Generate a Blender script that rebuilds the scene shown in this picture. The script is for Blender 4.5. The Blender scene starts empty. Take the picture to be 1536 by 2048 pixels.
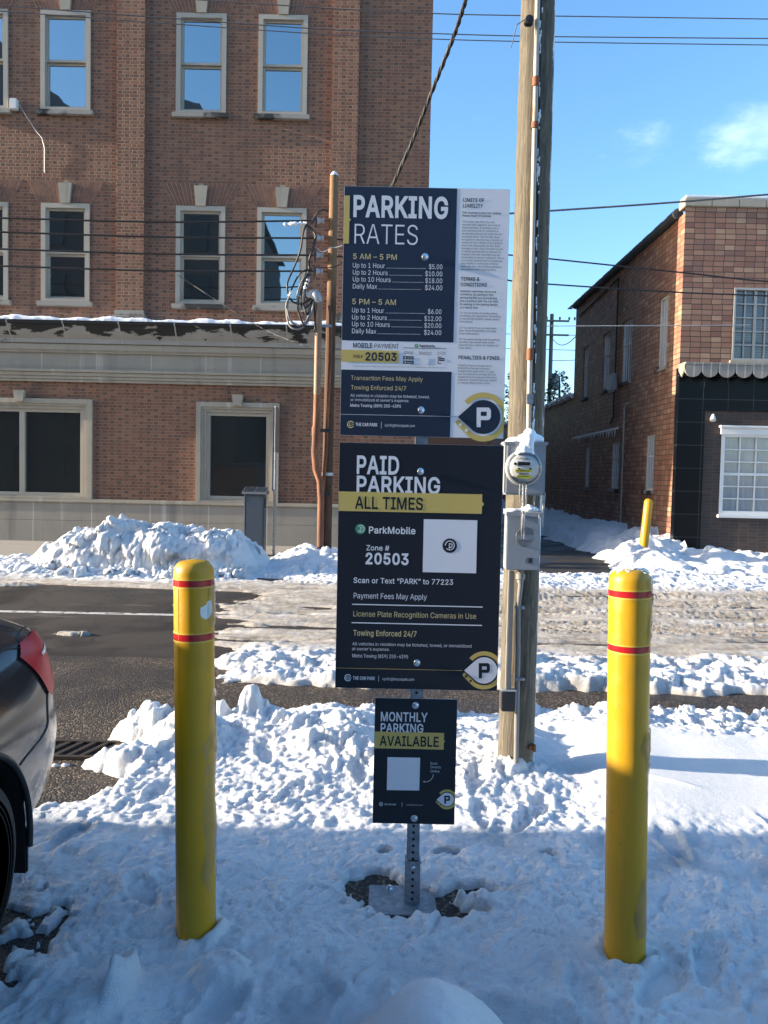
import bpy, bmesh, math, random
import numpy as np
from mathutils import Vector, Matrix, Euler
from mathutils import geometry as mgeo
from mathutils.bvhtree import BVHTree

S = bpy.context.scene
COL = S.collection
RAD = math.radians
R = random.Random(7)

# ------------------------------------------------------------------ camera
FPX = 1540.0                       # focal length in pixels of the 1536 x 2048 photograph
CAMZ = 1.62
cam_data = bpy.data.cameras.new('camera')
cam_data.sensor_fit = 'HORIZONTAL'
cam_data.sensor_width = 36.0
cam_data.lens = FPX / 1536 * 36.0
cam_data.clip_start = 0.05
cam_data.clip_end = 2000
cam = bpy.data.objects.new('camera', cam_data)
COL.objects.link(cam)
CM = (Euler((RAD(90 - 2.6), 0, 0)).to_matrix() @ Matrix.Rotation(RAD(1.2), 3, 'Z'))
cam.matrix_world = Matrix.Translation((0, 0, CAMZ)) @ CM.to_4x4()
S.camera = cam


def P(px, py, Y):
    """the point at depth Y that stands at a pixel of the photograph"""
    d = CM @ Vector(((px - 768) / FPX, -(py - 1024) / FPX, -1))
    return Vector((0, 0, CAMZ)) + d * (Y / d.y)


# ------------------------------------------------------------------ sky and sun
SUN_EL = 14.0
sun_to = Vector((-1.0, -0.04, 1.0 * math.tan(RAD(SUN_EL)))).normalized()   # towards the sun
W = bpy.data.worlds.new('World')
S.world = W
W.use_nodes = True
wn, wl = W.node_tree.nodes, W.node_tree.links
bg = wn['Background']
sky = wn.new('ShaderNodeTexSky')
sky.sky_type = 'NISHITA'
sky.sun_disc = False
sky.sun_elevation = RAD(SUN_EL)
sky.sun_rotation = math.atan2(sun_to.x, sun_to.y)
sky.altitude = 200
sky.air_density = 1.0
sky.dust_density = 1.6
sky.ozone_density = 2.5
tc = wn.new('ShaderNodeTexCoord')
# thin broken cloud, a function of the direction only
mp = wn.new('ShaderNodeMapping'); mp.inputs['Scale'].default_value = (1, 1, 2.2)
wl.new(tc.outputs['Generated'], mp.inputs['Vector'])
cn = wn.new('ShaderNodeTexNoise'); cn.inputs['Scale'].default_value = 7.5
cn.inputs['Detail'].default_value = 9; cn.inputs['Roughness'].default_value = 0.62
wl.new(mp.outputs['Vector'], cn.inputs['Vector'])
def lobe(px, py, size, gain):
    c = P(px, py, 1.0) - Vector((0, 0, CAMZ)); c.normalize()
    a = wn.new('ShaderNodeVectorMath'); a.operation = 'SUBTRACT'; a.inputs[1].default_value = c
    wl.new(tc.outputs['Generated'], a.inputs[0])
    b = wn.new('ShaderNodeVectorMath'); b.operation = 'MULTIPLY'; b.inputs[1].default_value = (1, 1, 2.0)
    wl.new(a.outputs[0], b.inputs[0])
    l = wn.new('ShaderNodeVectorMath'); l.operation = 'LENGTH'
    wl.new(b.outputs[0], l.inputs[0])
    r = wn.new('ShaderNodeMapRange'); r.interpolation_type = 'SMOOTHSTEP'
    r.inputs['From Min'].default_value = size; r.inputs['From Max'].default_value = 0.0; r.inputs['To Max'].default_value = gain
    wl.new(l.outputs['Value'], r.inputs['Value'])
    return r.outputs['Result']


mr = wn.new('ShaderNodeMath'); mr.operation = 'MAXIMUM'
wl.new(lobe(1495, 270, 0.125, 1.0), mr.inputs[0]); wl.new(lobe(1310, 300, 0.10, 0.72), mr.inputs[1])
ad = wn.new('ShaderNodeMath'); ad.operation = 'MULTIPLY_ADD'
wl.new(mr.outputs[0], ad.inputs[0]); ad.inputs[1].default_value = 0.30
wl.new(cn.outputs['Fac'], ad.inputs[2])
cr = wn.new('ShaderNodeMapRange'); cr.interpolation_type = 'SMOOTHSTEP'
cr.inputs['From Min'].default_value = 0.62; cr.inputs['From Max'].default_value = 1.0
cr.inputs['To Max'].default_value = 0.24
wl.new(ad.outputs['Value'], cr.inputs['Value'])
mx = wn.new('ShaderNodeMix'); mx.data_type = 'RGBA'
wl.new(cr.outputs['Result'], mx.inputs['Factor'])
hs_ = wn.new('ShaderNodeHueSaturation'); hs_.inputs['Saturation'].default_value = 1.16
wl.new(sky.outputs['Color'], hs_.inputs['Color'])
wl.new(hs_.outputs['Color'], mx.inputs['A'])
mx.inputs['B'].default_value = (6.0, 6.4, 7.0, 1)
wl.new(mx.outputs['Result'], bg.inputs['Color'])
bg.inputs['Strength'].default_value = 0.15

sd = bpy.data.lights.new('sun', 'SUN')
sd.energy = 4.4
sd.angle = RAD(0.5)
sd.color = (1.0, 0.87, 0.70)
so = bpy.data.objects.new('sun', sd)
COL.objects.link(so)
so.rotation_euler = (-sun_to).to_track_quat('-Z', 'Y').to_euler()
so.location = (-20, 0, 20)

S.view_settings.view_transform = 'Standard'
S.view_settings.look = 'None'
S.view_settings.gamma = 1
S.view_settings.exposure = 1.62
S.cycles.use_denoising = True
S.cycles.max_bounces = 6
S.cycles.transparent_max_bounces = 12
S.cycles.caustics_reflective = False
S.cycles.caustics_refractive = False
S.render.resolution_x, S.render.resolution_y = 768, 1024

# ------------------------------------------------------------------ material helpers


class NT:
    def __init__(self, name):
        self.m = bpy.data.materials.new(name)
        self.m.use_nodes = True
        self.t = self.m.node_tree
        self.b = self.t.nodes['Principled BSDF']
        self.out = self.t.nodes['Material Output']
        self._obj = None

    def n(self, typ, **kw):
        x = self.t.nodes.new('ShaderNode' + typ)
        for k, v in kw.items():
            setattr(x, k, v)
        return x

    def put(self, sock, v):
        if isinstance(v, bpy.types.NodeSocket):
            self.t.links.new(v, sock)
        elif v is not None:
            if isinstance(v, (tuple, list)) and sock.type == 'RGBA' and len(v) == 3:
                v = (*v, 1)
            sock.default_value = v

    def obj(self):
        if self._obj is None:
            self._obj = self.n('TexCoord').outputs['Object']
        return self._obj

    def math(self, op, a, b=None, c=None, clamp=False):
        x = self.n('Math', operation=op, use_clamp=clamp)
        self.put(x.inputs[0], a)
        self.put(x.inputs[1], b)
        self.put(x.inputs[2], c)
        return x.outputs[0]

    def sep(self, v):
        x = self.n('SeparateXYZ')
        self.put(x.inputs[0], v)
        return x.outputs

    def comb(self, x, y, z):
        q = self.n('CombineXYZ')
        for i, v in enumerate((x, y, z)):
            self.put(q.inputs[i], v)
        return q.outputs[0]

    def scale(self, v, s):
        x = self.n('Mapping')
        self.put(x.inputs['Vector'], v)
        x.inputs['Scale'].default_value = s if isinstance(s, tuple) else (s, s, s)
        return x.outputs[0]

    def noise(self, s, v=None, detail=4, rough=0.55, dist=0.0):
        x = self.n('TexNoise')
        self.put(x.inputs['Vector'], self.obj() if v is None else v)
        x.inputs['Scale'].default_value = s
        x.inputs['Detail'].default_value = detail
        x.inputs['Roughness'].default_value = rough
        x.inputs['Distortion'].default_value = dist
        return x.outputs['Fac']

    def voro(self, s, v=None, feature='F1'):
        x = self.n('TexVoronoi', feature=feature)
        self.put(x.inputs['Vector'], self.obj() if v is None else v)
        x.inputs['Scale'].default_value = s
        return x.outputs['Distance'], (x.outputs['Color'] if feature == 'F1' else None)

    def white(self, v):
        x = self.n('TexWhiteNoise', noise_dimensions='3D')
        self.put(x.inputs['Vector'], v)
        return x.outputs['Value']

    def rng(self, v, a, b, c=0.0, d=1.0, smooth=True):
        x = self.n('MapRange')
        if smooth:
            x.interpolation_type = 'SMOOTHSTEP'
        self.put(x.inputs['Value'], v)
        for k, q in zip(('From Min', 'From Max', 'To Min', 'To Max'), (a, b, c, d)):
            x.inputs[k].default_value = q
        return x.outputs['Result']

    def mix(self, f, a, b, blend='MIX'):
        x = self.n('Mix', data_type='RGBA', blend_type=blend)
        self.put(x.inputs['Factor'], f)
        self.put(x.inputs['A'], a)
        self.put(x.inputs['B'], b)
        return x.outputs['Result']

    def ramp(self, f, stops):
        x = self.n('ValToRGB')
        self.put(x.inputs['Fac'], f)
        e = x.color_ramp.elements
        while len(e) > 1:
            e.remove(e[-1])
        e[0].position, e[0].color = stops[0][0], (*stops[0][1], 1)
        for p, c in stops[1:]:
            q = e.new(p)
            q.color = (*c, 1)
        return x.outputs['Color']

    def attr(self, name):
        return self.n('Attribute', attribute_name=name).outputs['Fac']

    def bump(self, h, strength=0.5, dist=0.01, prev=None):
        x = self.n('Bump')
        x.inputs['Strength'].default_value = strength
        x.inputs['Distance'].default_value = dist
        self.put(x.inputs['Height'], h)
        if prev is not None:
            self.put(x.inputs['Normal'], prev)
        return x.outputs['Normal']

    def done(self, color=None, rough=None, normal=None, **kw):
        self.put(self.b.inputs['Base Color'], color)
        self.put(self.b.inputs['Roughness'], rough)
        self.put(self.b.inputs['Normal'], normal)
        for k, v in kw.items():
            self.put(self.b.inputs[k.replace('_', ' ')], v)
        return self.m


def plain(name, color, rough=0.6, var=0.12, scale=8.0, bump=0.0, **kw):
    t = NT(name)
    f = t.noise(scale, detail=5)
    c = t.mix(f, tuple(x * (1 - var) for x in color), tuple(min(1, x * (1 + var)) for x in color))
    nb = t.bump(t.noise(scale * 9, detail=3), bump, 0.004) if bump else None
    return t.done(c, rough, nb, **kw)


def brick_mat(name, L, Hd, ch, mw, cols, heads, mortar, stain=(0.5, 0.5, 0.5), rough=0.85, bumpd=0.006, patch=None):
    """courses of bricks laid as stretcher + header (Hd) of own random colours; walls face -y or +-x"""
    t = NT(name)
    o = t.sep(t.obj())
    g = t.sep(t.n('NewGeometry').outputs['Normal'])
    sx = t.math('GREATER_THAN', t.math('ABSOLUTE', g[0]), 0.6)
    u = t.math('ADD', t.math('MULTIPLY', o[1], sx), t.math('MULTIPLY', o[0], t.math('SUBTRACT', 1.0, sx)))
    wob = t.noise(1.3, detail=2)
    z = t.math('ADD', o[2], t.math('MULTIPLY', wob, 0.012))
    zc = t.math('DIVIDE', z, ch)
    row = t.math('FLOOR', zc)
    zf = t.math('MULTIPLY', t.math('FRACT', zc), ch)
    per = L + Hd
    tt = t.math('ADD', t.math('ADD', t.math('DIVIDE', u, per), t.math('MULTIPLY', t.math('FLOORED_MODULO', row, 2.0), 0.5)),
                t.math('MULTIPLY', t.white(t.comb(row, 3.0, 1.0)), 0.06))
    cell = t.math('FLOOR', tt)
    fr = t.math('MULTIPLY', t.math('FRACT', tt), per)
    isH = t.math('GREATER_THAN', fr, L)
    loc = t.math('SUBTRACT', fr, t.math('MULTIPLY', isH, L))
    wid = t.math('ADD', L, t.math('MULTIPLY', isH, Hd - L))
    du = t.math('MINIMUM', loc, t.math('SUBTRACT', wid, loc))
    dz = t.math('MINIMUM', zf, t.math('SUBTRACT', ch, zf))
    d = t.math('MINIMUM', du, dz)
    edge = t.rng(t.math('ADD', d, t.math('MULTIPLY', t.math('SUBTRACT', t.noise(60, detail=2), 0.5), mw * 0.5)), mw * 0.3, mw * 0.75)
    rv = t.white(t.comb(cell, row, isH))
    c1 = t.ramp(rv, cols)
    c2 = t.ramp(rv, heads)
    c = t.mix(isH, c1, c2)
    c = t.mix(t.noise(40, detail=3), c, (0.5, 0.5, 0.5), 'SOFT_LIGHT')
    big = t.noise(0.55, detail=5, rough=0.6)
    c = t.mix(t.rng(big, 0.35, 0.75), c, tuple(stain), 'SOFT_LIGHT')
    mort = t.mix(t.noise(3.0), mortar, tuple(x * 0.6 for x in mortar))
    col = t.mix(edge, mort, c)
    if patch:
        col = t.mix(t.math('MULTIPLY', t.rng(t.noise(0.9, detail=6, rough=0.7), 0.58, 0.72), 0.5), col, patch)
    if patch:   # rain soot in soft vertical streaks
        st = t.noise(1.0, t.scale(t.obj(), (1.1, 1.1, 0.16)), detail=5, rough=0.65)
        col = t.mix(t.math('MULTIPLY', t.rng(st, 0.52, 0.74), 0.5), col, (0.055, 0.042, 0.038))
    hgt = t.math('ADD', edge, t.math('MULTIPLY', t.noise(70, detail=3), 0.25))
    return t.done(col, rough, t.bump(hgt, 0.7, bumpd))


M = {}
M['brick'] = brick_mat('red_brick', 0.205, 0.105, 0.0677, 0.012,
                       [(0, (0.199, 0.091, 0.059)), (0.35, (0.251, 0.119, 0.074)), (0.7, (0.296, 0.147, 0.089)), (1, (0.169, 0.083, 0.059))],
                       [(0, (0.139, 0.069, 0.050)), (0.5, (0.184, 0.087, 0.059)), (0.62, (0.116, 0.077, 0.059)), (1, (0.259, 0.111, 0.070))],
                       (0.35, 0.25, 0.175), stain=(0.46, 0.41, 0.39), patch=(0.30, 0.20, 0.145))
M['tile'] = brick_mat('glazed_wall_tile', 0.215, 0.215, 0.112, 0.013,
                      [(0, (0.242, 0.110, 0.071)), (0.3, (0.370, 0.196, 0.119)), (0.6, (0.294, 0.131, 0.085)), (0.8, (0.463, 0.292, 0.179)), (1, (0.199, 0.088, 0.062))],
                      [(0, (0.279, 0.130, 0.084)), (0.4, (0.400, 0.228, 0.138)), (0.7, (0.221, 0.101, 0.069)), (1, (0.446, 0.261, 0.161))],
                      (0.05, 0.033, 0.027), stain=(0.42, 0.40, 0.40), rough=0.55, bumpd=0.004)
M['dark_brick'] = brick_mat('brown_brick', 0.20, 0.20, 0.0677, 0.010,
                            [(0, (0.055, 0.036, 0.030)), (0.5, (0.075, 0.048, 0.038)), (1, (0.045, 0.032, 0.028))],
                            [(0, (0.06, 0.04, 0.032)), (1, (0.05, 0.034, 0.03))],
                            (0.10, 0.08, 0.07), stain=(0.45, 0.45, 0.45), rough=0.7, bumpd=0.004)
M['sooty_brick'] = plain('sooty_brick', (0.055, 0.045, 0.042), 0.9, 0.3, 3)
M['far_brick'] = plain('weathered_brick', (0.16, 0.085, 0.06), 0.9, 0.3, 3)


def stone_mat(name, base, joint=0.0, streak=0.35, rough=0.85, jz=None):
    t = NT(name)
    o = t.obj()
    c = t.mix(t.noise(2.2, detail=6, rough=0.65), tuple(x * 0.72 for x in base), tuple(x * 1.15 for x in base))
    st = t.noise(1.0, t.scale(o, (3.2, 3.2, 0.18)), detail=5, rough=0.6)
    c = t.mix(t.math('MULTIPLY', t.rng(st, 0.52, 0.72), streak), c, (0.16, 0.155, 0.15))
    st2 = t.noise(1.0, t.scale(o, (5.0, 5.0, 0.3)), detail=4)
    c = t.mix(t.math('MULTIPLY', t.rng(st2, 0.60, 0.74), 0.5), c, (0.62, 0.60, 0.57))
    if joint:
        s = t.sep(o)
        fx = t.math('MULTIPLY', t.math('FRACT', t.math('DIVIDE', s[0], joint)), joint)
        dj = t.math('MINIMUM', fx, t.math('SUBTRACT', joint, fx))
        k = t.rng(dj, 0.006, 0.016)
        blk = t.white(t.comb(t.math('FLOOR', t.math('DIVIDE', s[0], joint)), 2.0, 5.0))
        c = t.mix(t.math('MULTIPLY', blk, 0.35), c, tuple(x * 0.7 for x in base))
        c = t.mix(k, (0.5, 0.47, 0.42), c)
    return t.done(c, rough, t.bump(t.noise(45, detail=4), 0.25, 0.004))


M['stone'] = stone_mat('limestone', (0.42, 0.375, 0.30))
M['frieze_stone'] = stone_mat('limestone_blocks', (0.38, 0.345, 0.29), joint=1.16, streak=0.4)
M['base_stone'] = stone_mat('limestone_plinth', (0.36, 0.325, 0.275), joint=1.25, streak=0.6)
# fascia: limestone with ragged black soot left where the rain does not run
t = NT('sooty_limestone')
o = t.obj(); s_ = t.sep(o)
c = t.mix(t.noise(3, detail=5), (0.30, 0.29, 0.27), (0.44, 0.42, 0.385))
soot = t.math('ADD', t.noise(1.0, t.scale(o, (1.4, 1.0, 4.5)), detail=7, rough=0.62, dist=0.6), t.math('MULTIPLY', t.rng(s_[2], 4.33, 4.68, smooth=False), 0.30))
c = t.mix(t.rng(soot, 0.65, 0.69), c, (0.030, 0.030, 0.030))
fx = t.math('MULTIPLY', t.math('FRACT', t.math('DIVIDE', s_[0], 1.16)), 1.16)
c = t.mix(t.rng(t.math('ABSOLUTE', t.math('SUBTRACT', fx, 0.58)), 0.008, 0.02), (0.42, 0.40, 0.37), c)
M['soot_stone'] = t.done(c, 0.9, t.bump(t.noise(40), 0.2, 0.004))
# sills: limestone, partly blackened on the underside front
t = NT('stained_sill_stone')
c = t.mix(t.noise(3, detail=5), (0.27, 0.25, 0.22), (0.40, 0.37, 0.32))
c = t.mix(t.rng(t.noise(1.1, detail=4), 0.50, 0.58), c, (0.04, 0.038, 0.036))
M['sill_stone'] = t.done(c, 0.85)

M['window_paint'] = plain('cream_window_paint', (0.43, 0.39, 0.325), 0.5, 0.08, 5)
M['white_paint'] = plain('white_paint', (0.74, 0.74, 0.72), 0.5, 0.06, 5)
M['grey_paint'] = plain('grey_window_paint', (0.42, 0.42, 0.40), 0.5, 0.08, 5)


def glass_mat(name, refl, dark, wav=0.02, ws=1.2, blinds=False):
    t = NT(name)
    if blinds:
        sl = t.math('FRACT', t.math('DIVIDE', t.sep(t.obj())[2], 0.06))
        dark = t.mix(t.rng(sl, 0.35, 0.9), dark, (0.030, 0.034, 0.032))
    nb = t.bump(t.noise(ws, detail=2), 1.0, wav)
    t.put(t.b.inputs['Base Color'], dark)
    t.put(t.b.inputs['Roughness'], 0.25)
    g = t.n('BsdfGlossy'); g.inputs['Roughness'].default_value = 0.012
    g.inputs['Color'].default_value = (0.74, 0.84, 0.86, 1)
    t.put(g.inputs['Normal'], nb)
    mxs = t.n('MixShader'); mxs.inputs[0].default_value = refl
    t.t.links.new(t.b.outputs[0], mxs.inputs[1]); t.t.links.new(g.outputs[0], mxs.inputs[2])
    t.t.links.new(mxs.outputs[0], t.out.inputs['Surface'])
    return t.m


M['glass'] = glass_mat('reflective_window_glass', 0.50, (0.012, 0.016, 0.018), 0.0035, 0.9)
M['dark_glass'] = glass_mat('dark_shop_glass', 0.20, (0.010, 0.014, 0.014), 0.006, 0.8, blinds=True)
t = NT('curtained_glass')
o = t.obj(); s_ = t.sep(o)
fold = t.noise(1.0, t.scale(o, (9, 9, 0.8)), detail=4, rough=0.6, dist=1.0)
c = t.mix(fold, (0.20, 0.22, 0.24), (0.50, 0.52, 0.53))
M['curtain_glass'] = t.done(c, 0.08, None, Coat_Weight=1.0)
t = NT('blind_glass')
s_ = t.sep(t.obj())
sl = t.math('FRACT', t.math('DIVIDE', s_[2], 0.05))
c = t.mix(t.rng(sl, 0.05, 0.9), (0.07, 0.068, 0.065), (0.20, 0.19, 0.18))
c = t.mix(t.rng(t.noise(1.6, detail=3), 0.45, 0.6), c, (0.10, 0.09, 0.085))
M['blind_glass'] = t.done(c, 0.06, None, Coat_Weight=1.0)

# snow: clean, and by the 'dirt' attribute churned brown-grey slush; 'ice' makes it darker and glassier
t = NT('snow')
o = t.obj()
dirt = t.attr('dirt')
ice = t.attr('ice')
c = t.mix(t.noise(6, detail=6, rough=0.7), (0.84, 0.86, 0.89), (0.94, 0.945, 0.95))
dn = t.math('MULTIPLY', t.math('ADD', dirt, t.math('MULTIPLY', t.math('SUBTRACT', t.noise(14, detail=7, rough=0.75), 0.5), t.math('MULTIPLY', dirt, 1.7))), 1.0, clamp=True)
dc = t.ramp(t.noise(1.0, t.scale(o, (2.2, 9, 4)), detail=7, rough=0.72, dist=0.5), [(0.3, (0.17, 0.135, 0.10)), (0.48, (0.36, 0.31, 0.25)), (0.70, (0.56, 0.51, 0.44))])
c = t.mix(dn, c, dc)
c = t.mix(t.math('MULTIPLY', ice, t.rng(t.noise(4, detail=5), 0.3, 0.7, 0.3, 1.0)), c, (0.36, 0.43, 0.50))
c = t.mix(t.math('MULTIPLY', t.math('MULTIPLY', t.rng(t.noise(48, detail=3, rough=0.6), 0.70, 0.76), t.rng(t.noise(1.8, detail=3), 0.42, 0.62)), 0.6), c, (0.22, 0.19, 0.15))
rg = t.math('SUBTRACT', 0.62, t.math('MULTIPLY', ice, 0.35))
h = t.math('ADD', t.math('MULTIPLY', t.noise(150, detail=4, rough=0.75), 0.7), t.noise(34, detail=8, rough=0.75))
M['snow'] = t.done(c, rg, t.bump(h, 1.0, 0.030), Subsurface_Weight=0.55, Subsurface_Radius=(1.0, 1.1, 1.2), Subsurface_Scale=0.016)
M['soft_snow'] = plain('fresh_snow', (0.86, 0.89, 0.93), 0.6, 0.04, 5, bump=0.4)

# asphalt: smooth worn street, rough open-grained lot beside it, damp patches
t = NT('asphalt')
o = t.obj(); s_ = t.sep(o)
agg, aggc = t.voro(95)
ag = t.sep(aggc)[0]
fine = t.noise(240, detail=2)
grit = t.mix(t.rng(ag, 0.66, 0.98), (0.018, 0.012, 0.008), (0.20, 0.145, 0.095))
street = t.mix(t.noise(1.6, t.scale(o, (0.5, 2.2, 1)), detail=6, rough=0.65), (0.021, 0.0155, 0.011), (0.040, 0.030, 0.0215))
street = t.mix(t.math('MULTIPLY', t.rng(fine, 0.6, 0.85), 0.4), street, (0.10, 0.085, 0.07))
crk, _ = t.voro(0.55, t.comb(t.math('ADD', s_[0], t.math('MULTIPLY', t.noise(1.5, detail=5), 0.9)), t.math('ADD', s_[1], t.math('MULTIPLY', t.noise(1.7, detail=5), 0.6)), 0.0), 'DISTANCE_TO_EDGE')
street = t.mix(t.rng(crk, 0.004, 0.012, 1, 0), street, (0.008, 0.006, 0.005))
street = t.mix(t.math('MULTIPLY', t.rng(t.noise(0.9, t.scale(o, (0.35, 1.6, 1)), detail=7, rough=0.7), 0.60, 0.68), 0.55), street, (0.17, 0.155, 0.135))
isroad = t.rng(t.math('ADD', s_[1], t.math('MULTIPLY', t.noise(2, detail=4), 0.10)), 6.70, 6.73)
c = t.mix(isroad, grit, street)
damp = t.rng(t.noise(1.1, detail=4), 0.42, 0.62)
c = t.mix(t.math('MULTIPLY', damp, 0.55), c, (0.022, 0.019, 0.017))
line = t.math('MULTIPLY', t.math('LESS_THAN', t.math('ABSOLUTE', t.math('SUBTRACT', s_[1], 8.72)), 0.055), t.rng(t.noise(9, detail=5), 0.36, 0.48))
c = t.mix(line, c, (0.52, 0.50, 0.46))
rg = t.mix(isroad, (0.78,) * 3, (0.74,) * 3)
rg = t.math('SUBTRACT', t.sep(rg)[0], t.math('MULTIPLY', damp, 0.30))
M['asphalt'] = t.done(c, rg, t.bump(t.math('ADD', t.math('MULTIPLY', agg, -1.0), fine), t.math('SUBTRACT', 0.9, t.math('MULTIPLY', isroad, 0.55)), 0.006) if False else t.bump(t.math('ADD', t.math('MULTIPLY', t.math('MULTIPLY', agg, -1.2), t.math('SUBTRACT', 1.15, isroad)), t.math('MULTIPLY', fine, 0.4)), 0.9, 0.006))
M['concrete'] = plain('concrete', (0.30, 0.27, 0.23), 0.85, 0.2, 4, bump=0.3)

# signs
M['navy'] = plain('navy_sign_ink', (0.011, 0.020, 0.044), 0.42, 0.10, 3)
M['ink'] = plain('black_sign_ink', (0.0055, 0.0085, 0.0150), 0.42, 0.10, 3)
M['sign_white'] = plain('white_sign_ink', (0.74, 0.75, 0.78), 0.45, 0.03, 3)
M['gold'] = plain('gold_sign_ink', (0.60, 0.45, 0.125), 0.45, 0.04, 3)
M['pale_gold'] = plain('pale_gold_sign_ink', (0.62, 0.52, 0.25), 0.45, 0.04, 3)
M['green'] = plain('green_sign_ink', (0.04, 0.30, 0.13), 0.45, 0.04, 3)
M['alu'] = plain('aluminium', (0.55, 0.56, 0.57), 0.35, 0.1, 12, Metallic=0.9)


def galv(name, base, rough=0.45, metal=0.75):
    t = NT(name)
    d, cc = t.voro(55)
    c = t.mix(t.sep(cc)[0], tuple(x * 0.8 for x in base), tuple(x * 1.15 for x in base))
    c = t.mix(t.rng(t.noise(9, detail=5), 0.5, 0.75), c, tuple(x * 0.6 for x in base))
    return t.done(c, rough, None, Metallic=metal)


M['galv'] = galv('galvanised_steel', (0.30, 0.33, 0.36), 0.5)
M['dark_hole'] = plain('dark_hole', (0.01, 0.01, 0.012), 0.8)
M['chrome'] = plain('zinc_bolt', (0.70, 0.72, 0.74), 0.22, 0.08, 60, bump=0.2, Metallic=1.0)
M['grey_box'] = plain('grey_enamel', (0.33, 0.35, 0.37), 0.42, 0.08, 12, bump=0.08, Metallic=0.25)
M['black_box'] = plain('black_plastic', (0.03, 0.03, 0.032), 0.4, 0.2, 12)
M['pvc'] = plain('grey_conduit', (0.20, 0.195, 0.185), 0.5, 0.15, 9)
t = NT('white_rusty_conduit')
o = t.obj()
c = t.mix(t.noise(12, detail=5), (0.33, 0.30, 0.25), (0.47, 0.44, 0.37))
c = t.mix(t.rng(t.noise(1.0, t.scale(o, (6, 6, 2.2)), detail=5), 0.60, 0.68), c, (0.20, 0.085, 0.035))
M['pale_conduit'] = t.done(c, 0.5)
t = NT('rusty_steel')
o = t.obj()
c = t.ramp(t.noise(1.0, t.scale(o, (14, 14, 2.0)), detail=6, rough=0.65), [(0.3, (0.045, 0.021, 0.014)), (0.5, (0.17, 0.062, 0.028)), (0.7, (0.28, 0.115, 0.05))])
M['rust'] = t.done(c, 0.7, t.bump(t.noise(90), 0.3, 0.003))
M['tan_steel'] = plain('tan_weathered_steel', (0.24, 0.145, 0.09), 0.6, 0.4, 6)
M['rust_ring'] = plain('rusty_coupling', (0.20, 0.075, 0.03), 0.75, 0.3, 40)

# bollard plastic, reflective tape, ice film
t = NT('yellow_sleeve_plastic')
o = t.obj()
c = t.mix(t.noise(5, detail=5, rough=0.6), (0.44, 0.232, 0.004), (0.54, 0.295, 0.006))
c = t.mix(t.rng(t.noise(22, detail=6, rough=0.7), 0.66, 0.74), c, (0.22, 0.14, 0.03))
c = t.mix(t.math('MULTIPLY', t.rng(t.noise(1.0, t.scale(o, (30, 30, 2.2)), detail=6, rough=0.7), 0.60, 0.74), 0.25), c, (0.56, 0.38, 0.10))
c = t.mix(t.math('MULTIPLY', t.rng(t.noise(3.5, detail=5), 0.48, 0.75), 0.35), c, (0.24, 0.15, 0.02))
M['yellow'] = t.done(c, t.rng(t.noise(12, detail=5), 0.3, 0.7, 0.32, 0.5), t.bump(t.math('ADD', t.noise(9, detail=3), t.math('MULTIPLY', t.noise(150, detail=3), 0.15)), 0.35, 0.004))
t = NT('red_reflective_tape')
c = t.mix(t.noise(1.0, t.scale(t.obj(), (70, 70, 2)), detail=2), (0.25, 0.006, 0.010), (0.42, 0.015, 0.022))
M['tape'] = t.done(c, 0.25)
M['tape_edge'] = plain('pale_tape_edge', (0.58, 0.40, 0.06), 0.4, 0.05)
M['sticker'] = plain('torn_white_sticker', (0.70, 0.70, 0.66), 0.6, 0.2, 40)


def ice_mat(name, tint=(1.0, 1.0, 1.0)):
    t = NT(name)
    nb = t.bump(t.noise(26, detail=4, rough=0.6), 0.5, 0.008)
    g = t.n('BsdfGlossy'); g.inputs['Roughness'].default_value = 0.08
    t.put(g.inputs['Normal'], nb)
    tr = t.n('BsdfTransparent'); tr.inputs['Color'].default_value = (*tint, 1)
    df = t.n('BsdfDiffuse'); df.inputs['Color'].default_value = (0.85, 0.88, 0.92, 1)
    fr = t.n('Fresnel'); fr.inputs['IOR'].default_value = 1.2
    t.put(fr.inputs['Normal'], nb)
    m1 = t.n('MixShader'); m1.inputs[0].default_value = 0.06
    t.t.links.new(tr.outputs[0], m1.inputs[1]); t.t.links.new(df.outputs[0], m1.inputs[2])
    m2 = t.n('MixShader')
    t.put(m2.inputs[0], fr.outputs[0])
    t.t.links.new(m1.outputs[0], m2.inputs[1]); t.t.links.new(g.outputs[0], m2.inputs[2])
    t.t.links.new(m2.outputs[0], t.out.inputs['Surface'])
    return t.m


M['ice'] = ice_mat('clear_ice')
t = NT('icicle_ice')
M['icicle'] = t.done((0.88, 0.92, 0.95), 0.12, t.bump(t.noise(50), 0.8, 0.01), Transmission_Weight=0.75, IOR=1.25)


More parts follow.
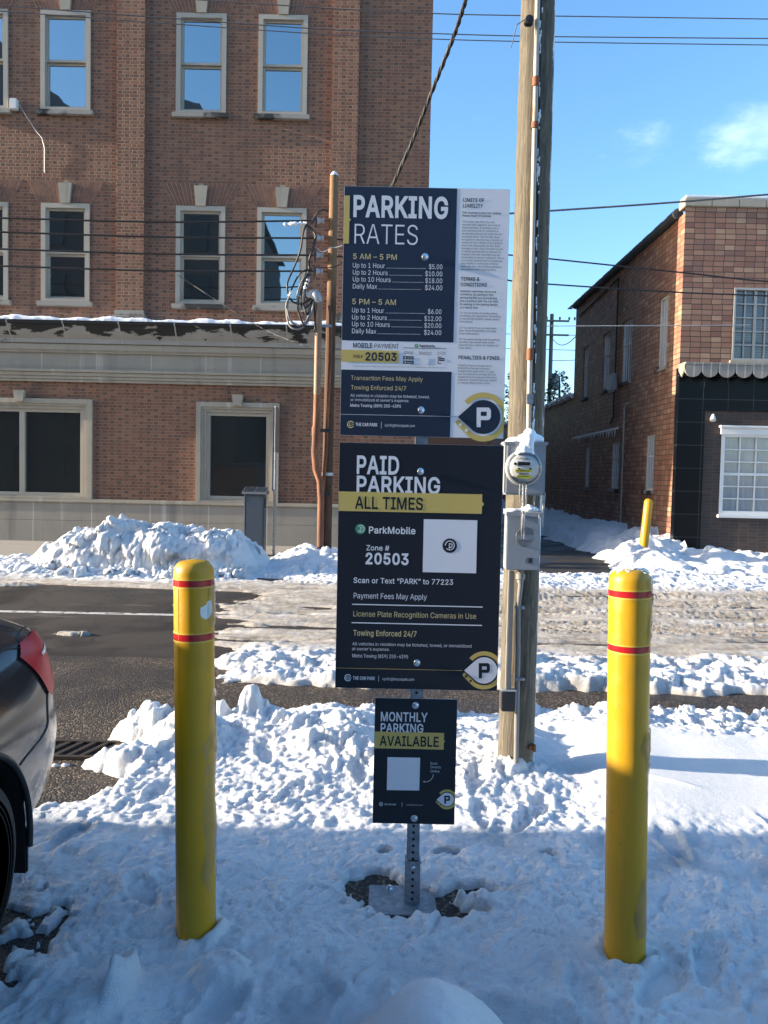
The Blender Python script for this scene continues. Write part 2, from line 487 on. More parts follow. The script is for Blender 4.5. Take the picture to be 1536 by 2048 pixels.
def wood_mat(name, light, dark, frost=False, grain=1.0, tone_z=None):
    t = NT(name)
    o = t.obj()
    s = t.sep(o)
    g1 = t.noise(1.0, t.scale(o, (20 * grain, 20 * grain, 2.6)), detail=8, rough=0.72, dist=2.2)
    g2 = t.noise(1.0, t.scale(o, (110 * grain, 110 * grain, 3.0)), detail=4, rough=0.6)
    c = t.ramp(g1, [(0.30, dark), (0.50, tuple((a + b) / 2 for a, b in zip(light, dark))), (0.70, light)])
    c = t.mix(t.math('MULTIPLY', t.rng(g2, 0.55, 0.75), 0.7), c, tuple(x * 0.6 for x in dark))
    kn, _ = t.voro(1.0, t.scale(o, (5, 5, 1.6)))
    c = t.mix(t.rng(kn, 0.05, 0.09, 1, 0), c, tuple(x * 0.35 for x in dark))
    if tone_z:  # lighter above, darker below
        wz = t.rng(t.math('ADD', s[2], t.math('MULTIPLY', t.math('SUBTRACT', t.noise(3.0), 0.5), 1.2)), *tone_z)
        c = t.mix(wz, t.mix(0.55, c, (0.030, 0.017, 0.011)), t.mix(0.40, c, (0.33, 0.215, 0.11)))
    if frost:   # wind-driven snow stuck to the side away from the sun
        nn = t.sep(t.n('NewGeometry').outputs['Normal'])
        fz = t.math('ADD', nn[0], t.math('MULTIPLY', t.math('SUBTRACT', t.noise(1.0, t.scale(o, (14, 14, 4)), detail=6, rough=0.7), 0.5), 1.3))
        c = t.mix(t.rng(fz, 0.86, 1.05), c, (0.74, 0.77, 0.80))
    return t.done(c, 0.85, t.bump(t.math('ADD', g1, t.math('MULTIPLY', g2, 0.5)), 0.8, 0.008))


M['pole_wood'] = wood_mat('weathered_pole_wood', (0.180, 0.152, 0.105), (0.036, 0.031, 0.026), True)
M['old_wood'] = wood_mat('brown_pole_wood', (0.20, 0.095, 0.040), (0.045, 0.024, 0.015), grain=1.4, tone_z=(4.6, 5.4))
M['cable'] = plain('black_cable', (0.012, 0.012, 0.014), 0.5)
M['wire'] = plain('grey_wire', (0.10, 0.10, 0.11), 0.5)
M['pale_wire'] = plain('pale_wire', (0.45, 0.45, 0.45), 0.5)
M['porcelain'] = plain('brown_porcelain', (0.10, 0.06, 0.05), 0.2, 0.2)
M['grey_porcelain'] = plain('grey_porcelain', (0.45, 0.46, 0.47), 0.25, 0.1)

# car
t = NT('graphite_car_paint')
o = t.obj()
fl = t.noise(900, detail=1)
c = t.mix(fl, (0.020, 0.0205, 0.022), (0.045, 0.0455, 0.048))
gr = t.math('SUBTRACT', t.noise(1.0, t.scale(o, (3, 3, 3)), detail=7, rough=0.7), t.rng(t.sep(o)[2], 0.70, 0.95, 0.0, 0.30))
c = t.mix(t.math('MULTIPLY', t.rng(gr, 0.44, 0.66), 0.30), c, (0.24, 0.215, 0.185))     # dried road salt
M['paint'] = t.done(c, t.rng(gr, 0.35, 0.7, 0.16, 0.40), None, Metallic=0.25, Coat_Weight=0.3, Coat_Roughness=0.08)
M['car_glass'] = glass_mat('car_glass', 0.14, (0.012, 0.013, 0.015), 0.0)
M['trim'] = plain('black_trim', (0.012, 0.012, 0.013), 0.5)
t = NT('red_lamp_lens')
c = t.mix(t.noise(1.0, t.scale(t.obj(), (8, 8, 40)), detail=3), (0.30, 0.006, 0.010), (0.60, 0.02, 0.03))
M['red_lens'] = t.done(c, 0.30, None, Specular_IOR_Level=0.3)
M['clear_lens'] = plain('clear_lamp_lens', (0.70, 0.66, 0.64), 0.12, 0.1)
M['tyre'] = plain('tyre_rubber', (0.018, 0.018, 0.018), 0.8, 0.3, 20, bump=0.4)
M['wheel'] = plain('grey_alloy', (0.16, 0.17, 0.18), 0.35, 0.15, 8, Metallic=0.8)

M['black_tile'] = None
t = NT('black_glass_tile')
o = t.obj(); s_ = t.sep(o)
fz = t.math('FRACT', t.math('DIVIDE', s_[2], 0.485)); fx = t.math('FRACT', t.math('DIVIDE', t.math('ADD', s_[0], 0.02), 0.53))
j = t.math('MAXIMUM', t.math('LESS_THAN', t.math('MINIMUM', fz, t.math('SUBTRACT', 1, fz)), 0.010), t.math('LESS_THAN', t.math('MINIMUM', fx, t.math('SUBTRACT', 1, fx)), 0.008))
c = t.mix(t.math('MULTIPLY', j, 0.6), (0.003, 0.004, 0.006), (0.09, 0.09, 0.09))
drip = t.rng(t.noise(1.0, t.scale(o, (26, 26, 0.9)), detail=4), 0.70, 0.76)
c = t.mix(t.math('MULTIPLY', drip, 0.6), c, (0.42, 0.42, 0.42))
M['black_tile'] = t.done(c, 0.3, None, Specular_IOR_Level=0.22)
M['awning'] = stone_mat('grey_scalloped_metal', (0.30, 0.28, 0.245), joint=0.175, streak=0.3, rough=0.6)
M['roof_tile'] = plain('dark_coping_tile', (0.05, 0.055, 0.06), 0.6, 0.3, 6)
M['needles'] = plain('evergreen_needles', (0.035, 0.055, 0.030), 0.7, 0.5, 3)
M['bark'] = plain('bark', (0.08, 0.06, 0.045), 0.9, 0.3, 10)
M['slate'] = plain('dark_slate', (0.07, 0.072, 0.08), 0.7, 0.3, 4)
M['kiosk'] = plain('slate_grey_kiosk_paint', (0.075, 0.095, 0.115), 0.4, 0.10, 4)
t = NT('solar_cells')
s_ = t.sep(t.obj())
fx = t.math('FRACT', t.math('DIVIDE', s_[0], 0.022))
c = t.mix(t.math('LESS_THAN', fx, 0.12), (0.02, 0.026, 0.034), (0.13, 0.14, 0.15))
M['solar'] = t.done(c, 0.15)
t = NT('meter_face')
s_ = t.sep(t.obj())
M['meter_face'] = plain('meter_face', (0.62, 0.64, 0.63), 0.4, 0.06)
M['label_yellow'] = plain('yellow_label', (0.72, 0.66, 0.05), 0.5, 0.2, 60)
M['lcd'] = plain('dark_display', (0.035, 0.035, 0.03), 0.2)
M['grate'] = plain('cast_iron', (0.035, 0.026, 0.019), 0.6, 0.3, 20)

# ------------------------------------------------------------------ mesh helpers


def tag(o, label=None, cat=None, group=None, kind=None):
    for k, v in (('label', label), ('category', cat), ('group', group), ('kind', kind)):
        if v:
            o[k] = v
    return o


def root(name, loc, label, cat, group=None):
    o = bpy.data.objects.new(name, None)
    o.empty_display_size = 0.1
    o.location = loc
    COL.objects.link(o)
    return tag(o, label, cat, group)


def origin_of(o):
    p = Vector((0, 0, 0))
    while o is not None:
        p += o.location
        o = o.parent
    return p


class MB:
    """collects shapes in world coordinates; obj() links them as ONE mesh object"""

    def __init__(self):
        self.v, self.f = [], []

    def add(self, vs, fs):
        k = len(self.v)
        self.v += [tuple(p) for p in vs]
        self.f += [tuple(i + k for i in f) for f in fs]
        return self

    def box(self, x0, x1, y0, y1, z0, z1, bev=0.0):
        if bev > 0:
            b = bmesh.new()
            bmesh.ops.create_cube(b, size=1)
            for v in b.verts:
                v.co = (x0 + (v.co.x + .5) * (x1 - x0), y0 + (v.co.y + .5) * (y1 - y0), z0 + (v.co.z + .5) * (z1 - z0))
            bmesh.ops.bevel(b, geom=b.edges[:], offset=bev, segments=2, affect='EDGES')
            b.verts.index_update()
            self.add([v.co for v in b.verts], [[v.index for v in f.verts] for f in b.faces])
            b.free()
            return self
        vs = [(x, y, z) for z in (z0, z1) for y in (y0, y1) for x in (x0, x1)]
        return self.add(vs, [(0, 2, 3, 1), (4, 5, 7, 6), (0, 1, 5, 4), (2, 6, 7, 3), (0, 4, 6, 2), (1, 3, 7, 5)])

    def tube(self, pts, r, n=10, caps=True):
        pts = [Vector(p) for p in pts]
        rs = r if isinstance(r, (list, tuple)) else [r] * len(pts)
        up = Vector((0, 0, 1))
        t0 = (pts[1] - pts[0]).normalized()
        a = t0.cross(up)
        if a.length < 1e-4:
            a = t0.cross(Vector((0, 1, 0)))
        a.normalize()
        vs, fs = [], []
        for i, p in enumerate(pts):
            d = (pts[min(i + 1, len(pts) - 1)] - pts[max(i - 1, 0)]).normalized()
            a = (a - d * a.dot(d)).normalized()
            b = d.cross(a)
            for k in range(n):
                w = 2 * math.pi * k / n
                vs.append(p + (a * math.cos(w) + b * math.sin(w)) * rs[i])
        for i in range(len(pts) - 1):
            for k in range(n):
                k2 = (k + 1) % n
                fs.append((i * n + k, i * n + k2, (i + 1) * n + k2, (i + 1) * n + k))
        if caps:
            fs.append(tuple(range(n - 1, -1, -1)))
            fs.append(tuple((len(pts) - 1) * n + k for k in range(n)))
        return self.add(vs, fs)

    def lathe(self, base, axis, prof, n=32):
        """prof: (distance along axis, radius)"""
        base, axis = Vector(base), Vector(axis).normalized()
        a = axis.orthogonal().normalized()
        b = axis.cross(a)
        vs, fs = [], []
        for h, r in prof:
            for k in range(n):
                w = 2 * math.pi * k / n
                vs.append(base + axis * h + (a * math.cos(w) + b * math.sin(w)) * max(r, 1e-5))
        for i in range(len(prof) - 1):
            for k in range(n):
                k2 = (k + 1) % n
                fs.append((i * n + k, i * n + k2, (i + 1) * n + k2, (i + 1) * n + k))
        fs.append(tuple(range(n - 1, -1, -1)))
        fs.append(tuple((len(prof) - 1) * n + k for k in range(n)))
        return self.add(vs, fs)

    def prism(self, poly, y0, y1):
        """polygon of (x, z), extruded along y"""
        n = len(poly)
        vs = [(x, y0, z) for x, z in poly] + [(x, y1, z) for x, z in poly]
        fs = [tuple(range(n)), tuple(range(2 * n - 1, n - 1, -1))]
        fs += [(i, i + n, (i + 1) % n + n, (i + 1) % n) for i in range(n)]
        return self.add(vs, fs)

    def prism_x(self, poly, x0, x1):
        """polygon of (y, z), extruded along x"""
        n = len(poly)
        vs = [(x0, y, z) for y, z in poly] + [(x1, y, z) for y, z in poly]
        fs = [tuple(range(n - 1, -1, -1)), tuple(range(n, 2 * n))]
        fs += [(i, (i + 1) % n, (i + 1) % n + n, i + n) for i in range(n)]
        return self.add(vs, fs)

    def ring(self, x0, x1, z0, z1, w, y0, y1, wb=None):
        """a rectangular frame in the xz plane with mitred, non-overlapping bars"""
        wb = w if wb is None else wb
        self.box(x0, x1, y0, y1, z1 - w, z1)
        self.box(x0, x1, y0, y1, z0, z0 + wb)
        self.box(x0, x0 + w, y0, y1, z0 + wb, z1 - w)
        return self.box(x1 - w, x1, y0, y1, z0 + wb, z1 - w)

    def obj(self, name, m, parent=None, smooth=35):
        me = bpy.data.meshes.new(name)
        off = origin_of(parent) if parent is not None else Vector((0, 0, 0))
        me.from_pydata([(x - off.x, y - off.y, z - off.z) for x, y, z in self.v], [], self.f)
        me.validate()
        if smooth:
            me.polygons.foreach_set('use_smooth', [True] * len(me.polygons))
            me.set_sharp_from_angle(angle=RAD(smooth))
        me.materials.append(m)
        o = bpy.data.objects.new(name, me)
        COL.objects.link(o)
        o.parent = parent
        return o


def fix_normals(o):
    b = bmesh.new()
    b.from_mesh(o.data)
    bmesh.ops.recalc_face_normals(b, faces=b.faces[:])
    b.to_mesh(o.data)
    b.free()
    return o


def copy_tree(o, parent=None):
    c = o.copy()
    COL.objects.link(c)
    c.parent = parent
    for ch in list(o.children):
        copy_tree(ch, c)
    return c


# ------------------------------------------------------------------ noise on arrays


def h2(ix, iy, seed):
    a = (ix.astype(np.int64) * 374761393 + iy.astype(np.int64) * 668265263 + seed * 974634777) & 0xFFFFFFFF
    a = ((a ^ (a >> 13)) * 1274126177) & 0xFFFFFFFF
    a = a ^ (a >> 16)
    return (a & 0xFFFFFF) / float(0xFFFFFF)


def gn(x, y, seed=0):
    """gradient noise, about -1..1"""
    ix, iy = np.floor(x), np.floor(y)
    fx, fy = x - ix, y - iy
    ux, uy = fx ** 3 * (fx * (fx * 6 - 15) + 10), fy ** 3 * (fy * (fy * 6 - 15) + 10)

    def g(dx, dy):
        a = h2(ix + dx, iy + dy, seed) * (2 * math.pi)
        return np.cos(a) * (fx - dx) + np.sin(a) * (fy - dy)
    n0 = g(0, 0) * (1 - ux) + g(1, 0) * ux
    n1 = g(0, 1) * (1 - ux) + g(1, 1) * ux
    return (n0 * (1 - uy) + n1 * uy) * 1.5


def fbm(x, y, o=4, seed=0, k=0.5):
    s, a, t = 0, 1.0, 0
    for i in range(o):
        s = s + gn(x * 2 ** i + 17.3 * i, y * 2 ** i - 9.1 * i, seed + i) * a
        t += a
        a *= k
    return s / t


def clods(x, y, size, seed, density=0.8, flat=1.0):
    """heap of rounded lumps, 0..1"""
    X, Y = x / size, y / size
    ix, iy = np.floor(X), np.floor(Y)
    best = np.zeros_like(X)
    for dx in (-1, 0, 1):
        for dy in (-1, 0, 1):
            jx, jy = ix + dx, iy + dy
            cx, cy = jx + h2(jx, jy, seed), jy + h2(jx, jy, seed + 1)
            r = 0.30 + 0.45 * h2(jx, jy, seed + 2)
            on = h2(jx, jy, seed + 3) < density
            an = h2(jx, jy, seed + 4) * math.pi
            el = 0.65 + 0.7 * h2(jx, jy, seed + 5)
            ax, ay = X - cx, Y - cy
            u = (ax * np.cos(an) + ay * np.sin(an)) / el
            v = (-ax * np.sin(an) + ay * np.cos(an)) * el
            d = (u * u + v * v) / (r * r)
            h = np.sqrt(np.clip(1 - d, 0, 1)) * r / 0.75
            h = np.minimum(h * (1 + 0.3 * flat), 0.35 + 0.65 * h2(jx, jy, seed + 6))
            best = np.maximum(best, np.where(on, h, 0))
    return best


def ss(a, b, x):
    t = np.clip((x - a) / (b - a), 0, 1)
    return t * t * (3 - 2 * t)


def gauss(x, y, cx, cy, sx, sy):
    return np.exp(-(((x - cx) / sx) ** 2 + ((y - cy) / sy) ** 2))


def heightfield(name, xs, ys, Z, mat, cut=None, attrs=None, DY=None):
    ny, nx = Z.shape
    X, Y = np.meshgrid(xs, ys)
    if DY is not None:
        Y = Y + DY
    idx = np.arange(nx * ny).reshape(ny, nx)
    q = np.stack([idx[:-1, :-1], idx[:-1, 1:], idx[1:, 1:], idx[1:, :-1]], -1).reshape(-1, 4)
    if cut is not None:
        zq = Z.reshape(-1)[q].max(axis=1)
        q = q[zq > cut]
    used = np.unique(q)
    re = np.full(nx * ny, -1)
    re[used] = np.arange(len(used))
    q = re[q]
    co = np.stack([X.reshape(-1)[used], Y.reshape(-1)[used], Z.reshape(-1)[used]], -1)
    me = bpy.data.meshes.new(name)
    me.vertices.add(len(co))
    me.vertices.foreach_set('co', co.reshape(-1))
    me.loops.add(len(q) * 4)
    me.loops.foreach_set('vertex_index', q.reshape(-1).astype(np.int32))
    me.polygons.add(len(q))
    me.polygons.foreach_set('loop_start', np.arange(0, len(q) * 4, 4, dtype=np.int32))
    me.polygons.foreach_set('loop_total', np.full(len(q), 4, dtype=np.int32))
    me.update(calc_edges=True)
    me.polygons.foreach_set('use_smooth', np.ones(len(q), dtype=bool))
    for k, A in (attrs or {}).items():
        a = me.attributes.new(k, 'FLOAT', 'POINT')
        a.data.foreach_set('value', np.ascontiguousarray(A.reshape(-1)[used], dtype=np.float32))
    me.validate()
    me.materials.append(mat)
    o = bpy.data.objects.new(name, me)
    COL.objects.link(o)
    return o


# ------------------------------------------------------------------ the ground and the snow on it
g = MB()
g.add([(-400, -400, 0), (400, -400, 0), (400, 600, 0), (-400, 600, 0)], [(0, 1, 2, 3)])
tag(g.obj('ground', M['asphalt'], smooth=0), kind='structure')
g = MB().box(-60, 1.3, 12.9, 16.46, -0.05, 0.10).box(4.7, 60, 12.9, 15.9, -0.05, 0.10)
tag(g.obj('pavement', M['concrete'], smooth=0), kind='structure')

POST = P(823, 1838, 2.86); POST.z = 0
LB = P(392, 1882, 2.61); RBX = P(1249, 1925, 2.535)
UP_BASE = P(1031, 1537, 4.12)


def lot_snow():
    dx = 0.0105
    xs = np.arange(-4.4, 5.2, dx)
    ys = np.concatenate([np.arange(1.05, 3.6, 0.0095), np.arange(3.6, 5.75, 0.0115)])
    x, y = np.meshgrid(xs, ys)
    wx = x + 0.05 * gn(x * 5, y * 5, 40) + 0.016 * gn(x * 19, y * 19, 42) + 0.007 * gn(x * 43, y * 43, 142)
    wy = y + 0.05 * gn(x * 5, y * 5, 41) + 0.016 * gn(x * 19, y * 19, 43) + 0.007 * gn(x * 43, y * 43, 143)
    rough = fbm(x * 26, y * 26, 4, 150, 0.68)
    crumb = np.abs(fbm(wx * 13, wy * 13, 4, 160, 0.62))
    big = fbm(x * 1.1, y * 1.1, 3, 3)
    med = fbm(wx * 4.2, wy * 4.2, 4, 5)
    fin = fbm(wx * 17, wy * 17, 4, 9, 0.6)
    # trampled near part: packed, knobbly, with smooth icy flats
    c1 = clods(wx, wy, 0.11, 50, 0.55)
    c2 = clods(wx, wy, 0.045, 60, 0.6)
    c3 = clods(wx, wy, 0.021, 70, 0.6)
    flatice = ss(0.05, 0.35, fbm(x * 1.7 + 3, y * 1.7, 3, 77))
    flatice = np.maximum(flatice, gauss(x, y, 0.30, 2.42, 0.36, 0.14))
    z = 0.032 + 0.018 * big + 0.015 * med + 0.012 * fin + (0.010 * c1 + 0.007 * c2 + 0.004 * c3 + (0.006 + 0.014 * ss(-0.3, 0.4, fbm(x * 1.9 - 3, y * 2.3, 3, 173))) * rough - 0.014 * crumb) * (1 - 0.75 * flatice)
    tracks = fbm(x * 2.2 + 0.4 * med, y * 7.5, 3, 90)
    z += 0.012 * tracks * (1 - flatice)
    # ploughed berm between the lot and the gutter
    bm = ss(3.38, 3.95, y + 0.12 * gn(x * 2, y, 21)) * (1 - ss(0.75, 1.15, x + 0.15 * gn(y * 3, x, 22)))
    ridge = np.exp(-((y - 4.42 - 0.12 * gn(x * 1.3, 0 * y, 23)) / 0.36) ** 2)
    low = 1 - 0.72 * ss(4.5, 5.15, y)
    k1 = clods(wx, wy, 0.20, 110, 0.7)
    k2 = clods(wx + 3, wy, 0.09, 120, 0.75)
    k3 = clods(wx, wy + 7, 0.042, 130, 0.7)
    k4 = clods(wx, wy + 2, 0.019, 140, 0.7)
    k0 = clods(wx - 2, wy + 1, 0.34, 100, 0.75)
    rear = ss(3.95, 4.55, y + 0.25 * gn(x * 1.7, y * 1.7, 26))
    lump = rear * (0.13 * k0 + 0.085 * k1 + 0.026 * k2 + 0.010 * k3) + (1 - rear) * (0.016 * k1 + 0.012 * k2 + 0.010 * k3 + 0.006 * k4 + 0.028 * np.abs(gn(x * 3.1, y * 5.5, 27)))
    calm = 0.30 + 0.70 * ss(-0.25, 0.30, fbm(x * 1.5 + 5, y * 2.1, 3, 170))      # lumps come in drifts, between trodden flats
    z += 0.004 * bm * fbm(x * 48, y * 48, 2, 172, 0.7)
    z += bm * low * (0.012 + 0.060 * ridge * (0.8 + 0.7 * gn(x * 2.4, y * 2.4, 25)) + 0.72 * calm * lump * (0.50 + 0.50 * ss(3.7, 4.3, y)) + (0.004 + 0.007 * calm) * rough - 0.008 * calm * crumb + 0.014 * fbm(x * 2.2, y * 7.0, 3, 171))
    for bx_, by_ in ((LB.x, LB.y), (RBX.x, RBX.y)):       # a collar of packed snow at each foot
        dd = np.sqrt((x - bx_) ** 2 + (y - by_) ** 2)
        z += 0.030 * np.exp(-((dd - 0.085) / 0.028) ** 2) * (0.6 + 0.9 * gn(x * 14, y * 14, 174))
    # boot prints
    fr_ = random.Random(4)
    for _ in range(46):
        fx, fy, fa = fr_.uniform(-1.5, 2.0), fr_.uniform(1.7, 4.2), fr_.gauss(1.4, 0.5)
        u = (x - fx) * math.cos(fa) + (y - fy) * math.sin(fa); v = -(x - fx) * math.sin(fa) + (y - fy) * math.cos(fa)
        q = (u / 0.145) ** 2 + (v / (0.052 + 0.018 * u / 0.145)) ** 2 + 0.25 * rough
        dp = fr_.uniform(0.010, 0.026)
        z += np.where(q < 4, -dp * (1 - ss(0.45, 1.1, q)) + 0.010 * np.exp(-((q - 1.5) / 0.5) ** 2) * (0.5 + c2), 0)
    # single blocks that stand out of the berm
    for bx, by, bh, br in ((-0.83, 4.92, 0.17, 0.09), (-0.70, 4.95, 0.06, 0.12), (-1.05, 4.90, 0.10, 0.08), (-0.47, 4.55, 0.10, 0.11), (-0.60, 4.55, 0.09, 0.05),
                           (0.42, 5.1, 0.10, 0.10), (0.95, 5.18, 0.10, 0.12), (1.32, 5.22, 0.07, 0.10), (1.95, 5.22, 0.09, 0.12), (2.65, 5.2, 0.15, 0.12), (-1.40, 4.55, 0.08, 0.12), (-1.36, 4.12, 0.06, 0.15)):
        d = np.sqrt((x - bx) ** 2 + (y - by) ** 2 * 1.2 + 1e-9) + 0.035 * gn(x * 12, y * 12, 31) + 0.02 * gn(x * 27, y * 27, 32)
        z += bh * (1 - ss(br * 0.10, br * 1.35, d))
    # untouched blanket to the right of the pole, clods along its far edge
    sm = ss(0.85, 1.3, x + 0.12 * gn(y * 2.5, x * 2, 33)) * ss(3.25, 3.75, y + 0.10 * gn(x * 1.6, y, 34))
    smooth_z = 0.105 - 0.030 * ss(1.2, 2.2, x) + 0.018 * gn(x * 0.9, y * 0.9, 35) + 0.012 * gn(x * 2.1, y * 2.1, 36) + 0.0012 * fin
    smooth_z += 0.035 * ss(4.2, 4.8, y)
    rim = ss(4.55, 4.85, y + 0.14 * gn(x * 1.8, y * 2, 37))
    smooth_z = smooth_z * (1 - 0.55 * rim) + rim * (0.055 * k1 + 0.040 * k2 + 0.018 * k3 + 0.006 * k4 + 0.008 * rough)
    # a crease where the crust broke
    cr = np.abs((y - 3.98) + 0.42 * (x - 1.25) + 0.02 * gn(x * 4, y * 4, 38))
    smooth_z += 0.014 * np.exp(-(cr / 0.018) ** 2) * ss(0.95, 1.1, x) * (1 - ss(1.5, 1.7, x))
    z = z * (1 - sm) + smooth_z * sm
    # heaps round the bollards and the pole
    z -= 0.022 * gauss(x, y, LB.x, LB.y - 0.06, 0.16, 0.16)
    z += 0.05 * gauss(x, y, -0.82, 2.20, 0.14, 0.10) + 0.11 * ss(0.3, 0.75, gauss(x + 0.02 * gn(x * 14, y * 14, 28), y, -0.765, 2.27, 0.050, 0.11)) * (0.8 + 0.4 * gn(x * 9, y * 9, 29)) + 0.055 * ss(0.25, 0.8, gauss(x, y, -0.49, 2.36, 0.10, 0.10))
    z -= 0.016 * gauss(x, y, RBX.x, RBX.y - 0.06, 0.16, 0.16)
    z += 0.05 * gauss(x, y, UP_BASE.x, UP_BASE.y - 0.08, 0.17, 0.12) * (0.6 + k2)
    # smooth mound in front
    mr_ = ((x - 0.165) / 0.235) ** 2 + ((y - 1.87) / 0.27) ** 2 + 0.10 * gn(x * 5, y * 5, 39)
    mr_ = np.maximum(mr_, 0)
    md = 0.315 * np.exp(-mr_ ** 1.25 * 0.9)
    z = np.maximum(z * (1 - 0.6 * ss(0.05, 0.14, md)) + 0.004 * fin * ss(0.05, 0.14, md), z * 0.15 + md + 0.0040 * fin + 0.006 * med + 0.002 * rough)
    # right corner of the lot rises gently
    z += 0.03 * ss(0.9, 1.9, x) * (1 - ss(2.2, 2.7, y))
    z = np.maximum(z, 0.006 + 0.004 * fin)
    # snow shovelled off the sign foot: bare dark patches
    def hole(cx, cy, sx, sy, dep, nz=0.5):
        d = np.sqrt(((x - cx) / sx) ** 2 + ((y - cy) / sy) ** 2) + nz * (0.8 * gn(x * 9, y * 9, 44) + 0.55 * gn(x * 24, y * 24, 45))
        return dep * (1 - ss(0.65, 1.15, d))
    px_, py_ = POST.x, POST.y
    z -= hole(px_, py_ - 0.02, 0.17, 0.115, 0.085, 0.42)
    z -= hole(px_ - 0.15, py_ + 0.08, 0.13, 0.10, 0.075)
    z -= hole(px_ + 0.24, py_ + 0.06, 0.12, 0.055, 0.10, 0.35)
    z -= hole(px_ + 0.19, py_ - 0.085, 0.09, 0.03, 0.10, 0.35)
    z -= hole(px_ - 0.105, py_ + 0.36, 0.033, 0.028, 0.11, 0.25)
    z -= hole(px_ + 0.16, py_ + 0.37, 0.055, 0.016, 0.09, 0.15)
    z -= hole(px_ + 0.60, py_ + 0.37, 0.04, 0.02, 0.07, 0.3)
    # open patches by the car's wheel
    z -= hole(-1.32, 2.45, 0.18, 0.30, 0.075, 0.9) + hole(-1.12, 2.62, 0.02, 0.15, 0.06, 0.6)
    # edges: towards the bare lot on the left, and the gutter
    n1 = 0.16 * gn(y * 3.1, x * 3.1, 46) + 0.09 * gn(y * 8, x * 8, 47) + 0.05 * gn(x * 19, y * 19, 48)
    xl = np.interp(y, [3.3, 3.45, 3.7, 4.0, 4.15, 4.35, 4.55, 4.75, 4.95, 5.2, 5.5], [-9, -1.9, -1.55, -1.45, -1.75, -1.35, -1.62, -1.62, -1.35, -0.95, 2.9])
    e1 = ss(-0.10, 0.24, x - xl - n1)
    yb = 5.24 + 0.10 * gn(x * 2.2, 0 * y, 49) + 0.05 * gn(x * 7, y * 7, 51) + 0.03 * gn(x * 18, y * 18, 52) - 0.10 * np.exp(-((x - 1.62) / 0.28) ** 2)
    e2 = 1 - ss(-0.06, 0.06, y - yb)
    e = e1 * e2
    z = z * e - 0.05 * (1 - e)
    dirt = 0.10 * ss(0.25, 0.6, fbm(x * 2.3, y * 2.3, 4, 55)) * (1 - sm) + 0.30 * gauss(x, y, px_, py_, 0.34, 0.22)
    dirt += 0.32 * ss(0.02, -0.02, z) + 0.22 * gauss(x, y, -1.05, 4.62, 0.09, 0.07)
    ice = flatice * (1 - bm) * (1 - sm) * 0.85 * (1 - ss(0.06, 0.14, md))
    return heightfield('snow_cover', xs, ys, z, M['snow'], -0.012, {'dirt': np.clip(dirt, 0, 1), 'ice': np.clip(ice, 0, 1)})


tag(lot_snow(), kind='structure')


def near_snow_behind():
    xs = np.arange(-14, 14, 0.12); ys = np.arange(-13, 1.3, 0.12)
    x, y = np.meshgrid(xs, ys)
    z = 0.025 + 0.02 * fbm(x, y, 4, 2) + 0.012 * clods(x, y, 0.5, 3)
    z = np.where(y > 1.08, -0.02, z)
    return heightfield('snow_field', xs, ys, z, M['snow'], None, {'dirt': 0.25 + 0 * x, 'ice': 0 * x})


tag(near_snow_behind(), kind='structure')


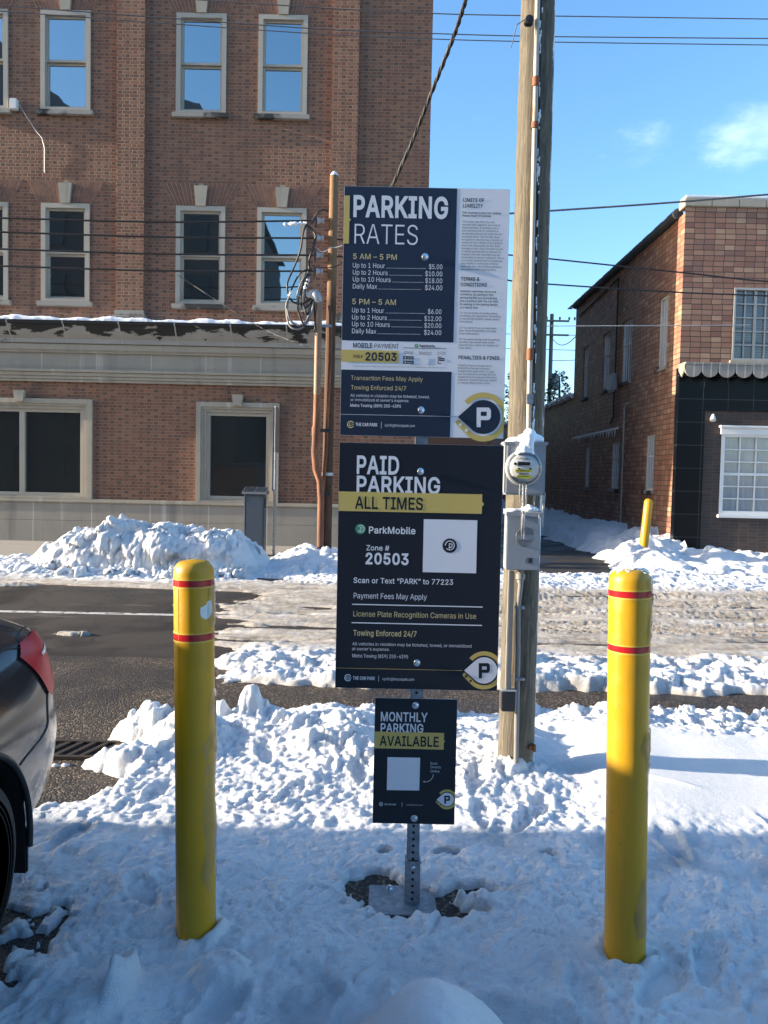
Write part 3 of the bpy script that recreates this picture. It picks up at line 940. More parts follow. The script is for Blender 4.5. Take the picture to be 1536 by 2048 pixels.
def street_snow():
    xs = np.arange(-9.5, 12.5, 0.019)
    ys = np.concatenate([np.arange(5.55, 7.6, 0.017), np.arange(7.6, 13.2, 0.026)])
    x, y = np.meshgrid(xs, ys)
    wx = x + 0.07 * gn(x * 4, y * 4, 140) + 0.022 * gn(x * 15, y * 15, 144) + 0.01 * gn(x * 31, y * 31, 146)
    wy = y + 0.07 * gn(x * 4, y * 4, 141) + 0.022 * gn(x * 15, y * 15, 145) + 0.01 * gn(x * 31, y * 31, 147)
    rough = fbm(x * 15, y * 15, 4, 250, 0.68)
    crumb = np.abs(fbm(wx * 2.6 + 0.4 * gn(x * 2, y * 3, 262), wy * 10, 4, 260, 0.62))
    k1 = clods(wx, wy, 0.26, 210, 0.75)
    k2 = clods(wx + 3, wy, 0.11, 220, 0.8)
    k3 = clods(wx, wy + 7, 0.05, 230, 0.7)
    fin = fbm(wx * 11, wy * 11, 4, 9, 0.6)
    # rough white ridge along the near gutter
    edge = 5.84 + 0.10 * gn(x * 1.5, 0 * y, 60) + 0.06 * gn(x * 6, y * 6, 61)
    rid = ss(-0.05, 0.12, y - edge) * (1 - ss(6.35, 7.35, y + 0.25 * gn(x * 1.2, y * 2, 62)))
    # packed slush, rutted along the street
    rut = fbm(x * 0.55 + 0.3 * gn(x, y, 64), y * 5.0 + 0.5 * gn(x * 0.5, y, 63), 4, 65)
    rut2 = fbm(x * 0.9 + 0.5 * gn(x * 1.5, y * 2, 166), y * 8.5 + 0.8 * gn(x * 0.8, y, 167), 4, 66, 0.6)
    z = 0.024 + 0.050 * rut + 0.024 * rut2 + 0.005 * fin + 0.005 * k2 * ss(0.0, 0.4, rut2) + 0.005 * rough - 0.008 * crumb
    zr = 0.035 + 0.070 * k1 + 0.045 * k2 + 0.022 * k3 + 0.02 * gn(x * 1.4, y * 1.4, 67) + 0.014 * rough - 0.03 * crumb
    z = z * (1 - rid) + zr * rid
    # tyre tracks with tread blocks, on the right
    trk = np.zeros_like(x)
    on = ss(-0.6, 0.6, x + 0.4 * gn(y, x, 68))
    for yc, w, dep in ((10.75, 0.10, 0.045), (10.05, 0.13, 0.040), (9.25, 0.10, 0.030), (8.35, 0.16, 0.020)):
        c_ = yc + 0.06 * gn(x * 0.5, 0 * y + yc, 69) - 0.01 * (x - 3)
        prof = np.exp(-((y - c_) / w) ** 4)
        trk = np.maximum(trk, on * prof * dep / 0.04)
        z = z - on * prof * dep + on * prof * 0.020 * (np.sin((x + (y - c_) * 1.2) * 46) > 0.1)
        z = z + on * 0.030 * np.exp(-((np.abs(y - c_) - w * 1.7) / 0.05) ** 2) * (0.6 + 0.8 * k3)
    # far side: whiter, heaped against the kerb
    far = ss(11.0, 11.7, y + 0.2 * gn(x * 1.1, y, 70))
    zf = 0.035 + 0.022 * k1 + 0.030 * k2 + 0.016 * k3 + 0.08 * ss(12.2, 13.0, y) + 0.05 * gn(x * 0.7, y * 1.6, 71) + 0.010 * rough
    z = z * (1 - far) + zf * far
    # cleared dark street on the left, its rim ragged
    xb = np.interp(y, [5.5, 6.2, 7.0, 8.0, 9.0, 9.9, 10.25, 10.55, 11.3, 11.8], [-1.20, -1.28, -1.36, -1.62, -1.9, -1.75, -1.4, -2.2, -9.9, -12])
    bare = 1 - ss(-0.30, 0.22, x - xb - 0.25 * gn(y * 2.2, x, 72) - 0.20 * gn(x * 1.2, y * 6, 73) - 0.16 * fbm(x * 5, y * 12, 4, 74, 0.65))
    back = ss(-5.6, -5.1, x + 0.5 * gn(y * 2, x, 75) + (y - 10.4) * -0.5)
    bare = np.where(y > 9.7, bare * np.maximum(back, 1 - ss(9.7, 10.2, y)), bare)
    isl = gauss(x, y, -3.05, 7.55, 0.19, 0.07) + 0.6 * gauss(x, y, -2.1, 9.35, 0.5, 0.04) + 0.5 * gauss(x, y, -3.2, 6.9, 0.15, 0.05)
    bare = bare * (1 - ss(0.25, 0.5, isl + 0.5 * fin * (isl > 0.03)))
    # wet gap in front of the far heap and a bare kerb slot on the far right
    bare = np.maximum(bare, ss(0.5, 0.8, gauss(x, y, -1.95, 11.75, 0.95, 0.34) + 0.18 * fin))
    bare = np.maximum(bare, ss(0.5, 0.8, gauss(x, y, 6.9, 11.15, 1.2, 0.18) + 0.2 * fin))
    # driveway into the alley kept dark
    bare = np.maximum(bare, ss(0.45, 0.8, gauss(x, y, 3.0, 13.1, 1.4, 0.5) + 0.25 * fin))
    worn = ss(0.20, 0.45, fbm(x * 0.5, y * 3.0, 4, 80)) * (1 - rid) * (1 - far)
    z = z - 0.050 * worn
    near = 1 - ss(-0.05, 0.06, y - edge)
    cut = np.maximum(bare, near)
    z = z * (1 - cut) - 0.05 * cut
    z = np.where(bare > 0.02, z + 0.008 * rough, z)
    dirt = 0.88 * (1 - rid) * (1 - far) + 0.06 * rid + 0.08 * far
    dirt += 0.30 * trk
    dirt += 0.5 * ss(0.02, -0.04, z - 0.0) * 0.6 + 0.18 * (1 - far) * ss(0.1, -0.3, rut)
    dirt -= 0.35 * ss(0.15, 0.5, fbm(x * 0.9, y * 2.0, 4, 81)) * (1 - rid)
    return heightfield('street_snow', xs, ys, z, M['snow'], -0.008, {'dirt': np.clip(dirt, 0, 1), 'ice': 0 * x})


tag(street_snow(), kind='structure')


def snow_patch(name, x0, x1, y0, y1, step, fn, base=0.0, front=0.0):
    xs = np.arange(x0, x1, step); ys = np.arange(y0, y1, step)
    x, y = np.meshgrid(xs, ys)
    z, dirt = fn(x, y)
    dy = None
    if front:   # lumps on the steep face towards the street
        gy = np.gradient(z, step, axis=0)
        st = ss(0.5, 1.6, gy)
        u, v = x + 0.08 * gn(x * 5, z * 5, 700) + 0.03 * gn(x * 14, z * 14, 702), z + 0.08 * gn(x * 5, z * 5, 701) + 0.03 * gn(x * 14, z * 14, 703)
        dy = -front * st * (0.16 * clods(u, v * 1.2, 0.30, 710, 0.85) + 0.09 * clods(u, v, 0.13, 711, 0.8) + 0.045 * clods(u, v, 0.06, 712, 0.8) + 0.03 * fbm(x * 9, z * 9, 4, 713, 0.6))
        z = z + 0.02 * fbm(x * 12, y * 12, 4, 714, 0.65) * (z > 0.02)
    return heightfield(name, xs, ys, z + base, M['snow'], base - 0.01, {'dirt': np.clip(dirt, 0, 1), 'ice': 0 * x}, dy)


def pile(x, y):
    wx, wy = x + 0.10 * gn(x * 3, y * 3, 300), y + 0.10 * gn(x * 3, y * 3, 301)
    u = (x + 3.82) / 2.02
    v = (y - 12.75) / np.where(y < 12.75, 0.85, 0.9)
    d = np.abs(u) ** 3.2 + np.abs(v) ** 2.6 + 0.15 * gn(wx * 1.6, wy * 1.6, 302) + 0.03 * gn(wx * 6, wy * 6, 303)
    top = np.interp(x, [-5.9, -5.5, -5.0, -4.5, -4.38, -4.22, -4.0, -3.6, -3.2, -2.8, -2.4, -2.05, -1.85], [0.42, 0.58, 0.64, 0.66, 0.86, 0.80, 0.78, 0.78, 0.70, 0.72, 0.68, 0.52, 0.30])
    body = 1 - ss(0.35, 1.15, d)
    z = top * body ** 0.7 * (0.90 + 0.20 * gn(wx * 1.7, wy * 1.7, 304))
    z += body * (0.11 * clods(wx, wy, 0.36, 305, 0.8) + 0.07 * clods(wx, wy, 0.17, 306, 0.8) + 0.03 * clods(wx, wy, 0.08, 307, 0.8) - 0.07)
    z += 0.015 * fbm(x * 9, y * 9, 3, 308) * body
    apron = (1 - ss(0.9, 1.5, np.abs(u) ** 4 + np.abs((y - 12.35) / 0.75) ** 3 + 0.25 * gn(wx * 3, wy * 3, 309)))
    apron = apron * (1 - ss(-2.2, -1.9, x))
    z = np.maximum(z, apron * (0.05 + 0.10 * clods(wx, wy, 0.16, 310, 0.85) + 0.05 * clods(wx, wy, 0.07, 311, 0.8)))
    z = np.where((body < 0.03) & (apron < 0.05), -0.05, z)
    dirt = 0.07 + 0.35 * gauss(x, z, -3.2, 0.30, 0.28, 0.14) + 0.5 * gauss(x, z, -3.25, 0.30, 0.07, 0.05) + 0.18 * ss(0.2, 0.6, gn(wx * 1.5, z * 5, 312))
    return z, dirt


tag(snow_patch('snow_pile', -6.6, -1.5, 11.5, 14.0, 0.018, pile, 0.0, 0.55), 'long dirty ploughed snow pile in front of the left brick facade', 'snow pile')


def corner_heap(x, y):
    wx, wy = x + 0.08 * gn(x * 3, y * 3, 320), y + 0.08 * gn(x * 3, y * 3, 321)
    b = gauss(x, y, -1.35, 13.8, 0.55, 0.45) * 0.42 + gauss(x, y, -0.35, 13.5, 0.5, 0.5) * 0.40 + gauss(x, y, 0.5, 13.6, 0.7, 0.5) * 0.36
    b = b + 0.16 * gauss(x, y, -1.0, 12.6, 1.1, 0.5)
    m = ss(0.03, 0.12, b)
    z = b * 0.75 + m * (0.10 * clods(wx, wy, 0.28, 322, 0.8) + 0.06 * clods(wx, wy, 0.12, 323, 0.8) - 0.03) - 0.05 * (1 - m)
    return z, 0.10 + 0 * x


tag(snow_patch('snow_pile', -2.2, 1.6, 11.9, 14.6, 0.024, corner_heap), 'low white snow heap at the foot of the rusty pipe and small pole', 'snow pile')


def alley_bank(x, y):
    wx, wy = x + 0.12 * gn(x * 2.5, y * 2.5, 330), y + 0.12 * gn(x * 2.5, y * 2.5, 331)
    xe = 4.75 + 0.25 * gn(y * 0.9, x * 0.5, 332) - 0.02 * (y - 16) + 0.12 * gn(x * 4, y * 4, 333)
    m = ss(-0.15, 0.35, x - xe) * ss(15.3, 16.1, y + 0.15 * gn(x * 3, y * 3, 337))
    z = m * (0.14 + 0.24 * ss(0.0, 1.3, x - xe) + 0.16 * clods(wx, wy, 0.55, 334, 0.85) + 0.08 * clods(wx, wy, 0.24, 335, 0.8) + 0.04 * clods(wx, wy, 0.10, 336, 0.8)) - 0.05 * (1 - m)
    return z, 0.08 + 0 * x


tag(snow_patch('snow_bank', 3.9, 6.28, 15.2, 40, 0.05, alley_bank, 0.02), 'rough snow bank in the shade along the tiled alley wall', 'snow bank')


def front_bank(x, y):
    wx, wy = x + 0.10 * gn(x * 3, y * 3, 340), y + 0.10 * gn(x * 3, y * 3, 341)
    m = ss(4.2, 4.9, x + 0.3 * gn(y * 2, x, 342)) * ss(12.9, 13.2, y + 0.1 * gn(x * 2, y, 344))
    ridge = gauss(x, y, 5.1, 14.6, 0.6, 0.6) * 0.22 + gauss(x, y, 6.3, 14.9, 0.5, 0.5) * 0.16
    z = m * (0.13 + ridge + 0.10 * clods(wx, wy, 0.5, 345, 0.7) + 0.04 * clods(wx, wy, 0.2, 346, 0.8) + 0.06 * gn(x * 0.8, y * 1.5, 347)) - 0.05 * (1 - m)
    return z, 0.05 + 0 * x


tag(snow_patch('snow_bank', 3.8, 12.4, 12.7, 16.3, 0.03, front_bank), 'low sunlit snow bank on the pavement before the shop front', 'snow bank')

# ------------------------------------------------------------------ buildings


def wall_front(mb, x0, x1, z0, z1, holes, y, depth):
    """a wall facing -y with rectangular openings and their reveals"""
    xs = sorted({x0, x1, *[h[0] for h in holes], *[h[1] for h in holes]})
    zs = sorted({z0, z1, *[h[2] for h in holes], *[h[3] for h in holes]})
    for i in range(len(xs) - 1):
        for j in range(len(zs) - 1):
            cx, cz = (xs[i] + xs[i + 1]) / 2, (zs[j] + zs[j + 1]) / 2
            if any(a < cx < b and c < cz < d for a, b, c, d in holes):
                continue
            mb.add([(xs[i], y, zs[j]), (xs[i + 1], y, zs[j]), (xs[i + 1], y, zs[j + 1]), (xs[i], y, zs[j + 1])], [(0, 1, 2, 3)])
    for a, b, c, d in holes:
        v = [(a, y, c), (b, y, c), (b, y, d), (a, y, d), (a, y + depth, c), (b, y + depth, c), (b, y + depth, d), (a, y + depth, d)]
        mb.add(v, [(0, 4, 5, 1), (1, 5, 6, 2), (2, 6, 7, 3), (3, 7, 4, 0)])
    return mb


def quad(mb, *v):
    return mb.add(v, [tuple(range(len(v)))])


# ---- the tall brick building on the left
FB = 16.5
LX1 = P(862, 200, FB).x
LX0, LZ1 = -13.5, 19.5
LDEEP = 52.0


def rect(l, r, t, b, Y=FB):
    ym, xm = (t + b) / 2, (l + r) / 2
    return [P(l, ym, Y).x, P(r, ym, Y).x, P(xm, b, Y).z, P(xm, t, Y).z]


UP = [rect(82, 182, 22, 221), rect(353, 453, 28, 228), rect(517, 615, 31, 231)]
DN = [rect(83, 180, 405, 602), rect(352, 450, 414, 610), rect(514, 612, 418, 613)]
for grp in (UP, DN):
    zb = sum(r[2] for r in grp) / 3; zt = sum(r[3] for r in grp) / 3
    for r in grp:
        r[2], r[3] = zb, zt
for grp, rr in ((UP, rect(-80, 17, 17, 216)), (DN, rect(-80, 17, 403, 600))):
    grp.insert(0, [rr[0], rr[1], grp[0][2], grp[0][3]])
for grp in (UP, DN):       # one more bay beyond the frame
    grp.insert(0, [grp[0][0] - 2.9, grp[0][1] - 2.9, grp[0][2], grp[0][3]])
G1 = rect(-100, 186, 797, 996); G2 = rect(393, 558, 805, 1004)
gz = ((G1[2] + G2[2]) / 2, (G1[3] + G2[3]) / 2)
for r in (G1, G2):
    r[2], r[3] = gz
    r[2] = max(r[2], 1.02)
SN = P(300, 652, FB).z           # top of the cornice
PIL = [(rect(237, 291, 300, 400)[0], rect(237, 291, 300, 400)[1]), (rect(662, 714, 300, 400)[0], rect(662, 714, 300, 400)[1])]

lb = root('brick_building', (-5, FB, 0), 'tall red brick building with tall sash windows and stone cornice behind the left bollard', 'building', 'street buildings')
w = MB()
wall_front(w, LX0, LX1, 0.9, LZ1, UP + DN + [G1, G2], FB, 0.16)
quad(w, (LX1, FB, 0), (LX1, LDEEP, 0), (LX1, LDEEP, LZ1), (LX1, FB, LZ1))
quad(w, (LX0, LDEEP, 0), (LX0, FB, 0), (LX0, FB, LZ1), (LX0, LDEEP, LZ1))
quad(w, (LX1, LDEEP, 0), (LX0, LDEEP, 0), (LX0, LDEEP, LZ1), (LX1, LDEEP, LZ1))
quad(w, (LX0, FB, LZ1), (LX1, FB, LZ1), (LX1, LDEEP, LZ1), (LX0, LDEEP, LZ1))
w.obj('wall', M['brick'], lb, 0)
for a, b in PIL:
    p = MB().box(a, b, FB - 0.10, FB + 0.01, SN + 0.30, LZ1)
    p.obj('pilaster', M['brick'], lb, 0)
    p = MB()
    p.box(a - 0.10, b + 0.10, FB - 0.22, FB + 0.01, SN + 0.02, SN + 0.12, 0.012)
    p.box(a - 0.07, b + 0.07, FB - 0.19, FB + 0.01, SN + 0.122, SN + 0.19, 0.025)
    p.box(a - 0.03, b + 0.03, FB - 0.14, FB + 0.01, SN + 0.192, SN + 0.298, 0.012)
    p.obj('pilaster_base', M['sill_stone'], lb)

# splayed flat arches of soldier bricks, and keystones
t = NT('soldier_brick')
o = t.obj()
rv, rc = t.voro(14)
c = t.mix(t.sep(rc)[0], (0.17, 0.082, 0.056), (0.26, 0.128, 0.082))
M['soldier'] = t.done(c, 0.85)
M['mortar'] = plain('mortar', (0.40, 0.30, 0.22), 0.9)


def flat_arch(r, zt, h=0.46):
    cx = (r[0] + r[1]) / 2
    n = 17
    wb, wt = (r[1] - r[0]) + 0.12, (r[1] - r[0]) + 0.62
    mb = MB(); bk = MB()
    bk.prism([(cx - wb / 2, zt), (cx + wb / 2, zt), (cx + wt / 2, zt + h), (cx - wt / 2, zt + h)], FB - 0.004, FB + 0.01)
    for i in range(n):
        if abs(i - n // 2) < 1:
            continue
        a0, a1 = (i + 0.10) / n - .5, (i + 0.90) / n - .5
        mb.prism([(cx + a0 * wb, zt + 0.005), (cx + a1 * wb, zt + 0.005), (cx + a1 * wt, zt + h - 0.005), (cx + a0 * wt, zt + h - 0.005)], FB - 0.010, FB)
    a = mb.obj('flat_arch', M['soldier'], lb, 0)
    bk.obj('joint', M['mortar'], a, 0)
    k = MB().prism([(cx - 0.10, zt - 0.02), (cx + 0.10, zt - 0.02), (cx + 0.145, zt + h * 0.86), (cx - 0.145, zt + h * 0.86)], FB - 0.06, FB - 0.005)
    k.obj('keystone', M['stone'], lb, 0)


def sash_window(r, parent, glass):
    x0, x1, z0, z1 = r
    f = MB()
    f.ring(x0, x1, z0, z1, 0.095, FB - 0.035, FB + 0.15, 0.06)
    win = f.obj('window', M['window_paint'], parent)
    zm = (z0 + z1) / 2 + 0.02
    a, b = x0 + 0.097, x1 - 0.097
    s = MB()
    s.ring(a, b, zm - 0.03, z1 - 0.097, 0.045, FB + 0.025, FB + 0.07, 0.05)
    s.ring(a, b, z0 + 0.062, zm - 0.032, 0.045, FB + 0.075, FB + 0.12, 0.06)
    s.obj('sash', M['window_paint'], win)
    g_ = MB()
    quad(g_, (a + .04, FB + 0.05, zm), (b - .04, FB + 0.05, zm), (b - .04, FB + 0.05, z1 - .13), (a + .04, FB + 0.05, z1 - .13))
    quad(g_, (a + .04, FB + 0.10, z0 + .10), (b - .04, FB + 0.10, z0 + .10), (b - .04, FB + 0.10, zm - .05), (a + .04, FB + 0.10, zm - .05))
    g_.obj('pane', glass, win, 0)
    sl = MB().box(x0 - 0.07, x1 + 0.07, FB - 0.09, FB + 0.02, z0 - 0.105, z0 - 0.002, 0.01)
    sl.obj('sill', M['sill_stone'], win)
    return win


for i, r in enumerate(UP):
    sash_window(r, lb, M['glass'])
    flat_arch(r, r[3] + 0.02)
for i, r in enumerate(DN):
    sash_window(r, lb, M['glass'])
    flat_arch(r, r[3] + 0.02)


def stone_window(r, mullion):
    x0, x1, z0, z1 = r
    f = MB()
    f.ring(x0, x1, z0, z1, 0.10, FB - 0.075, FB + 0.14, 0.02)
    f.ring(x0 + 0.102, x1 - 0.102, z0 + 0.022, z1 - 0.102, 0.045, FB - 0.05, FB + 0.14, 0.01)
    f.ring(x0 + 0.149, x1 - 0.149, z0 + 0.034, z1 - 0.149, 0.065, FB - 0.02, FB + 0.14, 0.02)
    win = f.obj('window', M['stone'], lb)
    fr = MB()
    a, b = x0 + 0.216, x1 - 0.216
    fr.ring(a, b, z0 + 0.056, z1 - 0.216, 0.065, FB + 0.02, FB + 0.12)
    if mullion:
        xm = (a + b) / 2
        fr.box(xm - 0.055, xm + 0.055, FB + 0.02, FB + 0.12, z0 + 0.122, z1 - 0.282)
    fr.obj('sash', M['window_paint'], win)
    g_ = MB()
    quad(g_, (a + .05, FB + 0.08, z0 + .1), (b - .05, FB + 0.08, z0 + .1), (b - .05, FB + 0.08, z1 - .26), (a + .05, FB + 0.08, z1 - .26))
    g_.obj('pane', M['dark_glass'], win, 0)
    cx = (x0 + x1) / 2
    k = MB().prism([(cx - 0.085, z1 - 0.07), (cx + 0.085, z1 - 0.07), (cx + 0.115, z1 + 0.16), (cx - 0.115, z1 + 0.16)], FB - 0.14, FB - 0.002)
    k.obj('keystone', M['stone'], win, 0)


stone_window(G1, True)
stone_window(G2, False)
c_ = MB()      # cornice: cove fascia under a ledge, frieze, moulded architrave
z = SN
prof = [(FB, z), (FB - 0.42, z), (FB - 0.42, z - 0.055), (FB - 0.38, z - 0.06), (FB - 0.33, z - 0.16), (FB - 0.24, z - 0.27), (FB - 0.17, z - 0.33), (FB - 0.16, z - 0.42), (FB, z - 0.42)]
c_.prism_x([(y, q) for y, q in prof], LX0, LX1 + 0.10)
c_.obj('cornice', M['soot_stone'], lb)
c_ = MB().box(LX0, LX1 + 0.06, FB - 0.13, FB, z - 0.575, z - 0.422, 0.02)
c_.box(LX0, LX1 + 0.05, FB - 0.10, FB, z - 0.61, z - 0.577)
fm = c_.obj('cornice_moulding', M['stone'], lb)
MB().box(LX0, LX1 + 0.03, FB - 0.055, FB, z - 0.96, z - 0.612).obj('frieze', M['frieze_stone'], lb, 0)
c_ = MB()
for i, (pr, h0, h1) in enumerate(((0.14, 0.962, 1.02), (0.105, 1.022, 1.10), (0.08, 1.102, 1.165), (0.055, 1.167, 1.22))):
    c_.box(LX0, LX1 + pr, FB - pr, FB, z - h1, z - h0, 0.006)
c_.obj('architrave', M['stone'], lb)
c_ = MB().box(LX0, LX1 + 0.07, FB - 0.09, FB + 0.01, 0.93, 1.02, 0.02)
c_.obj('water_table', M['stone'], lb)
c_ = MB().box(LX0, LX1 + 0.04, FB - 0.055, FB + 0.01, 0.55, 0.928, 0.006)
c_.box(LX0, LX1 + 0.06, FB - 0.07, FB + 0.01, 0, 0.547, 0.006)
c_.obj('plinth', M['base_stone'], lb)
# snow lying along the ledge
xs = np.arange(LX0, LX1 + 0.08, 0.05)
mbs = MB()
vs, fs = [], []
for i, x in enumerate(xs):
    hh = 0.075 + 0.02 * math.sin(x * 3.1) + 0.015 * math.sin(x * 9.7 + 1) + R.uniform(-.008, .008)
    ff = FB - 0.425 - R.uniform(0, 0.015)
    vs += [(x, FB + 0.0, SN + 0.004), (x, FB, SN + hh + 0.05), (x, FB - 0.2, SN + hh + 0.02), (x, ff + 0.03, SN + hh), (x, ff, SN + hh * 0.6), (x, ff, SN + 0.004)]
for i in range(len(xs) - 1):
    for k in range(5):
        fs.append((i * 6 + k, i * 6 + k + 1, i * 6 + k + 7, i * 6 + k + 6))
mbs.add(vs, fs)
so_ = mbs.obj('ledge_snow', M['soft_snow'], None, 60)
tag(so_, 'thin white line of snow lying on the long stone cornice ledge', 'snow ledge')

# a small junction box with a slack white cable on the brick
jb = root('junction_box', P(31, 212, FB - 0.06), 'small white box on the upper left brick wall', 'box')
p = P(31, 212, FB)
MB().box(p.x - 0.075, p.x + 0.075, FB - 0.12, FB - 0.002, p.z - 0.11, p.z + 0.11, 0.012).obj('box', M['white_paint'], jb)
ws = [P(34, 202, FB - .05), P(52, 232, FB - .04), P(72, 262, FB - .03), P(84, 276, FB - .03), P(89, 296, FB - .03), P(89, 345, FB - .02)]
MB().tube(ws, 0.009, 5).obj('cable', M['pale_wire'], jb)

# ---- the tiled building on the right
FR = 16.3
XR = P(1358, 760, FR).x
RZ = P(1450, 417, FR).z + 0.02
RX1 = XR + 9
rb = root('tiled_building', (XR, FR, 0), 'two storey tan tile building with scalloped grey awning to the right of the alley', 'building', 'street buildings')
WU = rect(1466, 1640, 577, 722, FR)
WL = rect(1440, 1585, 868, 1030, FR)
AZ = P(1450, 737, FR).z
w = MB()
wall_front(w, XR, RX1, AZ, RZ, [WU], FR, 0.16)
SIDE = []
for x0, x1, t0, b0 in ((1303, 1322, 608, 742), (1232, 1252, 652, 768), (1195, 1210, 677, 786), (1157, 1167, 700, 800)):
    y0 = XR / ((x1 - 768) / FPX); y1 = XR / ((x0 - 768) / FPX)
    SIDE.append([y0, y1, 4.2, 5.78])
for x0, x1 in ((1286, 1305), (1218, 1235), (1166, 1176)):
    y0 = XR / ((x1 - 768) / FPX); y1 = XR / ((x0 - 768) / FPX)
    SIDE.append([y0, y1, 1.44, 2.72])
# side wall facing -x, with openings
BACK = XR / ((1140 - 768) / FPX)
ysx = sorted({FR, BACK, *[h[0] for h in SIDE], *[h[1] for h in SIDE]})
zsx = sorted({0, RZ - .12, *[h[2] for h in SIDE], *[h[3] for h in SIDE]})
for i in range(len(ysx) - 1):
    for j in range(len(zsx) - 1):
        cy, cz = (ysx[i] + ysx[i + 1]) / 2, (zsx[j] + zsx[j + 1]) / 2
        if any(a < cy < b and c < cz < d for a, b, c, d in SIDE):
            continue
        quad(w, (XR, ysx[i + 1], zsx[j]), (XR, ysx[i], zsx[j]), (XR, ysx[i], zsx[j + 1]), (XR, ysx[i + 1], zsx[j + 1]))
for a, b, c, d in SIDE:
    q = XR + 0.14
    w.add([(XR, a, c), (XR, b, c), (XR, b, d), (XR, a, d), (q, a, c), (q, b, c), (q, b, d), (q, a, d)],
          [(0, 4, 5, 1), (1, 5, 6, 2), (2, 6, 7, 3), (3, 7, 4, 0)])
quad(w, (XR, BACK, 0), (RX1, BACK, 0), (RX1, BACK, RZ), (XR, BACK, RZ - .12))
quad(w, (RX1, FR, 0), (RX1, BACK, 0), (RX1, BACK, RZ), (RX1, FR, RZ))
quad(w, (XR, FR, RZ - .12), (RX1, FR, RZ - .12), (RX1, BACK, RZ - .12), (XR, BACK, RZ - .12))
w.obj('wall', M['tile'], rb, 0)
# rear wing, lower
w = MB()
w.box(XR + 0.02, RX1, BACK + 0.002, 44, 0, 4.35)
w.obj('rear_wing', M['tile'], rb, 0)
sn = MB()
for i in range(22):
    y = BACK + 0.1 + i * 0.8
    sn.box(XR - 0.12, XR + 0.5, y, y + 0.74, 4.352, 4.50 + R.uniform(-.03, .04), 0.05)
sn.obj('wing_coping', M['soft_snow'], rb)
# corner pier and coping
cp = MB()
x = XR - 0.03
while x < RX1:
    cp.box(x, min(x + 0.56, RX1), FR - 0.05, FR + 0.30, RZ + 0.002, RZ + 0.17, 0.012)
    x += 0.565
cp.obj('front_coping', M['stone'], rb)
cs = MB()
cs.box(XR - 0.02, RX1, FR - 0.045, FR + 0.30, RZ + 0.172, RZ + 0.235, 0.02)
cs.obj('coping_snow', M['soft_snow'], rb)
ct = MB()
y = FR + 0.32
i = 0
while y < BACK:
    ct.tube([(XR - 0.03, y, RZ - 0.03 - 0.01 * (i % 2)), (XR - 0.03, min(y + 0.40, BACK), RZ - 0.03 - 0.01 * (i % 2))], 0.11, 10)
    y += 0.405
    i += 1
ct.obj('side_coping', M['roof_tile'], rb)
cs = MB()
for k in range(26):
    y = FR + 0.4 + k * 0.38
    if R.random() < 0.75:
        cs.box(XR - 0.06, XR + 0.10, y, y + R.uniform(0.15, 0.36), RZ + 0.075, RZ + 0.10, 0.01)
cs.obj('side_coping_snow', M['soft_snow'], rb)


def grid_window(r, cols, rows, frame_mat, pane_mat, fw=0.05, bar=0.022, split=None, head=False):
    x0, x1, z0, z1 = r
    f = MB().ring(x0, x1, z0, z1, fw, FR - 0.01, FR + 0.14)
    win = f.obj('window', frame_mat, rb)
    a, b, c, d = x0 + fw, x1 - fw, z0 + fw, z1 - fw
    m = MB()
    for i in range(1, cols):
        x = a + (b - a) * i / cols
        k = bar * (2.0 if split and i in split else 1)
        m.box(x - k / 2, x + k / 2, FR + 0.045, FR + 0.075, c + .001, d - .001)
    for j in range(1, rows):
        zz = c + (d - c) * j / rows
        k = bar * (2.2 if head and j == rows // 2 else 1)
        m.box(a + .001, b - .001, FR + 0.040, FR + 0.080, zz - k / 2, zz + k / 2)
    m.obj('glazing_bar', frame_mat, win, 0)
    g_ = MB()
    quad(g_, (a, FR + 0.085, c), (b, FR + 0.085, c), (b, FR + 0.085, d), (a, FR + 0.085, d))
    g_.obj('pane', pane_mat, win, 0)
    return win


wu = grid_window(WU, 8, 5, M['grey_paint'], M['blind_glass'], 0.04, 0.028, (2, 6))
MB().box(WU[0] - 0.05, WU[1] + 0.05, FR - 0.05, FR + 0.10, WU[2] - 0.16, WU[2] - 0.003, 0.01).obj('sill', M['stone'], wu)
for a, b, c, d in SIDE:
    f = MB()
    q = XR + 0.05
    for (ya, yb, za, zb) in ((a, b, d - .05, d), (a, b, c, c + .05), (a, a + .05, c + .05, d - .05), (b - .05, b, c + .05, d - .05)):
        f.box(q, q + 0.07, ya, yb, za, zb)
    win = f.obj('window', M['white_paint'], rb, 0)
    m = MB()
    for k in range(1, 4):
        y = a + .05 + (b - a - .1) * k / 4
        m.box(q + 0.015, q + 0.04, y - 0.022, y + 0.022, c + .051, d - .051)
    m.box(q + 0.01, q + 0.045, a + .051, b - .051, c + (d - c) * .62 - .02, c + (d - c) * .62 + .02)
    m.obj('glazing_bar', M['white_paint'], win, 0)
    g_ = MB()
    quad(g_, (q + 0.05, b, c), (q + 0.05, a, c), (q + 0.05, a, d), (q + 0.05, b, d))
    g_.obj('pane', M['blind_glass'], win, 0)
    MB().box(XR - 0.05, XR + 0.1, a - .05, b + .05, c - 0.09, c - 0.002, 0.01).obj('sill', M['sill_stone'], win)

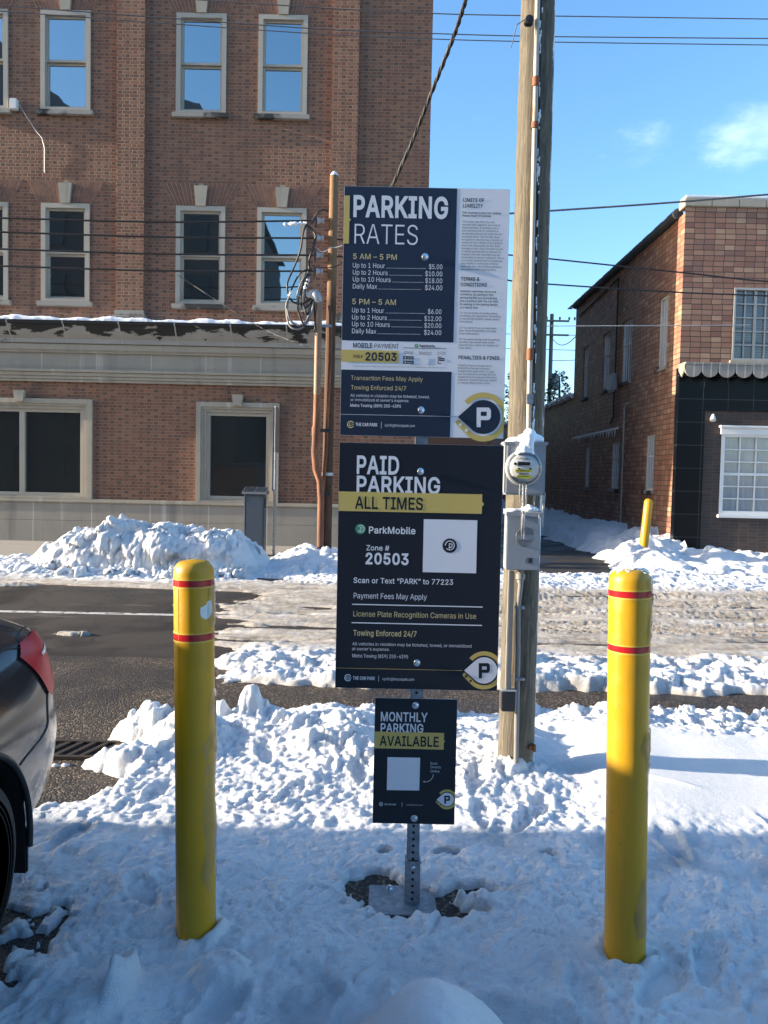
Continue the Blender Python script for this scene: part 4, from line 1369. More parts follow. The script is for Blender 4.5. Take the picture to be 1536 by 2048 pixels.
# scalloped awning, black glass shop front, brown brick infill
aw = MB()
Y0 = FR - 0.34
pitch = 0.35
x = XR - 0.02
ztop, zlow = AZ + 0.02, AZ - 0.07
aw.box(x, RX1, FR - 0.36, FR - 0.001, ztop, ztop + 0.05, 0.01)
n = int((RX1 - x) / pitch)
for i in range(n):
    a = x + i * pitch
    poly = [(a + 0.003, ztop - 0.001), (a + 0.003, zlow)]
    for k in range(0, 11):
        th = math.pi * k / 10
        poly.append((a + pitch / 2 - (pitch / 2 - 0.003) * math.cos(th), zlow - 0.165 * math.sin(th)))
    poly += [(a + pitch - 0.003, ztop - 0.001)]
    q = []
    for v in poly:
        if not q or (abs(v[0] - q[-1][0]) + abs(v[1] - q[-1][1])) > 1e-4:
            q.append(v)
    aw.prism(q[::-1], Y0 + 0.0, Y0 + 0.03)
# the side return of the awning
aw.prism_x([(FR - 0.34, ztop - .001), (FR - 0.34, zlow), (FR - 0.17, zlow - 0.15), (FR - 0.002, zlow), (FR - 0.002, ztop - .001)], x, x + 0.025)
fix_normals(aw.obj('awning', M['awning'], rb, 20))
GL = P(1450, 822, FR).z
PXR = P(1404, 960, FR).x
bt = MB()
bt.box(XR - 0.006, RX1, FR - 0.03, FR + 0.15, GL, AZ - 0.002)
bt.box(XR - 0.006, PXR, FR - 0.03, FR + 0.15, 0, GL - 0.003)
bt.obj('glass_fascia', M['black_tile'], rb, 0)
w = MB()
wall_front(w, PXR + 0.001, RX1, 0, GL - 0.002, [WL], FR, 0.16)
w.obj('infill_wall', M['dark_brick'], rb, 0)
wl_ = grid_window(WL, 4, 6, M['white_paint'], M['curtain_glass'], 0.075, 0.026, None, True)
hd = MB().box(WL[0] - 0.03, WL[1] + 0.03, FR - 0.06, FR + 0.04, WL[3] - 0.02, WL[3] + 0.11)
hd.box(WL[0] - 0.07, WL[1] + 0.07, FR - 0.11, FR + 0.04, WL[3] + 0.112, WL[3] + 0.165, 0.012)
hd.obj('head_moulding', M['white_paint'], wl_)
MB().box(WL[0] - 0.04, WL[1] + 0.04, FR - 0.07, FR + 0.05, WL[2] - 0.07, WL[2] - 0.002, 0.01).obj('sill', M['white_paint'], wl_)
fl = root('flood_light', P(1422, 835, FR), 'small white flood light on the brown brick above the white window', 'light')
p = P(1422, 835, FR)
MB().tube([(p.x + .02, FR, p.z - .03), (p.x + .02, FR - .08, p.z - .02)], 0.025, 8).obj('bracket', M['white_paint'], fl)
MB().lathe((p.x + .02, FR - 0.06, p.z + 0.05), (-0.25, -0.5, -1), [(-.02, 0.015), (0, .03), (.07, .05), (.13, .062), (.132, .05)], 14).obj('lamp_head', M['white_paint'], fl)

# things on the alley wall
YB = XR / ((1221 - 768) / FPX)
eb = root('meter_box', (XR - 0.1, YB, 4.1), 'tall grey metal box with thin cables on the alley wall', 'box')
zc = P(1221, 765, YB).z
MB().box(XR - 0.16, XR - 0.002, YB - 0.22, YB + 0.22, zc - 0.26, zc + 0.24, 0.05).obj('box', M['grey_box'], eb)
MB().tube([(XR - 0.03, YB - .12, zc + .24), (XR - 0.03, YB - .12, zc + 2.75), (XR - 0.03, YB + 4, zc + 2.6)], 0.022, 6).obj('cable', M['cable'], eb)
MB().tube([(XR - 0.03, YB - .05, zc - .26), (XR - 0.03, YB - .10, zc - .9), (XR - 0.03, YB + .2, zc - 1.1)], 0.02, 6).obj('cable', M['cable'], eb)
YD = XR / ((1245 - 768) / FPX)
dp = root('drain_pipe', (XR - 0.05, YD, 0), 'thin pale drain pipe running down the shaded alley wall', 'pipe')
MB().tube([(XR - 0.04, YD, 0), (XR - 0.04, YD, 3.5), (XR - 0.04, YD - .12, 3.6), (XR - 0.04, YD - .3, 3.6)], 0.022, 8).obj('pipe', M['pale_conduit'], dp)
MB().box(XR - 0.07, XR - 0.005, YD - 0.05, YD + 0.05, 2.1, 2.14).box(XR - 0.07, XR - 0.005, YD - 0.05, YD + 0.05, 3.2, 3.24).obj('clip', M['galv'], dp, 0)
ic = MB()
for k in range(26):
    yy = 20.6 + k * 0.17 + R.uniform(-.05, .05)
    ic.tube([(XR - 0.05, yy, 3.02), (XR - 0.05 + R.uniform(-.01, .01), yy, 3.02 - R.uniform(0.05, 0.22))], [0.02, 0.002], 5)
ic.tube([(XR - .05, 20.3, 3.03), (XR - .05, 25.2, 3.0)], 0.025, 6)
tag(ic.obj('icy_pipe', M['soft_snow'], None, 40), 'icy horizontal pipe fringed with short icicles on the alley wall', 'pipe')

# ---- out of the frame: the shed added to shade the lot, and the row across the street that the windows mirror
hs = root('shade_blocker', (-7.5, -3, 0), 'made-up low brick shed beside the parked car, shading the lot', 'blocker')
HT = 2.13
MB().box(-10.0, -5.05, -9.0, 3.02, 0, HT - 0.14).obj('wall', M['far_brick'], hs, 0)
MB().box(-10.06, -5.0, -9.06, 3.08, HT - 0.139, HT).obj('roof', M['slate'], hs, 0)
MB().box(-5.048, -5.0, -2.0, -0.9, 0.02, 1.95).obj('door', M['grey_box'], hs, 0)

for (x0, x1, y0, y1, h, roof, nm) in ((-42, -16.6, -30, -13, 20.5, 7.5, 'tall dark brick block with steep roof across from the brick facade'),
                                       (-16.2, -8.9, -30, -13, 18.6, 4.6, 'dark brick block with low roof facing the brick facade'),
                                       (-7.2, 22, -30, -20, 7.5, 1.6, 'long low dark brick row behind the parking lot')):
    ob = root('brick_block', ((x0 + x1) / 2, y1, 0), nm, 'building', 'buildings across the lot')
    MB().box(x0, x1, y0, y1, 0, h).obj('wall', M['sooty_brick'], ob, 0)
    MB().prism([(x0 - .4, h + .01), (x1 + .4, h + .01), (x1 - (x1 - x0) * .32, h + roof), (x0 + (x1 - x0) * .32, h + roof)], y0 - .3, y1 + .3).obj('roof', M['slate'], ob, 0)
    k = 0
    xx = x0 + 1.5
    while xx < x1 - 1.5:
        for zz in np.arange(1.2, h - 2.2, 3.4):
            MB().box(xx, xx + 1.1, y1 + .002, y1 + .05, zz, zz + 1.9).obj('window', M['trim'], ob, 0)
        xx += 2.9

ob = root('brick_block', (6, 62, 0), 'far low brick building closing the end of the alley', 'building')
MB().box(-14, 34, 62, 72, 0, 5.4).obj('wall', M['far_brick'], ob, 0)
MB().box(-14.3, 34.3, 61.8, 72.2, 5.401, 5.65).obj('roof', M['slate'], ob, 0)

# ---- end of the alley: far pole, evergreen, wires
FY = 42.0
M['far_wood'] = plain('grey_weathered_wood', (0.22, 0.20, 0.18), 0.9, 0.2, 6)
ux = P(1100, 760, FY).x
fp = root('utility_pole', (ux, FY, 0), 'distant thin utility pole with crossarms beyond the alley', 'utility pole', 'wooden utility poles')
ztop = P(1100, 628, FY).z
MB().tube([(ux, FY, 0), (ux, FY, ztop)], [0.14, 0.10], 10).obj('pole', M['far_wood'], fp)
ca = MB()
for dz in (0.35, 1.1):
    ca.box(ux - 0.7, ux + 0.9, FY - .2, FY - .12, ztop - dz - .09, ztop - dz)
ca.obj('crossarm', M['far_wood'], fp, 0)
ins = MB()
for k in (-.8, -.3, .4, .9, 1.2):
    ins.lathe((ux + k, FY - .16, ztop - .35), (0, 0, 1), [(0, .03), (.1, .06), (.18, .03)], 8)
ins.obj('insulator', M['porcelain'], fp)
MB().lathe((ux + .25, FY - .3, ztop - 4.1), (0, 0, 1), [(0, .15), (.05, .2), (.75, .2), (.85, .1)], 14).obj('transformer', M['grey_box'], fp)
fw = MB()
for k, (a, b) in enumerate((((ux - 9, 46, ztop - .2), (ux + 20, 40, ztop - .5)), ((ux - 9, 46, ztop - 1.0), (ux + 20, 40, ztop - 1.4)), ((ux, FY, ztop - 1.2), (XR + .2, BACK, 6.6)), ((ux, FY, ztop - 2.5), (ux + 16, 38, ztop - 0.6)), ((ux - 9, 47, ztop - 3.5), (ux + 20, 41, ztop - 4.2)), ((ux - 9, 47, ztop - 3.9), (ux + 20, 41, ztop - 4.9)))):
    a, b = Vector(a), Vector(b)
    fw.tube([a.lerp(b, q / 8) - Vector((0, 0, 0.5 * (1 - (q / 4 - 1) ** 2))) for q in range(9)], 0.018, 5)
fw.obj('wire', M['wire'], fp)


def evergreen(name, x, y, h, rad, label, seed):
    rr = random.Random(seed)
    tr = root(name, (x, y, 0), label, 'tree', 'evergreens beyond the alley')
    MB().tube([(x, y, 0), (x + .1, y, h * .5), (x, y, h * .95)], [0.22, 0.14, 0.03], 8).obj('trunk', M['bark'], tr)
    cr_, sn_ = MB(), MB()
    for k in range(2600):
        q = rr.random() ** 0.7
        zz = h * (1 - 0.85 * q)
        an = rr.uniform(0, 6.28)
        r_ = rad * (0.15 + q) * math.sqrt(rr.random()) * (1.0 + 0.25 * math.sin(an * 5 + zz * 3))
        c = Vector((x + math.cos(an) * r_, y + math.sin(an) * r_, zz - r_ * .25))
        d = Vector((math.cos(an), math.sin(an), rr.uniform(-.6, .2))).normalized() * rr.uniform(.10, .24)
        sdv = d.cross(Vector((rr.uniform(-1, 1), rr.uniform(-1, 1), rr.uniform(-1, 1)))).normalized() * rr.uniform(.03, .07)
        (sn_ if rr.random() < 0.16 else cr_).add([c - sdv, c + d * .5 + sdv * 1.2, c + d, c + d * .5 - sdv * 1.2], [(0, 1, 2, 3)])
    cr = cr_.obj('crown', M['needles'], tr, 0)
    sn_.obj('snow', M['soft_snow'], cr, 0)


evergreen('evergreen_tree', P(1118, 780, 40).x, 40, 7.4, 1.7, 'dark snow dusted evergreen beyond the alley, next to the distant pole', 3)
evergreen('evergreen_tree', P(1040, 780, 47).x, 47, 9.0, 2.2, 'tall dark evergreen beyond the alley, mostly hidden by the big signs', 5)

# outlines of the letters used on the signs: char, advance; contours
GLYPHS = '''
#865;475,0 640,1000 741,1000 577,0|20,276 37,377 786,377 769,276|125,0 289,1000 389,1000 226,0|79,622 96,724 844,724 828,622
$878;397,-146 397,1146 481,1146 481,-146|440,-17 338,-9 251,18 179,61 126,118 90,188 75,268 205,268 217,216 243,172 280,139 327,115 381,101 440,97 504,102 562,118 610,145 648,181 671,224 679,274 673,317 653,352 622,379 582,402 361,470 251,512 169,568 119,641 102,732 113,811 147,880 201,936 270,979 353,1005 446,1013 540,1005 621,978 689,936 741,882 775,817 788,743 663,743 642,810 594,860 526,891 442,901 382,896 329,880 285,855 253,822 233,783 226,738 234,692 257,656 292,627 660,496 705,467 744,432 776,388 796,336 803,272 792,195 760,125 707,66 636,21 546,-8
&880;387,-13 295,-4 217,23 153,66 106,122 77,188 67,262 74,321 93,372 125,418 166,461 511,764 515,796 507,840 483,875 445,898 396,906 361,902 330,891 305,872 285,848 273,818 269,784 273,748 860,0 715,0 200,626 172,676 154,728 148,783 156,846 179,901 215,946 264,981 324,1002 393,1009 463,1002 522,981 570,947 606,903 629,852 636,795 632,751 619,711 599,673 541,606 303,428 251,384 216,343 197,302 191,258 197,212 215,172 244,138 282,113 327,97 379,91 438,98 494,116 546,147 592,188 631,238 661,298 680,366 686,441 801,441 796,354 780,283 756,226 654,92 600,46 533,13 460,-7
'405;153,624 138,1000 266,1000 252,624
(537;175,406 181,519 198,636 224,754 259,867 300,971 347,1060 464,1060 416,953 375,842 342,728 317,616 302,508 297,406 302,316 315,225 338,131 370,32 464,-189 347,-189 273,-42 219,107 186,258
)537;73,-189 127,-72 169,35 201,135 222,229 235,318 240,406 235,508 219,616 195,728 162,842 121,953 73,1060 190,1060 237,971 279,867 313,754 340,636 356,518 362,406 351,256 317,105 263,-44 190,-189
*891;396,438 404,650 224,536 176,620 366,718 176,816 224,902 404,787 396,1000 492,1000 484,787 663,902 711,816 522,718 711,620 663,536 484,650 492,438
,369;74,-235 133,140 269,140 166,-235
-891;662,481 662,369 224,369 224,481
.369;187,-9 153,-2 124,17 104,46 97,81 104,115 124,144 153,164 187,170 222,164 251,144 271,115 277,81 271,46 251,17 222,-2
/490;462,1047 140,-150 28,-150 350,1047
0891;446,-13 342,2 255,47 186,122 135,223 104,349 94,499 104,649 136,776 187,878 256,952 343,998 446,1013 548,998 635,952 704,878 755,776 786,649 797,499 786,349 755,223 705,122 636,47 549,2|446,97 513,109 570,145 616,203 649,283 669,382 676,499 669,618 649,717 616,797 570,855 513,891 446,903 377,891 320,855 275,797 242,717 222,618 215,499 222,382 242,283 275,203 320,145 377,109
1891;150,0 150,107 768,107 768,0|542,1000 542,0 417,0 417,881 411,881 169,703 169,839 390,1000
2891;126,0 126,93 611,642 625,685 630,730 623,780 605,823 575,857 537,883 491,898 440,903 385,897 339,880 301,851 273,813 255,766 250,711 129,711 139,796 169,869 218,930 281,976 357,1004 442,1013 527,1004 601,976 663,932 710,875 739,808 749,732 744,677 729,624 702,569 660,508 300,119 300,111 765,111 765,0
3891;428,-13 341,-5 261,19 192,59 138,113 102,180 86,259 215,259 226,211 249,171 282,139 325,116 374,103 430,98 488,103 541,119 585,146 618,183 640,229 647,285 641,337 621,386 588,427 540,459 476,480 395,487 308,487 308,588 566,881 566,889 137,889 137,1000 732,1000 732,905 415,547 415,568 518,567 606,542 677,498 729,437 762,365 772,285 761,202 728,130 676,70 607,24 523,-4
4891;78,207 78,311 485,1000 611,1000 213,326 213,319 812,319 812,207|554,0 554,624 674,624 674,0
5891;435,-13 350,-5 275,22 212,64 163,118 130,183 117,256 240,256 250,213 271,175 302,143 341,118 385,103 435,98 492,105 543,127 585,160 617,205 638,258 644,319 637,380 616,435 583,480 540,515 488,537 428,544 378,540 329,528 285,508 252,483 132,497 189,1000 720,1000 720,889 296,889 263,593 305,619 349,639 399,651 451,656 517,649 578,631 632,601 678,561 716,511 745,454 763,390 768,321 758,229 725,149 674,81 607,30 526,-3
6891;445,-13 357,-3 280,29 215,79 166,146 135,227 125,318 133,392 157,470 201,560 270,669 496,1000 633,1000 297,513 286,513 302,541 352,587 421,614 462,617 547,608 621,579 681,533 727,471 755,396 764,309 754,221 723,143 674,78 609,28 532,-3|445,95 500,102 548,123 587,156 618,199 637,251 644,309 637,368 618,419 587,462 548,494 500,515 445,521 390,515 342,495 302,463 271,420 252,370 246,311 252,252 271,200 302,156 342,123 390,102
7891;191,0 636,881 636,889 122,889 122,1000 768,1000 768,882 324,0
8891;445,-13 350,-4 266,22 198,65 146,121 113,189 102,266 108,327 128,384 158,433 199,474 246,504 300,520 300,525 234,554 182,605 149,672 138,748 148,820 178,884 225,938 287,979 361,1005 445,1013 528,1005 602,979 663,938 710,884 740,820 750,748 739,672 706,605 655,554 591,525 591,520 643,504 690,474 730,433 761,384 781,327 788,266 777,189 744,121 692,65 623,22 540,-4|445,97 507,102 560,118 603,145 635,180 655,223 662,272 655,325 634,371 600,409 556,438 504,456 445,462 385,456 333,438 289,409 255,371 234,325 227,272 233,223 253,180 285,145 329,118 382,102|445,569 495,574 539,590 576,616 604,650 622,691 628,738 622,785 605,826 577,859 541,884 496,899 445,904 393,899 349,884 312,859 284,826 267,785 261,738 267,691 284,650 312,616 349,590 394,574
9891;444,1013 532,1003 610,971 674,921 723,854 754,773 764,682 756,608 733,530 688,440 619,331 394,0 256,0 593,487 604,487 588,459 537,413 505,397 468,386 428,383 343,392 269,421 209,467 163,529 134,604 125,691 135,780 166,858 216,922 280,972 357,1003|444,905 390,898 342,877 302,844 272,801 253,749 246,691 253,632 272,581 302,538 342,506 390,485 444,479 499,485 548,505 588,537 618,580 637,631 644,689 637,748 618,800 588,844 548,877 500,898
:369;187,-9 153,-2 124,17 104,46 97,81 104,115 124,144 153,164 187,170 222,164 251,144 271,115 277,81 271,46 251,17 222,-2|187,532 153,539 124,558 104,587 97,621 104,656 124,685 153,705 187,711 222,705 251,685 271,656 277,621 271,587 251,558 222,539
;369;74,-235 133,140 269,140 166,-235|203,532 169,539 140,558 120,587 113,621 120,656 140,685 169,705 203,711 238,705 267,685 287,656 293,621 287,587 267,558 238,539
@1329;699,-266 559,-255 435,-224 329,-173 241,-103 171,-15 120,91 89,214 79,352 90,487 121,608 172,714 241,802 328,872 432,924 552,956 686,966 815,955 929,922 1025,870 1105,801 1168,719 1213,627 1240,527 1249,423 1241,279 1228,211 1208,149 1178,96 1138,56 1084,30 1015,21 936,33 899,48 866,70 843,99 831,134 826,134 802,94 763,58 710,33 642,25 560,36 493,69 440,122 401,190 378,270 370,358 379,444 406,520 449,584 505,633 573,664 648,674 708,669 757,651 794,626 818,601 824,601 824,658 931,658 931,217 936,179 953,146 980,124 1018,116 1062,124 1094,149 1117,191 1132,250 1140,327 1142,423 1135,509 1114,591 1078,667 1028,734 963,790 884,833 791,860 683,869 573,860 476,834 392,791 322,731 266,657 225,567 200,465 192,350 200,233 225,130 266,41 323,-33 396,-91 484,-133 586,-159 703,-168 962,-115 991,-210|648,128 706,134 752,154 786,186 810,233 824,292 829,363 824,434 809,489 784,528 749,554 704,568 650,573 599,566 556,545 521,512 496,469 480,419 475,363 480,303 493,247 515,198 548,160 592,136
A943;32,0 396,1000 543,1000 910,0 777,0 456,940 482,940 167,0|216,279 216,391 727,391 727,279
B897;118,0 118,1000 474,1000 569,991 646,964 706,923 749,869 774,805 783,735 777,677 760,629 734,591 700,562 661,540 619,524 619,515 667,506 714,483 756,447 791,399 814,340 821,268 813,196 787,131 742,77 677,35 592,9 485,0|245,112 481,112 581,123 648,157 686,207 699,268 692,317 673,361 642,399 601,429 549,447 488,454 245,454|245,561 468,561 520,566 566,582 605,608 635,642 654,683 660,732 649,793 614,843 556,877 472,888 245,888
C1003;526,-13 403,2 295,49 205,125 137,227 94,352 79,499 94,647 137,773 205,875 295,951 403,998 526,1013 599,1008 669,991 733,964 790,926 840,879 880,822 910,758 930,685 803,685 788,733 765,776 737,812 702,842 663,866 620,883 574,893 526,896 438,884 361,850 296,793 246,715 214,617 203,499 214,382 246,284 296,207 361,150 439,116 526,104 574,107 620,118 663,135 702,158 737,188 765,225 788,267 803,315 930,315 911,243 881,178 840,122 791,74 734,37 669,9 600,-8
D987;430,0 189,0 189,112 422,112 534,124 625,159 695,216 745,293 775,389 785,502 775,614 745,709 696,785 628,842 541,876 434,888 183,888 183,1000 443,1000 579,985 693,940 785,868 852,769 894,646 907,502 893,357 852,233 783,134 689,60 571,15|245,1000 245,0 118,0 118,1000
E823;118,0 118,1000 732,1000 732,888 245,888 245,562 699,562 699,450 245,450 245,112 738,112 738,0
F806;118,0 118,1000 726,1000 726,888 245,888 245,547 681,547 681,435 245,435 245,0
G1023;528,-13 403,2 294,49 204,125 136,227 93,353 79,499 93,647 136,773 203,875 293,951 400,998 521,1013 597,1008 669,990 735,961 793,922 842,874 883,818 913,755 932,685 802,685 784,732 761,773 733,809 700,839 662,864 620,882 573,892 521,896 436,884 360,850 295,793 246,715 214,617 203,499 214,382 246,285 296,207 362,150 440,116 528,104 608,113 678,140 735,183 779,242 806,314 815,398 854,391 556,391 556,503 940,503 940,393 926,278 886,179 823,97 740,37 641,-1
H1016;118,0 118,1000 245,1000 245,568 771,568 771,1000 898,1000 898,0 771,0 771,456 245,456 245,0
I591;61,0 61,112 232,112 232,888 61,888 61,1000 530,1000 530,888 359,888 359,112 530,112 530,0
J779;364,-13 244,6 148,64 86,159 65,286 65,340 192,340 192,286 204,205 239,146 294,110 364,98 433,110 487,146 522,205 534,286 534,1000 661,1000 661,286 640,159 578,64 483,6
K917;205,286 205,425 715,1000 881,1000 454,542 448,543|118,0 118,1000 245,1000 245,0|732,0 369,509 448,608 882,0
L772;118,0 118,1000 245,1000 245,112 710,112 710,0
M1235;118,0 118,1000 298,1000 632,96 604,96 936,1000 1116,1000 1116,0 991,0 997,899 1008,899 672,0 562,0 220,899 234,899 240,0
N1029;118,0 118,1000 268,1000 813,108 796,105 784,1000 911,1000 911,0 760,0 211,889 234,892 246,0
O1048;525,-13 403,2 296,49 206,125 137,227 94,352 79,499 94,647 137,773 206,875 296,951 403,998 525,1013 647,998 754,951 844,875 912,773 955,647 969,499 955,352 912,227 844,125 754,49 647,2|525,104 610,115 687,149 752,205 803,283 835,382 846,499 835,618 803,717 752,795 687,851 610,885 525,896 439,885 362,850 297,794 246,716 214,618 203,499 214,382 246,284 297,206 362,150 439,115
P874;118,0 118,1000 462,1000 568,990 653,958 719,909 766,845 794,769 803,683 794,598 766,522 719,457 653,407 568,376 462,365 215,365 215,477 457,477 528,483 584,503 626,535 655,577 672,627 677,683 672,740 655,789 626,831 584,862 527,882 456,889 245,889 245,0
Q1048;482,313 615,313 921,-94 788,-94|525,-13 403,2 296,49 206,125 137,227 94,352 79,499 94,647 137,773 206,875 296,951 403,998 525,1013 647,998 754,951 844,875 912,773 955,647 969,499 955,352 912,227 844,125 754,49 647,2|525,104 610,115 687,149 752,205 803,283 835,382 846,499 835,618 803,717 752,795 687,851 610,885 525,896 439,885 362,850 297,794 246,716 214,618 203,499 214,382 246,284 297,206 362,150 439,115
R883;118,0 118,1000 464,1000 569,990 655,960 721,913 767,851 795,777 805,692 795,607 767,534 721,473 654,427 569,398 464,389 189,389 189,501 459,501 530,507 585,524 627,553 656,591 673,637 679,692 673,748 656,796 627,835 585,864 529,882 458,889 245,889 245,0|694,0 452,450 595,450 841,0
S878;440,-17 338,-9 251,18 179,61 126,118 90,188 75,268 205,268 217,216 243,172 280,139 327,115 381,101 440,97 504,102 562,118 610,145 648,181 671,224 679,274 673,317 653,352 622,379 582,402 361,470 251,512 169,568 119,641 102,732 113,811 147,880 201,936 270,979 353,1005 446,1013 540,1005 621,978 689,936 741,882 775,817 788,743 663,743 642,810 594,860 526,891 442,901 382,896 329,880 285,855 253,822 233,783 226,738 234,692 257,656 292,627 660,496 705,467 744,432 776,388 796,336 803,272 792,195 760,125 707,66 636,21 546,-8
T882;62,888 62,1000 819,1000 819,888 505,888 505,0 379,0 379,888
U1017;509,-16 398,-5 303,30 225,85 166,157 130,243 118,340 118,1000 244,1000 244,350 252,282 277,222 315,172 368,134 433,109 509,101 585,109 650,134 702,172 740,222 764,282 772,350 772,1000 899,1000 899,340 887,243 850,157 792,85 714,30 619,-5
V943;401,0 32,1000 166,1000 487,60 461,60 776,1000 910,1000 546,0
W1349;305,0 32,1000 162,1000 387,78 372,78 602,1000 746,1000 977,78 960,78 1186,1000 1316,1000 1042,0 895,0 660,934 687,934 453,0
X932;36,0 427,559 427,464 58,1000 205,1000 479,574 456,574 734,1000 877,1000 509,470 509,564 896,0 750,0 453,454 481,454 180,0
Y928;400,0 400,409 32,1000 179,1000 491,453 440,453 749,1000 895,1000 527,409 527,0
Z862;82,0 82,91 670,935 684,893 79,888 79,1000 780,1000 780,907 191,65 177,107 785,112 785,0
a765;314,-17 247,-10 186,10 134,42 94,88 68,144 60,212 66,270 85,316 114,352 152,380 197,400 496,452 521,462 537,477 542,501 537,547 524,583 502,612 471,633 432,646 385,650 335,646 293,634 259,615 231,591 197,538 81,572 112,633 154,680 205,715 261,738 321,751 381,756 470,746 517,731 562,708 602,675 634,630 655,570 662,494 662,0 544,0 544,102 536,102 495,48 464,23 423,2 374,-12|335,89 397,96 448,115 488,145 518,183 536,226 542,271 542,373 264,312 230,296 203,274 186,244 181,206 185,171 200,142 224,119 255,103 292,93
b834;451,-16 389,-10 339,7 300,33 232,115 220,115 220,0 103,0 103,1000 223,1000 223,628 232,628 299,708 337,733 387,750 450,756 538,744 615,709 679,652 727,575 757,481 767,371 757,261 727,166 679,89 616,32 539,-4|433,92 497,101 549,129 591,172 621,229 639,297 645,372 639,447 621,513 591,569 550,612 497,639 433,648 369,640 317,613 276,572 246,517 228,450 221,372 228,294 246,226 276,170 318,128 370,101
c778;407,-16 312,-4 230,32 161,90 110,167 78,261 67,368 78,478 110,572 161,649 230,707 312,744 407,756 461,752 511,741 558,724 600,700 637,669 668,633 693,591 711,544 595,515 407,648 340,639 285,610 243,565 213,508 195,441 189,368 195,297 213,231 243,174 285,130 340,101 407,91 477,101 555,150 598,230 713,201 696,153 671,110 639,73 602,42 559,17 512,-1 461,-12
d834;384,-16 296,-4 219,32 155,89 107,166 77,261 67,371 77,481 108,575 156,652 220,709 297,744 385,756 448,750 497,733 536,708 602,628 611,628 611,1000 731,1000 731,0 615,0 615,115 603,115 564,61 534,33 496,7 446,-10|402,92 465,101 517,128 559,170 589,226 607,294 613,372 607,450 589,517 559,572 518,613 465,640 402,648 337,639 284,612 243,569 213,513 195,447 189,372 195,297 213,229 243,172 285,129 338,101
e794;417,-16 316,-4 230,32 161,90 109,167 78,260 67,367 78,475 109,569 159,647 226,706 308,743 403,756 464,751 522,735 578,709 628,670 670,619 702,554 723,475 730,333 147,333 147,434 664,434 609,397 603,467 585,528 556,578 516,617 465,641 403,649 341,641 288,616 245,578 214,530 195,474 189,415 189,349 196,273 217,209 251,158 297,121 353,98 417,91 460,94 499,104 532,120 561,143 584,172 601,207 717,179 694,124 659,77 612,38 555,9 490,-10
f499;448,746 448,643 13,643 13,746|158,0 158,848 166,907 188,955 222,993 266,1020 316,1036 368,1042 477,1024 447,921 336,925 303,904 285,870 279,823 279,0
g836;407,-296 330,-291 263,-274 207,-249 162,-216 126,-178 99,-136 199,-80 267,-154 303,-173 349,-187 407,-191 489,-180 555,-148 598,-92 612,-11 612,134 602,134 534,54 496,31 446,15 383,9 298,20 221,52 157,105 108,177 77,268 67,376 77,484 108,577 157,652 221,709 298,744 385,756 448,750 498,733 537,708 605,627 615,627 615,746 732,746 732,-17 721,-106 689,-177 637,-230 571,-267 493,-289|403,116 466,124 518,148 559,186 590,238 608,302 614,379 608,454 590,519 560,573 519,614 466,640 403,648 338,639 285,612 243,570 213,516 195,451 189,379 195,305 214,241 244,188 286,149 339,124
h806;223,446 223,0 103,0 103,1000 223,1000 223,565 201,565 243,653 299,712 368,745 447,756 518,748 580,724 631,685 670,631 694,560 702,472 702,0 582,0 582,462 571,540 537,598 483,635 413,647 362,641 316,624 278,595 248,556 230,506
i328;103,0 103,746 223,746 223,0|164,870 133,876 106,894 87,919 81,950 87,981 106,1006 133,1024 164,1030 197,1024 224,1006 242,981 248,950 242,919 224,894 197,876
j328;103,746 223,746 223,-59 218,-123 200,-178 169,-222 127,-254 73,-274 -19,-281 -19,-170 49,-163 80,-141 97,-106 103,-57|164,870 132,876 105,894 87,919 81,950 87,981 105,1006 132,1024 164,1030 196,1024 223,1006 242,981 248,950 242,919 223,894 196,876
k748;216,268 216,416 237,416 559,746 708,746 362,392 348,392|103,0 103,1000 223,1000 223,0|578,0 291,365 376,450 732,0
l372;274,-5 198,6 145,40 114,93 103,166 103,1000 223,1000 223,194 227,151 236,122 255,107 334,107 355,5
m1199;103,0 103,746 220,746 221,581 211,581 231,635 260,680 297,715 338,739 384,754 431,759 506,747 565,709 607,652 631,579 614,579 633,631 663,674 702,710 748,737 801,754 858,759 921,752 977,731 1025,695 1063,646 1087,581 1095,501 1095,0 974,0 974,499 963,568 929,615 880,641 823,650 776,644 736,629 703,603 679,570 664,531 659,486 659,0 539,0 539,511 529,567 497,611 450,640 392,650 350,645 310,629 275,604 247,568 229,523 223,468 223,0
n805;223,446 223,0 103,0 103,746 219,746 220,565 201,565 243,653 299,712 368,745 447,756 518,748 580,724 631,685 669,631 694,560 702,472 702,0 582,0 582,462 571,540 537,598 483,635 413,647 362,641 316,624 278,595 248,556 230,506
o816;407,-16 312,-4 230,32 161,90 110,167 78,261 67,368 78,478 110,572 161,649 230,707 312,744 407,756 504,744 587,707 655,649 706,572 738,478 749,368 738,261 706,167 655,90 587,32 504,-4|407,91 476,101 531,130 574,174 604,231 622,297 628,368 622,441 604,507 574,565 531,610 476,639 407,648 340,639 285,610 243,565 213,508 195,441 189,368 195,297 213,231 243,174 285,130 340,101
p834;103,-281 103,746 220,746 220,628 232,628 299,708 337,733 387,750 450,756 538,744 615,709 679,652 727,575 757,481 767,371 757,261 727,166 679,89 616,32 539,-4 451,-16 389,-10 339,7 301,33 271,61 232,115 223,115 223,-281|433,92 497,101 549,129 591,172 621,229 639,297 645,372 639,447 621,513 591,569 550,612 497,639 433,648 369,640 317,613 276,572 246,517 228,450 221,372 228,294 246,226 276,170 318,128 370,101
